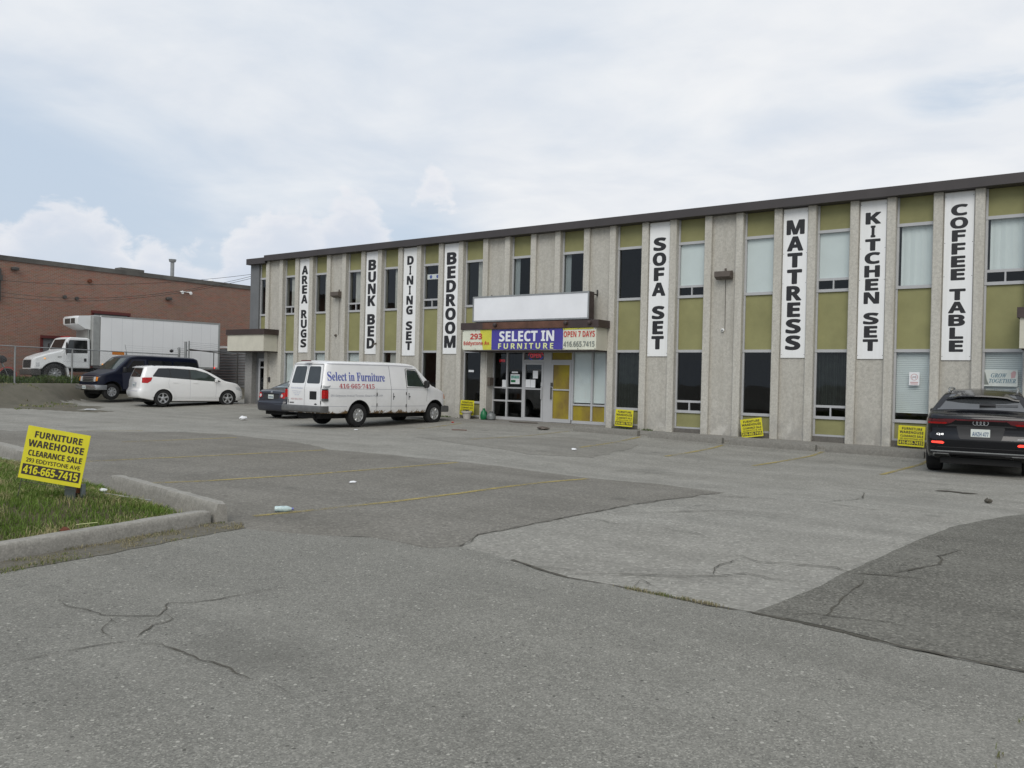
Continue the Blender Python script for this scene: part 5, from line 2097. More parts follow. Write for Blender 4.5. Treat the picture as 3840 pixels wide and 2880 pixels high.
def build_crossover():
    top = [(-1.03, 1.63), (-.55, 1.66), (.5, 1.685), (1.25, 1.67), (1.75, 1.60), (2.12, 1.45), (2.74, 1.14), (2.90, 1.11), (3.25, 1.075), (3.62, 1.03), (3.78, .95), (3.84, .80)]
    hw = [(-1.04, .76), (-1.0, .82), (-.9, .875), (-.6, .908), (0, .92), (2.9, .915), (3.3, .895), (3.6, .84), (3.76, .76), (3.84, .62)]
    tum = [(.25, .95), (.42, .99), (.65, 1.0), (1.0, .99), (1.22, .96), (1.68, .76)]
    zf = [(.3, .06), (.5, .0), (.7, .03), (.9, .12), (1.2, .2)]
    zr = [(.3, .12), (.45, .02), (.65, .0), (.78, .09), (1.08, .11), (1.25, .16), (1.66, .33)]
    bot = [(-1.04, .36), (-.5, .26), (.4, .22), (2.6, .22), (3.4, .24), (3.84, .30)]
    def zm(z):
        return z if z < .95 else .95 + (z - .95) * 1.12
    top = [(x * (1 if x < 2.9 else 1) if x < 2.9 else 2.9 + (x - 2.9) * .86, zm(z)) for x, z in top]
    hw = [(x if x < 2.9 else 2.9 + (x - 2.9) * .86, w) for x, w in hw]
    tum = [(zm(z), k) for z, k in tum]
    zr = [(zm(z), k) for z, k in zr]
    bot = bot[:-1] + [(3.71, .30)]
    sh = Shell(-1.04, 3.71, top, bot, hw, tum, zf, zr, .07, .03, .12)
    sh.zm = zm
    car = Car('crossover', 'white crossover wagon with five spoke wheels parked beside the navy van', 'car', sh, [M['carwhite']], [(0, .36, .405), (2.89, .36, .405)], .36)
    o = car.o
    for x in (0, 2.89):
        for sg in (1, -1):
            car.wheel(x, sg, .80, .36, .225, 5, .225)
    for sg in (1, -1):
        car.patch('window_band', M['trim'], [[(-.46, 1.26), (2.58, 1.085), (1.95, 1.44), (1.45, 1.555), (.4, 1.60), (-.18, 1.585)]], 'y', sg, r=.04, off=.003)
        car.patch('side_window', M['carglass'], [[(-.41, 1.27), (.28, 1.228), (.28, 1.585), (-.16, 1.565)]], 'y', sg, r=.05, off=.006)
        car.patch('side_window', M['carglass'], [[(.32, 1.225), (1.13, 1.18), (1.13, 1.55), (.32, 1.583)]], 'y', sg, r=.03, off=.006)
        car.patch('side_window', M['carglass_green'], [[(1.20, 1.175), (2.46, 1.105), (1.90, 1.43), (1.42, 1.535), (1.20, 1.545)]], 'y', sg, r=.04, off=.006)
        car.seam([(1.165, .33), (1.17, 1.14)], 'y', sg, .010, M['vangrey'])
        car.seam([(.28, .78), (.22, 1.0), (.26, 1.18)], 'y', sg, .008, M['vangrey'])
        car.seam([(2.32, .34), (2.36, .95), (2.34, 1.10)], 'y', sg, .010, M['vangrey'])
        car.seam([(.44, .405), (2.42, .40)], 'y', sg, .03, M['white'], 'sill_strip', .010)
        for x in (.42, 1.30):
            p, n = car.hit('y', sg, x + .1, 1.045)
            mb = MB()
            mb.box(x, x + .20, p.y - .018, p.y + .018, 1.035, 1.06)
            mb.build('door_handle', M['carwhite'], o)
        # flared arches
        for xc in (0, 2.89):
            a0, a1 = (-18, 200)
            pl = [(xc + .45 * math.cos(R(a)), .36 + .45 * math.sin(R(a))) for a in range(a0 + 20, a1 - 20, 10)]
            car.seam(pl, 'y', sg, .10, M['carwhite'], 'arch_flare', .034)
        t = car.patch('tail_light', M['taillens'], [[(-.66 if sg > 0 else -.86, 1.215), (-.46, 1.225), (-.52, 1.09), (-.66, 1.00), (-.68 if sg > 0 else -.88, 1.01)]], 'y', sg, off=.010, r=.03)
        car.patch('headlight', M['clearlens'], [[(3.30, .76), (3.60, .70), (3.57, .82), (3.26, .90)]], 'y', sg, off=.008, r=.03)
        car.patch('fog_lamp', M['clearlens'], [[(3.50, .42), (3.60, .42), (3.60, .47), (3.50, .47)]], 'y', sg, off=.006)
        car.mirror(2.32, 1.17, sg, .86, M['carwhite'], .12, .20, .15)
        mb = MB()
        mb.tube([(-.35, sg * .60, 1.735), (-.25, sg * .60, 1.79), (1.0, sg * .60, 1.79), (1.2, sg * .60, 1.73)], .018, 6)
        mb.build('roof_rail', M['trim'], o, 40)
    car.patch('rear_window', M['carglass'], [[(-.66, 1.23), (.66, 1.23), (.56, 1.56), (-.56, 1.56)]], 'x', -1, r=.06, off=.006)
    car.patch('windshield', M['carglass'], [[(-.74, 1.13), (.74, 1.13), (.56, 1.56), (-.56, 1.56)]], 'x', 1, r=.06)
    mb = MB()
    mb.prism([(-.88, 1.675), (-.74, 1.66), (-.3, 1.735), (-.4, 1.775), (-.70, 1.745)], 'y', -.58, .58)
    mb.build('spoiler', M['carwhite'], o, 40)
    car.patch('plate_recess', M['vangrey'], [[(-.30, .83), (.30, .83), (.30, 1.03), (-.30, 1.03)]], 'x', -1, r=.03, off=.004)
    p, n = car.hit('x', -1, 0, .92)
    plate(car, p.x - .012, .92, -1, 'CDKM 318')
    car.seam([(-.80, .66), (.80, .66)], 'x', -1, .02, M['vangrey'], 'bumper_step', .006)
    car.seam([(-.80, .79), (.80, .79)], 'x', -1, .012, M['vangrey'], 'bumper_step', .004)
    mb = MB()
    mb.box(-.87, -.80, -.05, .2, 1.18, 1.21)
    mb.build('rear_wiper', M['trim'], o)
    mb = MB()
    mb.box(-.8, 3.5, -.6, .6, .18, .30).cyl((0, -.75, .36), (0, .75, .36), .05, 8).cyl((2.89, -.75, .36), (2.89, .75, .36), .05, 8)
    mb.build('underbody', M['well'], o)
    car.place(-34.88, 20.74, 0.135, 77.5)


def build_sedan():
    top = [(-.98, 1.00), (-.88, 1.065), (-.5, 1.09), (-.33, 1.11), (.40, 1.40), (.8, 1.455), (1.35, 1.45), (1.65, 1.39), (2.45, 1.0), (3.1, .90), (3.45, .74), (3.56, .6)]
    hw = [(-.98, .66), (-.95, .74), (-.85, .82), (-.55, .87), (0, .88), (2.6, .88), (3.1, .84), (3.4, .72), (3.56, .5)]
    tum = [(.2, .94), (.40, .99), (.6, 1.0), (.95, .985), (1.05, .96), (1.47, .66)]
    zf = [(.3, .05), (.5, .0), (.7, .04), (.9, .12)]
    zr = [(.2, .08), (.35, .01), (.55, .0), (.66, .05), (1.0, .10), (1.1, .14)]
    bot = [(-.98, .30), (-.4, .22), (.4, .19), (2.4, .19), (3.2, .2), (3.56, .25)]
    sh = Shell(-.98, 3.56, top, bot, hw, tum, zf, zr, .06, .02, .09)
    car = Car('sedan', 'dark grey blue sedan half hidden behind the white cargo van', 'car', sh, [M['slategrey']], [(0, .31, .345), (2.6, .31, .345)], .31)
    o = car.o
    for x in (0, 2.6):
        for sg in (1, -1):
            car.wheel(x, sg, .765, .315, .205, 7, .205)
    for sg in (1, -1):
        t = car.patch('tail_light', M['taillens'], [[(sg * .50, .80), (sg * .70, .76), (sg * .82, .78), (sg * .80, .98), (sg * .58, .97)]], 'x', -1, off=.010, r=.05)
        car.patch('lamp_wrap', M['taillens'], [[(-.90, .78), (-.62, .84), (-.66, .96), (-.86, .97)]], 'y', sg, t, off=.008, r=.03)
        car.patch('lamp_lens', M['clearlens'], [[(sg * .60 + .055 * math.cos(R(a)), .86 + .06 * math.sin(R(a))) for a in range(0, 360, 24)]], 'x', -1, t, off=.014)
        car.patch('side_window', M['carglass_green'], [[(.05, 1.07), (1.0, 1.05), (1.0, 1.37), (.55, 1.36)]], 'y', sg, r=.03)
        car.patch('side_window', M['carglass_green'], [[(1.08, 1.05), (2.1, 1.02), (1.55, 1.33), (1.08, 1.37)]], 'y', sg, r=.03)
        car.seam([(1.04, .3), (1.04, 1.05)], 'y', sg, .008)
        car.seam([(.15, .7), (.0, 1.06)], 'y', sg, .008)
        car.mirror(2.0, 1.05, sg, .82, M['slategrey'], .10, .18, .13)
        for x in (.25, 1.15):
            p, n = car.hit('y', sg, x, .92)
            mb = MB()
            mb.box(x, x + .18, p.y - .015, p.y + .015, .91, .94)
            mb.build('door_handle', M['slategrey'], o)
        car.patch('headlight', M['clearlens'], [[(sg * .45, .62), (sg * .72, .64), (sg * .70, .74), (sg * .5, .72)]], 'x', 1, off=.006)
    car.patch('rear_window', M['skyglass'], [[(-.24, -.56), (.34, -.46), (.34, .46), (-.24, .56)]], 'z', 1, r=.05, off=.006)
    car.patch('windshield', M['carglass'], [[(-.72, 1.04), (.72, 1.04), (.52, 1.38), (-.52, 1.38)]], 'x', 1, r=.05)
    car.seam([(-.52, .70), (.52, .70)], 'x', -1, .010, M['well'], 'boot_seam')
    car.patch('boot_recess', M['trim'], [[(-.44, .74), (.44, .74), (.42, .90), (-.42, .90)]], 'x', -1, r=.03, off=.003)
    car.patch('boot_garnish', M['well'], [[(-.44, .905), (.44, .905), (.44, .935), (-.44, .935)]], 'x', -1, off=.008)
    p, n = car.hit('x', -1, 0, .82)
    plate(car, p.x - .012, .82, -1, 'BHAN 604')
    car.patch('badge', M['chrome'], [[(.055 * math.cos(R(a)), .985 + .035 * math.sin(R(a))) for a in range(0, 360, 30)]], 'x', -1, off=.006)
    car.patch('bumper_step', M['slategrey'], [[(-.78, .58), (.78, .58), (.78, .655), (-.78, .655)]], 'x', -1, off=.025, r=.02)
    mb = MB()
    mb.box(-.7, 3.2, -.55, .55, .15, .28).cyl((0, -.7, .31), (0, .7, .31), .05, 8)
    mb.build('underbody', M['well'], o)
    car.place(-25.65, 20.72, 0.0, 91.0)


def build_black_suv():
    top = [(-1.0, 1.16), (-.93, 1.205), (-.80, 1.23), (-.70, 1.26), (-.22, 1.60), (.15, 1.665), (.9, 1.70), (1.5, 1.66), (1.9, 1.54), (2.75, 1.12), (3.5, 1.02), (3.85, .88), (3.98, .7)]
    hw = [(-1.0, .78), (-.97, .86), (-.90, .925), (-.70, .97), (-.3, .99), (.2, .998), (3.0, .998), (3.5, .96), (3.8, .86), (3.98, .62)]
    tum = [(.25, .93), (.45, .985), (.7, 1.0), (1.0, 1.0), (1.12, .985), (1.20, .955), (1.70, .625)]
    zf = [(.3, .04), (.5, .0), (.8, .02), (1.0, .1)]
    zr = [(.25, .16), (.40, .05), (.55, .02), (.72, .0), (.80, .05), (1.0, .055), (1.1, .0), (1.2, .03), (1.6, .06)]
    bot = [(-1.0, .40), (-.6, .28), (.5, .25), (2.6, .25), (3.98, .3)]
    sh = Shell(-1.0, 3.98, top, bot, hw, tum, zf, zr, .055, .03, .07)
    car = Car('luxury_suv', 'glossy black coupe style SUV with lit red bumper lamps, backing out at the right', 'car', sh, [M['blackpaint']], [(0, .385, .425), (2.995, .385, .425)], .385)
    o = car.o
    for x in (0, 2.995):
        for sg in (1, -1):
            car.wheel(x, sg, .85, .388, .285, 5, .265)
    car.patch('rear_window', M['hatchglass'], [[(-.66, -.80), (-.24, -.60), (-.24, .60), (-.66, .80)]], 'z', 1, r=.04, off=.005)
    # overhanging roof spoiler
    mb = MB()
    rings = []
    for i in range(13):
        t = -1 + i / 6
        y = t * .64
        dx = .05 * t * t
        dz = -.05 * t * t - (.03 if abs(t) > .8 else 0)
        rings.append([(-.46 + dx, y, 1.585 + dz), (-.47 + dx, y, 1.56 + dz), (-.28 + dx, y, 1.545 + dz), (-.05, y * .97, 1.60 + dz), (0.0, y * .97, 1.668 + dz), (-.22 + dx, y, 1.645 + dz)])
    mb.loft(rings)
    sp = mb.build('roof_spoiler', M['blackpaint'], o, 40)
    mb = MB()
    for sg in (1, -1):
        mb.prism([(-.50, sg * .58), (-.28, sg * .585), (-.10, sg * .70), (-.32, sg * .76)][::1], 'z', 1.40, 1.425)
    for sg in (1, -1):
        car.patch('window_pillar', M['blackpaint'], [[(-.64, sg * .80), (-.60, sg * .74), (-.22, sg * .56), (-.16, sg * .64)]], 'z', 1, off=.010)
        car.patch('window_band', M['trim'], [[(-.46, 1.20), (2.45, 1.11), (1.75, 1.47), (1.0, 1.60), (.2, 1.575), (-.12, 1.45)]], 'y', sg, r=.04, off=.003)
        car.patch('side_window', M['carglass'], [[(-.36, 1.215), (.46, 1.19), (.46, 1.56), (.2, 1.555), (-.08, 1.44)]], 'y', sg, r=.04, off=.006)
        car.patch('side_window', M['carglass'], [[(.52, 1.188), (1.35, 1.16), (1.35, 1.55), (.52, 1.57)]], 'y', sg, r=.03, off=.006)
        car.patch('side_window', M['carglass'], [[(1.42, 1.158), (2.32, 1.13), (1.72, 1.45), (1.42, 1.53)]], 'y', sg, r=.03, off=.006)
        car.seam([(1.38, .35), (1.38, 1.16)], 'y', sg, .008)
        car.seam([(.5, .8), (.3, 1.18)], 'y', sg, .008)
        mb = MB()
        mb.tube([(-.15, sg * .60, 1.635), (-.02, sg * .615, 1.715), (.3, sg * .615, 1.735), (1.2, sg * .60, 1.735), (1.55, sg * .585, 1.67)], .022, 8)
        mb.build('roof_rail', M['chrome'], o, 40)
        car.mirror(2.25, 1.18, sg, .92, M['blackpaint'], .13, .22, .16)
        # lamp clusters
        t = car.patch('tail_light', M['darkred'], [[(sg * .40, 1.115), (sg * .93, 1.10), (sg * .93, 1.005), (sg * .60, 1.01), (sg * .52, 1.03)]], 'x', -1, off=.008, r=.015)
        car.patch('lamp_bar', M['taillens'], [[(sg * .60, 1.012), (sg * .915, 1.008), (sg * .92, 1.045), (sg * .58, 1.045)]], 'x', -1, t, off=.013, r=.008)
        car.patch('lamp_wrap', M['darkred'], [[(-.95, 1.01), (-.66, 1.06), (-.70, 1.11), (-.95, 1.10)]], 'y', sg, t, off=.008)
        car.patch('brake_light', M['redlit'], [[(sg * .64, .615), (sg * .85, .625), (sg * .85, .66), (sg * .66, .665), (sg * .62, .64)]], 'x', -1, off=.010, r=.012)
        car.patch('exhaust_outlet', M['chrome'], [[(sg * .50, .335), (sg * .84, .345), (sg * .82, .425), (sg * .54, .425)]], 'x', -1, off=.010, r=.015)
        car.patch('exhaust_mouth', M['well'], [[(sg * .56, .355), (sg * .81, .360), (sg * .79, .41), (sg * .58, .41)]], 'x', -1, off=.014, r=.01)
        car.patch('headlight', M['clearlens'], [[(sg * .5, .78), (sg * .8, .80), (sg * .78, .90), (sg * .55, .88)]], 'x', 1, off=.006)
    car.patch('light_strip', M['darkred'], [[(-.42, 1.085), (.42, 1.085), (.42, 1.112), (-.42, 1.112)]], 'x', -1, off=.009)
    car.patch('boot_ledge', M['trim'], [[(-.62, .972), (.62, .972), (.50, 1.0), (-.50, 1.0)]], 'x', -1, off=.004)
    for y in (-.09, -.03, .03, .09):
        mb = MB()
        p, n = car.hit('x', -1, y, 1.045)
        pts = [(p.x - .012, y + .042 * math.cos(R(a)), 1.045 + .042 * math.sin(R(a))) for a in range(0, 361, 20)]
        mb.tube(pts, .006, 5)
        mb.build('ring_badge', M['chrome'], o)
    mb = MB()
    car.text(mb, 'Q8', 'x', -1, .70, .795, .13, .045, 'sans', .006, 0, True)
    car.text(mb, 'quattro', 'x', -1, -.70, .755, .15, .022, 'slant', .006, 0, True)
    mb.build('badge_lettering', M['chrome'], o, fix=False)
    p, n = car.hit('x', -1, 0, .84)
    plate(car, p.x - .014, .84, -1, 'AHZH 477', .33, .17)
    car.patch('plate_recess', M['trim'], [[(-.36, .72), (.36, .72), (.42, .97), (-.42, .97)]], 'x', -1, r=.04, off=.002)
    car.seam([(-.74, .70), (.74, .70)], 'x', -1, .012, M['well'], 'boot_seam')
    for sg in (1, -1):
        car.seam([(sg * .74, .70), (sg * .76, .98)], 'x', -1, .008, M['well'], 'boot_seam')
    car.seam([(-.86, .47), (.86, .47)], 'x', -1, .022, M['galv'], 'bumper_strip', .010)
    car.patch('diffuser', M['trim'], [[(-.80, .29), (.80, .29), (.88, .455), (-.88, .455)]], 'x', -1, r=.03, off=.006)
    car.patch('bumper_line', M['trim'], [[(-.86, .545), (.86, .545), (.86, .557), (-.86, .557)]], 'x', -1, off=.004)
    mb = MB()
    mb.prism([(-.02, 1.255), (.05, 1.255), (.05, 1.335), (.0, 1.335)], 'x', -.70, -.64)
    rings = []
    P0, P1 = car.hit('z', 1, -.58, -.02)[0], car.hit('z', 1, -.54, -.62)[0]
    mb = MB()
    mb.loft([[(P0.x - .02, P0.y + .06, P0.z + .012), (P0.x + .04, P0.y + .06, P0.z + .045), (P0.x + .03, P0.y + .06, P0.z + .07), (P0.x - .03, P0.y + .06, P0.z + .035)],
             [(P0.x - .01, P0.y - .22, P0.z + .015), (P0.x + .035, P0.y - .22, P0.z + .045), (P0.x + .03, P0.y - .22, P0.z + .06), (P0.x - .01, P0.y - .22, P0.z + .035)]])
    mb.tube([(P0.x + .01, P0.y - .2, P0.z + .035), (P1.x, P1.y, P1.z + .03)], .008, 6)
    mb.build('rear_wiper', M['trim'], o)
    mb = MB()
    mb.box(-.8, 3.6, -.7, .7, .22, .34).cyl((0, -.8, .38), (0, .8, .38), .06, 8).cyl((2.995, -.8, .38), (2.995, .8, .38), .06, 8)
    mb.build('underbody', M['well'], o)
    car.patch('windshield', M['carglass'], [[(-.78, 1.17), (.78, 1.17), (.58, 1.58), (-.58, 1.58)]], 'x', 1, r=.05)
    car.place(-2.56, 20.75, -0.14, 95.3)
    o.scale = (1.06, 1.06, 1.06)


def build_truck():
    """Refrigerated box truck; local x forward, wheel line at z = 0, near (left) side at y = +1.22."""
    top = [(-.35, 2.35), (-.27, 2.41), (.60, 2.41), (.74, 2.34), (.98, 1.74), (1.12, 1.68), (1.7, 1.52), (2.2, 1.33), (2.32, 1.20)]
    hw = [(-.35, 1.12), (-.31, 1.16), (.85, 1.16), (1.2, 1.08), (1.8, .95), (2.2, .84), (2.32, .72)]
    tum = [(.5, .97), (.8, 1.0), (1.55, 1.0), (1.7, .98), (2.45, .90)]
    zf = [(.5, .0), (1.2, .04)]
    zr = [(.5, 0), (2.5, .0)]
    bot = [(-.35, .80), (.85, .80), (.9, .72), (2.32, .72)]
    sh = Shell(-.35, 2.32, top, bot, hw, tum, zf, zr, .08, .02, .07)
    car = Car('box_truck', 'white refrigerated box truck behind the chain link fence by the brick wall', 'truck', sh, [M['truckwhite']], [(1.30, .5, .62)], .5)
    o = car.o
    for sg in (1, -1):
        car.wheel(1.30, sg, .92, .5, .28, 10, .29)
        for yy in (.92, .62):
            car.wheel(-5.6, sg, yy, .5, .26, 10, .29)
        car.patch('window_frame', M['trim'], [[(-.22, 1.60), (.86, 1.57), (.66, 2.26), (-.22, 2.28)]], 'y', sg, r=.05, off=.004)
        car.patch('side_window', M['carglass'], [[(-.18, 1.64), (.42, 1.62), (.42, 2.24), (-.18, 2.25)]], 'y', sg, r=.05, off=.007)
        car.patch('quarter_window', M['vanglass'], [[(.46, 1.62), (.81, 1.60), (.63, 2.23), (.46, 2.24)]], 'y', sg, r=.03, off=.007)
        car.seam([(-.26, .86), (-.26, 2.32), (.68, 2.32), (.92, 1.5), (.92, .95), (.80, .86), (-.26, .86)], 'y', sg, .016, M['vangrey'])
        car.seam([(-.26, 1.14), (.92, 1.14)], 'y', sg, .012, M['vangrey'], 'body_crease')
        car.patch('door_handle', M['trim'], [[(-.16, 1.16), (-.04, 1.16), (-.04, 1.33), (-.16, 1.33)]], 'y', sg, r=.03, off=.012)
        car.patch('headlight', M['clearlens'], [[(1.98, .86), (2.14, .86), (2.14, 1.06), (1.98, 1.06)]], 'y', sg, off=.012, r=.02)
        car.patch('turn_signal', M['amberlit'], [[(1.72, 1.24), (1.79, 1.24), (1.79, 1.30), (1.72, 1.30)]], 'y', sg, off=.02, r=.01)
        car.patch('hood_vent', M['trim'], [[(1.02, 1.36), (1.20, 1.35), (1.20, 1.38), (1.02, 1.39)]], 'y', sg, off=.008)
        pl = [(1.30 + .68 * math.cos(R(a)), .5 + .66 * math.sin(R(a))) for a in range(20, 171, 10)]
        car.seam(pl, 'y', sg, .10, M['truckwhite'], 'fender_flare', .05)
        mb = MB()
        mb.prism([(.62, .30), (.68, .30), (.80, .95), (.74, .98)], 'y', sg * .80, sg * 1.17)
        mb.build('mud_flap', M['truckwhite'], o)
        mb = MB()
        mb.cyl((.80, sg * 1.10, 2.15), (.88, sg * 1.40, 2.1), .015, 6).cyl((.80, sg * 1.14, 1.5), (.88, sg * 1.40, 1.55), .015, 6).box(.86, .90, sg * 1.40 - .08, sg * 1.40 + .08, 1.55, 2.10)
        mb.build('mirror', M['trim'], o)
    car.patch('windshield', M['carglass'], [[(-.88, 1.78), (.88, 1.78), (.84, 2.30), (-.84, 2.30)]], 'x', 1, r=.06)
    car.patch('grille', M['trim'], [[(-.60, .78), (.60, .78), (.60, 1.18), (-.60, 1.18)]], 'x', 1, r=.03, off=.02)
    bar_bumper(car, 2.42, .2, 1.0, .42, .70, M['darksteel'], True, .08, .2)
    mb = MB()
    mb.box(.45, .60, -.5, -.4, 2.43, 2.47).box(.45, .60, -.05, .05, 2.43, 2.47).box(.45, .60, .4, .5, 2.43, 2.47)
    mb.build('roof_marker', M['taillens'], o)
    # chassis
    mb = MB()
    mb.box(-7.3, 2.0, -.45, -.35, .62, .85).box(-7.3, 2.0, .35, .45, .62, .85).cyl((-5.6, -.9, .5), (-5.6, .9, .5), .10, 10).box(-2.6, -.6, .5, 1.0, .45, .80).box(-7.42, -7.3, -1.2, 1.2, .45, .60)
    mb.build('chassis', M['well'], o)
    # box body
    x0, x1, z0, z1 = -7.42, -.40, .98, 3.62
    mb = MB()
    mb.box(x0, x1 - .42, -1.22, 1.22, z0, z1)
    b = mb.build('box_body', M['boxwhite'], o)
    mb = MB()
    mb.bevbox(x1 - .419, x1, -1.215, 1.215, z0, z1 - .005, .05)
    mb.build('box_nose', M['boxgrey'], b, 30)
    mb = MB()
    mb.box(x0 - .02, x1 - .43, 1.2205, 1.235, z1 - .07, z1 + .015).box(x0 - .02, x1 - .43, 1.2205, 1.235, z0 - .03, z0 + .08).box(x0 - .02, x0 + .08, 1.2205, 1.236, z0 + .081, z1 - .071)
    mb.box(x0 - .02, x1 - .43, -1.235, -1.2205, z1 - .07, z1 + .015).box(x0 - .02, x1 - .43, -1.235, -1.2205, z0 - .03, z0 + .08)
    mb.build('corner_rail', M['boxgrey'], b)
    mb = MB()
    for i in range(1, 12):
        x = x0 + (x1 - .42 - x0) * i / 12
        mb.box(x - .003, x + .003, 1.2203, 1.2222, z0 + .1, z1 - .08)
    mb.build('panel_joint', M['vangrey'], b)
    mb = MB()
    mb.box(-2.05, -1.42, 1.2204, 1.224, z0 + .60, z0 + .78)
    mb.build('yellow_label', M['amber'], b)
    for x, m in ((x1 - .55, 'amberlit'), (x0 + .30, 'redlit')):
        mb = MB()
        mb.lathe([(.05, 0), (.05, .02), (.03, .035), (.001, .04)], 12, 'y', Matrix.Translation((x, 1.236, z0 + .05)))
        mb.build('marker_lamp', M[m], b)
    # refrigeration unit on the front of the box
    mb = MB()
    P = [(x1 + .001, 2.85), (x1 + .30, 2.90), (x1 + .72, 3.10), (x1 + .76, 3.2), (x1 + .76, 3.45), (x1 + .68, 3.55), (x1 + .001, 3.60)]
    rings = []
    for y, k in ((-.95, .94), (-.88, 1), (.70, 1), (.95, .82)):
        rings.append([(x1 + (p[0] - x1) * k, y, p[1]) for p in P])
    mb.loft(rings)
    u = mb.build('refrigeration_unit', M['truckwhite'], o, 30)
    mb = MB()
    for i in range(4):
        for j in range(2):
            mb.box(x1 + .15 + j * .14, x1 + .27 + j * .14, .90 - .0, .93, 3.12 + i * .055, 3.155 + i * .055)
    mb.box(x1 + .6, x1 + .764, .30, .78, 3.16, 3.42).box(x1 + .6, x1 + .764, -.60, .20, 3.16, 3.42)
    mb.build('vent_grille', M['darksteel'], u)
    mb = MB()
    mb.box(x1 + .002, x1 + .12, .30, .80, 1.6, 2.86).cyl((x1 + .08, .9, 1.2), (x1 + .08, .9, 2.86), .03, 8)
    mb.build('duct', M['boxgrey'], u)
    o.location = (-45.03, 22.14, 0.92)
    o.rotation_euler = (0, 0, R(-98))


# ------------------------------------------------------------------ neighbours and small things
def build_brick():
    X = -48.5
    B = empty('brick_warehouse', 'long red brick warehouse wall behind the box truck', 'building', (X, 24, 0.9))
    W = Matrix.Translation((X, 24, .9)).inverted()

    def part(mb, name, mat, sm=None):
        o = mb.build(name, mat, None, sm)
        o.parent = B
        o.matrix_parent_inverse = W
        return o
    y0, y1 = -6.0, 46.0
    mb = MB()
    mb.box(X - 20, X, y0, y1, 0.3, 7.40)
    part(mb, 'wall', M['brick'])
    mb = MB()
    mb.box(X - 20.1, X + .06, y0 - .05, y1 + .05, 7.4005, 7.66)
    part(mb, 'coping', M['parapet'])
    mb = MB()
    mb.box(X - 1.6, X - .9, 26.9, 28.4, 7.661, 7.93)
    part(mb, 'roof_hatch', M['parapet'])
    mb = MB()
    mb.cyl((X - 1.0, 30.35, 7.661), (X - 1.0, 30.35, 8.72), .12, 14).cyl((X - 1.0, 30.35, 8.70), (X - 1.0, 30.35, 8.86), .20, 14, .24)
    part(mb, 'roof_vent_pipe', M['galv'], 40)
    mb = MB()
    mb.lathe([(.22, 0), (.20, .12), (.1, .2), (.0, .22)], 14, 'z', Matrix.Translation((X - .8, 33.0, 7.661)))
    part(mb, 'roof_vent', M['white'], 40)
    for a, b, z in ((24.7, 27.0, 4.95), (21.9, 23.1, 3.36)):
        mb = MB()
        mb.box(X + .001, X + .16, a, b, z, z + .16).box(X + .001, X + .06, a + .001, a + .14, .9, z - .001).box(X + .001, X + .06, b - .14, b - .001, .9, z - .001)
        part(mb, 'loading_door_frame', M['loadred'])
        mb = MB()
        mb.box(X + .002, X + .03, a + .141, b - .141, .9, z - .002)
        part(mb, 'loading_door', M['slat'])
    mb = MB()
    mb.box(X + .001, X + .14, 19.55, 19.80, 5.2, 6.95).box(X + .001, X + .20, 19.50, 19.85, 6.3, 6.6)
    part(mb, 'service_conduit', M['darksteel'])
    for y, z, m in ((20.48, 7.03, 'darksteel'), (29.47, 6.25, 'darksteel')):
        mb = MB()
        mb.bevbox(X + .001, X + .26, y - .18, y + .18, z - .09, z + .06, .04)
        part(mb, 'wall_lamp', M[m])
    for y, z in ((23.15, 5.74), (23.83, 5.72)):
        mb = MB()
        mb.cyl((X + .001, y, z), (X + .12, y, z), .10, 12)
        part(mb, 'wall_vent', M['darksteel'])
    mb = MB()
    mb.cyl((X + .001, 24.54, 6.79), (X + .16, 24.54, 6.79), .11, 12)
    part(mb, 'alarm_bell', M['rust'])
    mb = MB()
    for y in (30.34, 30.92):
        mb.lathe([(.03, 0), (.11, .12), (.1, .14), (.001, .15)], 12, 'x', Matrix.Translation((X + .10, y, 6.70)))
    mb.box(X + .001, X + .06, 30.3, 30.95, 6.74, 6.80)
    part(mb, 'twin_flood_lamp', M['white'])


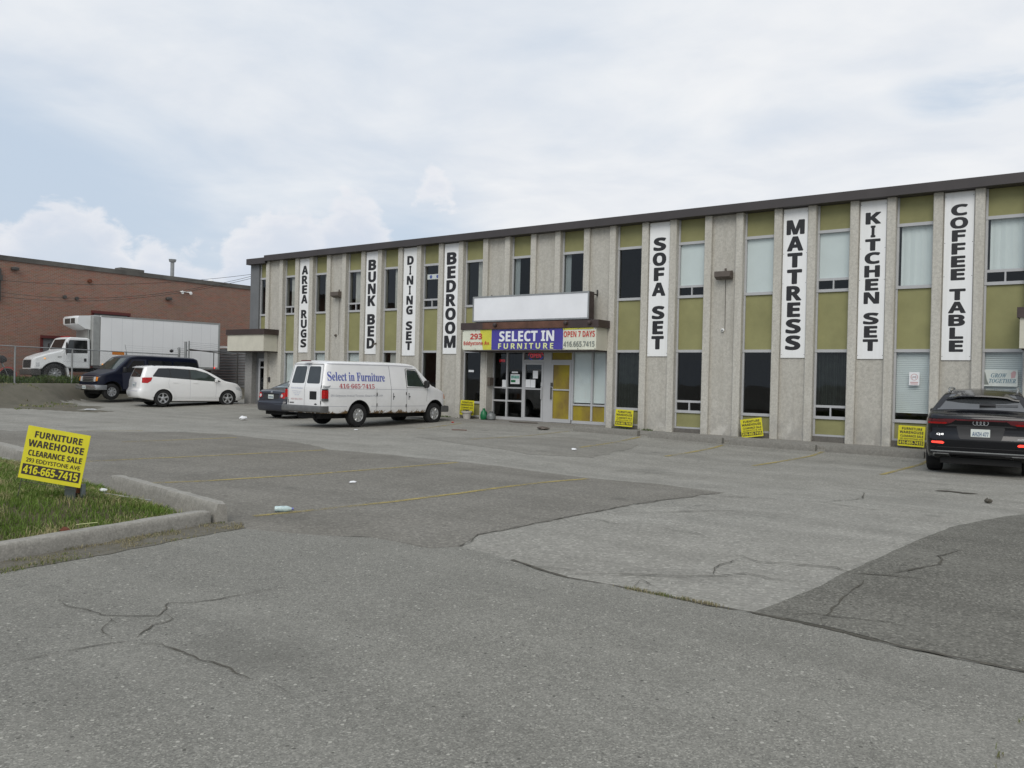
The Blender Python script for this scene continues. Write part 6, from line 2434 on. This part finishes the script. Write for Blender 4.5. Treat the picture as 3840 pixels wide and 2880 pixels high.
def build_yard():
    # slatted metal screen between the two buildings
    mb = MB()
    n = 17
    for i in range(n):
        z = .35 + i * .165
        mb.prism([(31.0, z), (31.03, z + .015), (31.03, z + .135), (31.0, z + .155), (31.06, z + .155), (31.06, z)], 'x', -48.4, -33.8)
    mb.mat(1).box(-48.4, -33.8, 30.97, 31.07, 3.20, 3.30)
    tag(mb.build('metal_screen', [M['slat'], M['white']]), 'grey ribbed metal screen wall between the brick warehouse and the concrete building', 'screen wall')

    # chain-link fence
    A, Bp = Vector((-38.9, 14.5, 0)), Vector((-42.6, 26.7, 0))
    d = (Bp - A).normalized()
    A = A - d * 6
    F = empty('chain_link_fence', 'galvanised chain link fence with barbed wire in front of the box truck', 'fence', (A.x, A.y, 1.0), math.atan2(d.y, d.x) - math.pi / 2)
    L_ = (Bp - A).length
    # local: y along the fence
    mb = MB()
    k = int(L_ / 1.0)
    mb.faces([(0, L_ * i / k, z) for z in (.03, 1.6) for i in range(k + 1)], [(i, i + 1, i + k + 2, i + k + 1) for i in range(k)])
    mb.build('mesh_fabric', M['link'], F, fix=False)
    mb = MB()
    mb.cyl((0, 0, 1.62), (0, L_, 1.62), .024, 8)
    mb.build('top_rail', M['galv'], F, 40)
    for y in (1.9, 5.2, 8.45, 11.5, 14.85, L_ - .1):
        mb = MB()
        mb.cyl((0, y, -.3), (0, y, 1.64), .038, 10)
        p = mb.build('post', M['galv'], F, 40)
        mb = MB()
        if y > 14:
            mb.cyl((0, y, 1.62), (-.10, y, 2.0), .014, 6)
            mb.build('barb_arm', M['galv'], p)
    mb = MB()
    for e, z in ((.07, 1.73), (.14, 1.85), (.21, 1.96)):
        mb.cyl((-e * .5, 14.85, z), (-e * .5, L_, z), .0035, 4)
    mb.build('barbed_wire', M['galv'], F)

    # gate
    gx0, gx1, gy = -42.0, -37.0, 26.6
    Gt = empty('swing_gate', 'sagging steel chain link gate hung on tall posts beside the fence', 'gate', (gx0, gy, .6))
    W = Matrix.Translation((gx0, gy, .6)).inverted()

    def part(mb, name, mat):
        o = mb.build(name, mat, None, 40)
        o.parent = Gt
        o.matrix_parent_inverse = W
    for x, h, r_ in ((-42.54, 3.03, .065), (-41.92, 3.34, .075), (-41.60, 3.38, .045)):
        mb = MB()
        mb.cyl((x, gy, .2), (x, gy, h), r_, 12)
        part(mb, 'gate_post', M['galv'])
    mb = MB()
    mb.cyl((-41.6, gy, 2.93), (-37.16, gy - .05, 2.58), .028, 8).cyl((-37.16, gy - .05, 2.70), (-37.16, gy - .05, .55), .04, 8).cyl((-41.5, gy, 1.0), (-37.16, gy - .05, .75), .025, 8).cyl((-39.3, gy, 2.74), (-39.3, gy, .9), .022, 8)
    part(mb, 'gate_leaf', M['darksteel'])
    mb = MB()
    mb.cyl((-42.2, gy + .12, 2.88), (-35.0, gy + .12, 2.72), .026, 8).cyl((-42.2, gy + .12, 1.2), (-35.0, gy + .12, 1.1), .022, 8).cyl((-35.0, gy + .12, 2.75), (-35.0, gy + .12, .5), .04, 8)
    part(mb, 'gate_leaf', M['darksteel'])
    mb = MB()
    for z in (3.0, 3.1, 3.2, 3.3):
        mb.tube([(-41.6, gy, z), (-39.4, gy, z - .10), (-37.2, gy, z - .34)], .005, 4)
        mb.cyl((-42.54, gy, z - .35), (-41.92, gy, z - .35), .012, 5)
    part(mb, 'barbed_wire', M['galv'])
    # a scrap of black plastic caught on the fence wire
    mb = MB()
    T = Matrix.Translation((-42.35, 26.0, 2.80))
    for i in range(7):
        a = i * .9
        mb.faces([T @ Vector((0, .02 * i - .06, .0)), T @ Vector((.05 * math.cos(a), .10 + .03 * i - .1, .10 + .03 * math.sin(a))), T @ Vector((.04 * math.sin(a), .16 - .03 * i, -.05 + .02 * i))], [(0, 1, 2)])
    mb.lathe([(.0, -.07), (.08, -.03), (.09, .04), (.0, .09)], 8, 'x', T)
    tag(mb.build('plastic_scrap', M['trim']), 'scrap of black plastic caught on the fence wire above the navy van', 'litter')

    # overhead lines
    for a, b, sag, lb in (((-48.35, 19.7, 6.30), (-34.3, 25.2, 6.46), .35, 'topmost thin black overhead cable crossing the brick wall'),
                          ((-48.35, 19.7, 5.68), (-34.3, 25.2, 6.37), .65, 'middle black overhead cable sagging across the brick wall'),
                          ((-48.35, 19.7, 5.45), (-34.3, 25.2, 6.27), .60, 'lowest black overhead cable sagging across the brick wall')):
        A_, B_ = Vector(a), Vector(b)
        mb = MB()
        mb.tube([A_.lerp(B_, t / 24) - Vector((0, 0, sag * 4 * (t / 24) * (1 - t / 24))) for t in range(25)], .010, 5)
        tag(mb.build('overhead_cable', M['cable']), lb, 'cable', 'overhead cables from the brick wall')

    # red motorcycle by the brick wall, seen through the fence
    o = empty('motorcycle', 'red and black motorcycle behind the fence at the far left', 'motorcycle', (-43.1, 16.6, G(-43.1, 16.6)), R(78))
    for x in (0, 1.32):
        w = empty('wheel', None, None, (x, 0, .31))
        w.parent = o
        mb = MB()
        mb.lathe([(.23, -.05), (.29, -.06), (.32, -.03), (.32, .03), (.29, .06), (.23, .05)], 28, 'y')
        mb.build('tyre', M['rubber'], w, 40)
        mb = MB()
        mb.lathe([(.23, -.03), (.21, -.02), (.21, .02), (.23, .03)], 28, 'y')
        for i in range(10):
            a = i * math.pi / 5
            mb.cyl((0, 0, 0), (.22 * math.cos(a), 0, .22 * math.sin(a)), .006, 4)
        mb.cyl((0, -.06, 0), (0, .06, 0), .04, 10)
        mb.build('rim', M['alloy'], w)
    mb = MB()
    P = [(1.32 + .36 * math.cos(R(a)), .31 + .36 * math.sin(R(a))) for a in range(150, -31, -15)]
    P2 = [(1.32 + .385 * math.cos(R(a)), .33 + .385 * math.sin(R(a))) for a in range(-30, 151, 15)]
    mb.prism(P + P2, 'y', -.06, .06)
    mb.build('front_fender', M['bikered'], o)
    mb = MB()
    mb.loft([[(.30, y * .6, .72), (.30, y, .80), (.32, y * .5, .90)] for y in (-.12, .12)] + [])
    mb.loft([[(x, y * k, z) for y, z in ((-.14, zc - .09), (-.15, zc), (-.08, zc + .12), (.08, zc + .12), (.15, zc), (.14, zc - .09))] for x, k, zc in ((.35, .6, .80), (.55, 1, .84), (.8, 1, .90), (1.0, .6, .92))])
    mb.build('fuel_tank', M['bikered'], o, 40)
    mb = MB()
    mb.loft([[(x, y, z) for y, z in ((-w_, zc - .06), (-w_, zc), (0, zc + .05), (w_, zc), (w_, zc - .06))] for x, w_, zc in ((-.25, .08, .92), (-.05, .14, .84), (.2, .15, .80), (.42, .10, .82))])
    mb.build('seat', M['trim'], o, 40)
    mb = MB()
    mb.cyl((1.32, -.09, .31), (1.02, -.09, 1.02), .022, 8).cyl((1.32, .09, .31), (1.02, .09, 1.02), .022, 8)
    mb.build('fork', M['chrome'], o, 40)
    mb = MB()
    mb.tube([(.82, -.38, 1.08), (.95, -.2, 1.12), (1.02, 0, 1.06), (.95, .2, 1.12), (.82, .38, 1.08)], .014, 6)
    mb.build('handlebar', M['trim'], o, 40)
    mb = MB()
    mb.loft([[(x, y * k, 1.02 + z * k) for y, z in ((-.13, -.12), (-.16, .02), (-.08, .22), (.08, .22), (.16, .02), (.13, -.12))] for x, k in ((.98, 1.0), (1.1, 1.05), (1.22, .7), (1.28, .35))])
    mb.build('headlight_fairing', M['trim'], o, 40)
    mb = MB()
    mb.bevbox(.28, .82, -.13, .13, .28, .66, .05)
    mb.tube([(1.0, 0, .95), (.6, 0, .70), (.2, 0, .66), (0, 0, .31)], .03, 8)
    mb.cyl((-.35, -.16, .42), (.4, -.16, .30), .045, 10)
    mb.build('engine', M['darksteel'], o)


def build_small():
    # flood lights on bare bays, each with its conduit and small camera
    for (x, z), (xc, zc), lb in (((-10.12, 5.04), (-10.16, 3.33), 'bronze flood light with hanging wire on the bare bay right of the sofa sign'),
                                 ((-27.57, 5.17), (-27.72, 3.40), 'bronze flood light with hanging wire between the AREA RUGS and BUNK BED signs')):
        y = YF + .11
        o = empty('flood_light', lb, 'lamp', (x, y, z), 0, 'flood lights on the front wall')
        mb = MB()
        mb.loft([[(-.24, -.001, .06), (.24, -.001, .06), (.24, -.001, -.14), (-.24, -.001, -.14)], [(-.26, -.10, .11), (.26, -.10, .11), (.26, -.10, -.15), (-.26, -.10, -.15)],
                 [(-.25, -.30, .08), (.25, -.30, .08), (.25, -.30, -.08), (-.25, -.30, -.08)]])
        mb.box(-.03, .03, -.03, -.002, .061, .2)
        mb.build('lamp_housing', M['bronze'], o)
        mb = MB()
        mb.tube([(0, -.02, -.15), (.01, -.015, -.3), (.02, -.012, zc - z + .02)], .008, 5)
        mb.build('wire', M['darksteel'], o)
        o2 = empty('wall_camera', 'small white dome camera below the flood light right of the sofa sign' if x > -20 else 'small dark camera below the flood light near the AREA RUGS sign', 'camera', (xc, y, zc), 0)
        mb = MB()
        mb.lathe([(.05, -.001), (.06, -.03), (.045, -.07), (.001, -.085)], 14, 'y')
        mb.build('camera_dome', M['white'] if x > -20 else M['bronze'], o2, 40)
        mb = MB()
        mb.lathe([(.025, -.0851), (.02, -.095), (.001, -.098)], 10, 'y')
        mb.build('lens', M['black'], o2)
    o = empty('wall_camera', 'small bullet camera sticking out beside the BUNK BED sign', 'camera', (-25.17, YF - .01, 3.02))
    mb = MB()
    mb.cyl((0, 0, 0), (.02, -.16, -.05), .035, 10).cyl((0, .01, .0), (0, .04, 0), .045, 10)
    mb.build('camera_body', M['bronze'], o)
    # keypad by the left door
    mb = MB()
    mb.bevbox(-32.22, -32.12, YF + .04, YF + .099, 1.30, 1.52, .01)
    tag(mb.build('wall_keypad', M['trim']), 'small black entry keypad on the wall under the left canopy', 'keypad')
    # mailbox on the entrance side wall
    mb = MB()
    mb.bevbox(-19.33, -19.22, 24.72, 24.98, 1.42, 1.72, .015)
    tag(mb.build('mailbox', M['bronze']), 'small brown mailbox on the side wall of the shop entrance', 'mailbox')

    # neon signs
    def neon(x, z, w, h, lb, ring):
        o = empty('neon_sign', lb, 'sign', (x, 25.16, z), 0)
        mb = MB()
        put_text(mb, 'OPEN', lambda u, v: (u, 0, v), 0, 0, w, h, 'sans')
        mb.build('neon_letters', M['neon'], o, fix=False)
        if ring:
            mb = MB()
            pts = [(w * .68 * math.cos(R(a)), .01, h * 1.05 * math.sin(R(a))) for a in range(0, 361, 15)]
            mb.tube(pts[:13], .010, 6)
            mb.build('neon_ring', M['neon'], o)
            mb = MB()
            mb.tube(pts[14:24], .010, 6)
            mb.build('neon_arc', M['neonblue'], o)
        else:
            mb = MB()
            mb.box(-w * .9, w * .9, .01, .03, -h, h)
            mb.build('backing', M['well'], o)
    neon(-17.46, 2.55, .48, .16, 'red neon OPEN sign above the glass shop door', True)
    neon(-18.98, 2.36, .26, .10, 'small red lit OPEN sign in the left shop window', False)

    # papers on the glass
    def paper(x, z, w, h, lb, mat='paper', y=25.088, name='paper_notice', cat='notice', text=None, rot=0, mats=None):
        mb = MB()
        c, s_ = math.cos(R(rot)), math.sin(R(rot))
        M4 = Matrix.Translation((x, y, z)) @ Matrix.Rotation(R(rot), 4, 'Y')
        mb.box(-w / 2, w / 2, -.002, .002, -h / 2, h / 2, M4)
        if text:
            text(mb, M4)
        return tag(mb.build(name, mats or M[mat], fix=False), lb, cat)
    paper(-17.40, 1.86, .22, .28, 'white sheet of paper taped high on the glass shop door')
    paper(-17.72, 1.53, .21, .29, 'left of two white sheets side by side on the glass shop door', y=25.083)
    paper(-17.50, 1.53, .21, .29, 'right of two white sheets side by side on the glass shop door', y=25.083)
    paper(-18.80, 1.48, .20, .33, 'white sheet of paper low in the left shop window', y=25.09)
    paper(-18.33, 1.93, .28, .06, 'narrow white sticker above the coloured poster in the shop window', y=25.09)

    def lines(mb, M4):
        mb.mat(1)
        mb.box(-.19, .19, -.004, -.0025, .02, .13, M4)
        mb.mat(2)
        mb.box(-.19, .02, -.004, -.0025, -.12, -.03, M4)
    paper(-18.31, 1.68, .42, .36, 'teal and white printed poster in the shop window', y=25.09, name='poster', cat='poster', text=lines, mats=[M['paper'], M['stickgreen'], M['greenbag']])
    # white label in the dark window under the left end of the canopy
    paper(-20.22, 1.95, .26, .08, 'small white label in the dark window left of the shop entrance', y=YF + .205, name='window_label', cat='label')
    # square plate mounted on the sign bay: no dogs notice

    def nodog(mb, M4):
        mb.mat(1)
        n = 20
        for i in range(n):
            a, b = 2 * math.pi * i / n, 2 * math.pi * (i + 1) / n
            mb.faces([M4 @ Vector((r_ * math.cos(q), -.003, .045 + r_ * math.sin(q))) for r_, q in ((.075, a), (.075, b), (.092, b), (.092, a))], [(0, 1, 2, 3)])
        mb.box(-.08, .08, -.0042, -.0034, .04, .052, M4 @ Matrix.Translation((0, 0, 0)))
        mb.box(-.10, .10, -.004, -.003, -.115, -.085, M4).box(-.09, .09, -.004, -.003, -.155, -.13, M4)
        mb.mat(2)
        mb.prism([(-.05, .0), (-.035, .0), (-.03, .03), (.02, .03), (.03, .0), (.045, .0), (.04, .06), (.055, .075), (.03, .09), (.02, .065), (-.04, .065)], 'y', -.0033, -.0028, M4)
    paper(-4.72, 1.93, .26, .36, 'white prohibition notice with red circle in the blinds window', y=YF + .205, name='prohibition_notice', cat='notice', text=nodog, mats=[M['paper'], M['vanpink'], M['vangrey']])

    def grow(mb, M4):
        mb.mat(1)
        fn = lambda u, v: M4 @ Vector((u, -.004, v))
        put_text(mb, 'GROW', fn, .0, .07, .36, .11, 'slant', .01)
        put_text(mb, 'TOGETHER', fn, .08, -.07, .60, .11, 'slant', .01)
        mb.mat(2)
        mb.prism([(-.40, -.17), (-.22, -.17), (-.27, -.05), (-.30, .10), (-.32, .17), (-.36, .10), (-.37, -.02)], 'y', -.004, -.003, M4)
        mb.mat(3)
        mb.prism([(.27, -.0), (.36, .02), (.38, .16), (.33, .19), (.27, .14)], 'y', -.004, -.003, M4)
    paper(-2.72, 1.98, .84, .42, 'pale window poster reading GROW TOGETHER behind the black car', y=YF + .205, name='window_poster', cat='poster', text=grow, mats=[M['plate'], M['teal'], M['printgrey'], M['vanpink']])

    # flower pot
    o = empty('flower_pot', 'beige flower pot with dark soil in front of a yellow sign', 'flower pot', (-19.93, 24.30, zbase(-20) + .002))
    mb = MB()
    mb.lathe([(.001, 0), (.13, 0), (.165, .22), (.20, .23), (.205, .29), (.18, .295), (.17, .25), (.001, .25)], 24)
    mb.build('pot', M['terracotta'], o, 40)
    mb = MB()
    mb.lathe([(.168, .255), (.12, .29), (.05, .31), (.001, .30)], 14)
    for i in range(26):
        a, r_ = rnd.uniform(0, 6.28), rnd.uniform(0, .15)
        x, y = r_ * math.cos(a), r_ * math.sin(a)
        mb.faces([(x - .015, y, .28), (x + .015, y, .28), (x + rnd.gauss(0, .03), y + rnd.gauss(0, .03), .28 + rnd.uniform(.04, .10))], [(0, 1, 2)])
    mb.build('soil', M['darksteel'], o)

    # green and clear bags beside the entrance
    def bag(loc, r_, h, mat, lb, seed):
        mb = MB()
        prof = []
        n = 16
        rings = []
        for j, (k, z) in enumerate(((.75, 0), (1.0, .12), (1.05, .4), (.85, .7), (.35, .86), (.42, 1.0))):
            rings.append([(r_ * k * math.cos(2 * math.pi * i / n) * (1 + .22 * noise.noise((i * .9, j * 1.1, seed))), r_ * k * math.sin(2 * math.pi * i / n) * (1 + .22 * noise.noise((i * .9, j * 1.1, seed + 5))), h * z) for i in range(n)])
        mb.loft(rings, True, True, Matrix.Translation(loc))
        tag(mb.build('rubbish_bag', mat, None, 50), lb, 'bag')
    bag((-19.28, 24.50, zbase(-19) + .002), .13, .42, M['greenbag'], 'green plastic bag standing beside the shop entrance', 3)
    bag((-18.98, 24.56, zbase(-19) + .002), .17, .32, M['clearbag'], 'crumpled grey plastic bag beside the green bag', 8)

    # doormat
    mb = MB()
    mb.prism([(-17.95 + .62 * 1, 23.72)] if False else [(-17.38 + .60 * math.cos(R(a)), 24.42 + .42 * math.sin(R(a))) for a in range(180, 361, 12)], 'z', zbase(-17.4) + .001, zbase(-17.4) + .022)
    tag(mb.build('doormat', M['mat']), 'brown half round doormat before the glass shop door', 'doormat')

    # things lying on the lot
    def crumple(name, loc, r_, mat, lb, cat, flat=.4, seed=1):
        mb = MB()
        n, m = 10, 6
        rings = []
        for j in range(m):
            t = math.pi * (j + .5) / m
            rings.append([(r_ * math.sin(t) * math.cos(6.283 * i / n) * (1 + .5 * noise.noise((i * 1.3, j * 1.7, seed))),
                           r_ * math.sin(t) * math.sin(6.283 * i / n) * (1 + .5 * noise.noise((i * 1.1, j * 1.3, seed + 4))),
                           r_ * flat * (1 - math.cos(t)) * (1 + .4 * noise.noise((i * 1.9, j, seed + 9)))) for i in range(n)])
        mb.loft(rings)
        o = mb.build(name, mat)
        o.location = (loc[0], loc[1], (loc[2] if len(loc) > 2 else G(*loc) + .004))
        tag(o, lb, cat)
    crumple('paper_scrap', (-25.14, 18.25), .14, M['paper'], 'crumpled white paper bag on the asphalt left of the white van', 'litter', .5, 1)
    crumple('paper_scrap', (-9.52, 8.91), .055, M['paper'], 'small white scrap of paper in the dark parking stalls', 'litter', .25, 2)
    crumple('paper_scrap', (-10.84, 17.35), .065, M['paper'], 'white paper scrap on the asphalt below the sofa sign', 'litter', .4, 3)
    crumple('paper_scrap', (-18.98, 17.84), .07, M['paper'], 'flat white scrap of paper in front of the white van wheel', 'litter', .15, 4)
    crumple('red_scrap', (-19.13, 22.56), .05, M['red'], 'small red wrapper lying near the front of the white van', 'litter', .4, 5)
    crumple('paper_scrap', (-33.1, 16.9, G(-33.1, 16.9) + .01), .20, M['paper'], 'flat white paper sheet lying in front of the navy van', 'litter', .10, 6)
    crumple('paper_scrap', (-9.93, 5.25, lawn_z(-9.93, 5.25) + .05), .045, M['paper'], 'cream paper scrap on the lawn by the far kerb', 'litter', .5, 7)
    crumple('rag', (-15.12, 22.3), .20, M['bronze'], 'grey brown rag lying on the asphalt before the yellow shop door', 'rag', .25, 8)
    crumple('stone', (-1.75, 15.1), .06, M['crack'], 'dark stone lying on the asphalt behind the black car', 'stone', .6, 9)
    crumple('rusty_can', (-7.98, 3.86, lawn_z(-8.1, 3.86) + .03), .045, M['rust'], 'rusty brown can at the grass edge behind the near kerb', 'can', .7, 10)
    mb = MB()
    mb.tube([(-17.25, 20.3, G(-17.2, 20.3) + .012), (-17.05, 20.42, G(-17, 20.4) + .014), (-16.80, 20.5, G(-16.8, 20.5) + .012)], .012, 5)
    tag(mb.build('stick', M['rust']), 'thin brown stick lying on the asphalt before the entrance', 'stick')
    # plastic bottle
    o = empty('plastic_bottle', 'empty pale plastic bottle lying by the kerb corner', 'bottle', (-8.03, 6.42, G(-8, 6.4) + .004), R(48))
    mb = MB()
    mb.lathe([(.001, 0), (.030, .0), (.034, .012), (.033, .05), (.036, .06), (.036, .13), (.033, .15), (.018, .185), (.013, .195)], 20, 'x', Matrix.Translation((-.1, 0, .036)))
    mb.build('bottle_body', M['bottle'], o, 40)
    mb = MB()
    mb.lathe([(.0145, .195), (.0145, .215), (.001, .216)], 14, 'x', Matrix.Translation((-.1, 0, .036)))
    mb.build('bottle_cap', M['bluecap'], o, 40)
    # utility box with broken red cover
    o = empty('utility_box', 'small weathered grey utility box with rusty broken lid on the lawn below the yellow sign', 'utility box', (-9.10, 4.50, lawn_z(-9.1, 4.5) - .02), R(36))
    mb = MB()
    mb.box(-.085, .03, -.05, -.035, 0, .17).box(-.085, -.07, -.034, .05, 0, .17).box(.075, .09, -.034, .05, .04, .18).box(-.069, .074, .036, .05, 0, .17)
    mb.build('casing', M['utilgrey'], o)
    mb = MB()
    mb.box(-.08, .075, -.06, .04, .171, .182).box(.035, .07, -.048, -.036, .09, .168)
    mb.build('lid', M['rust'], o)
    # white cord in the grass
    mb = MB()
    P = [(-9.75, 5.16), (-9.72, 5.30), (-9.62, 5.36), (-9.58, 5.44), (-9.42, 5.47), (-9.30, 5.50)]
    mb.tube([(x, y, lawn_z(x, y) + .055) for x, y in P], .008, 6)
    tag(mb.build('cord', M['boxgrey']), 'length of white cord in the grass beside the far kerb', 'cord')
    mb = MB()
    mb.tube([(-7.93, 3.94, .175), (-7.85, 4.10, .185)], .0025, 5)
    tag(mb.build('twig', M['printgreen']), 'yellow straw lying on the near kerb edge', 'straw')


build_ground()
build_lawn()
build_kerbs()
build_main()
build_brick()
build_signs()
build_yard_signs()
build_white_van()
build_navy_van()
build_crossover()
build_sedan()
build_black_suv()
build_truck()
build_yard()
build_small()
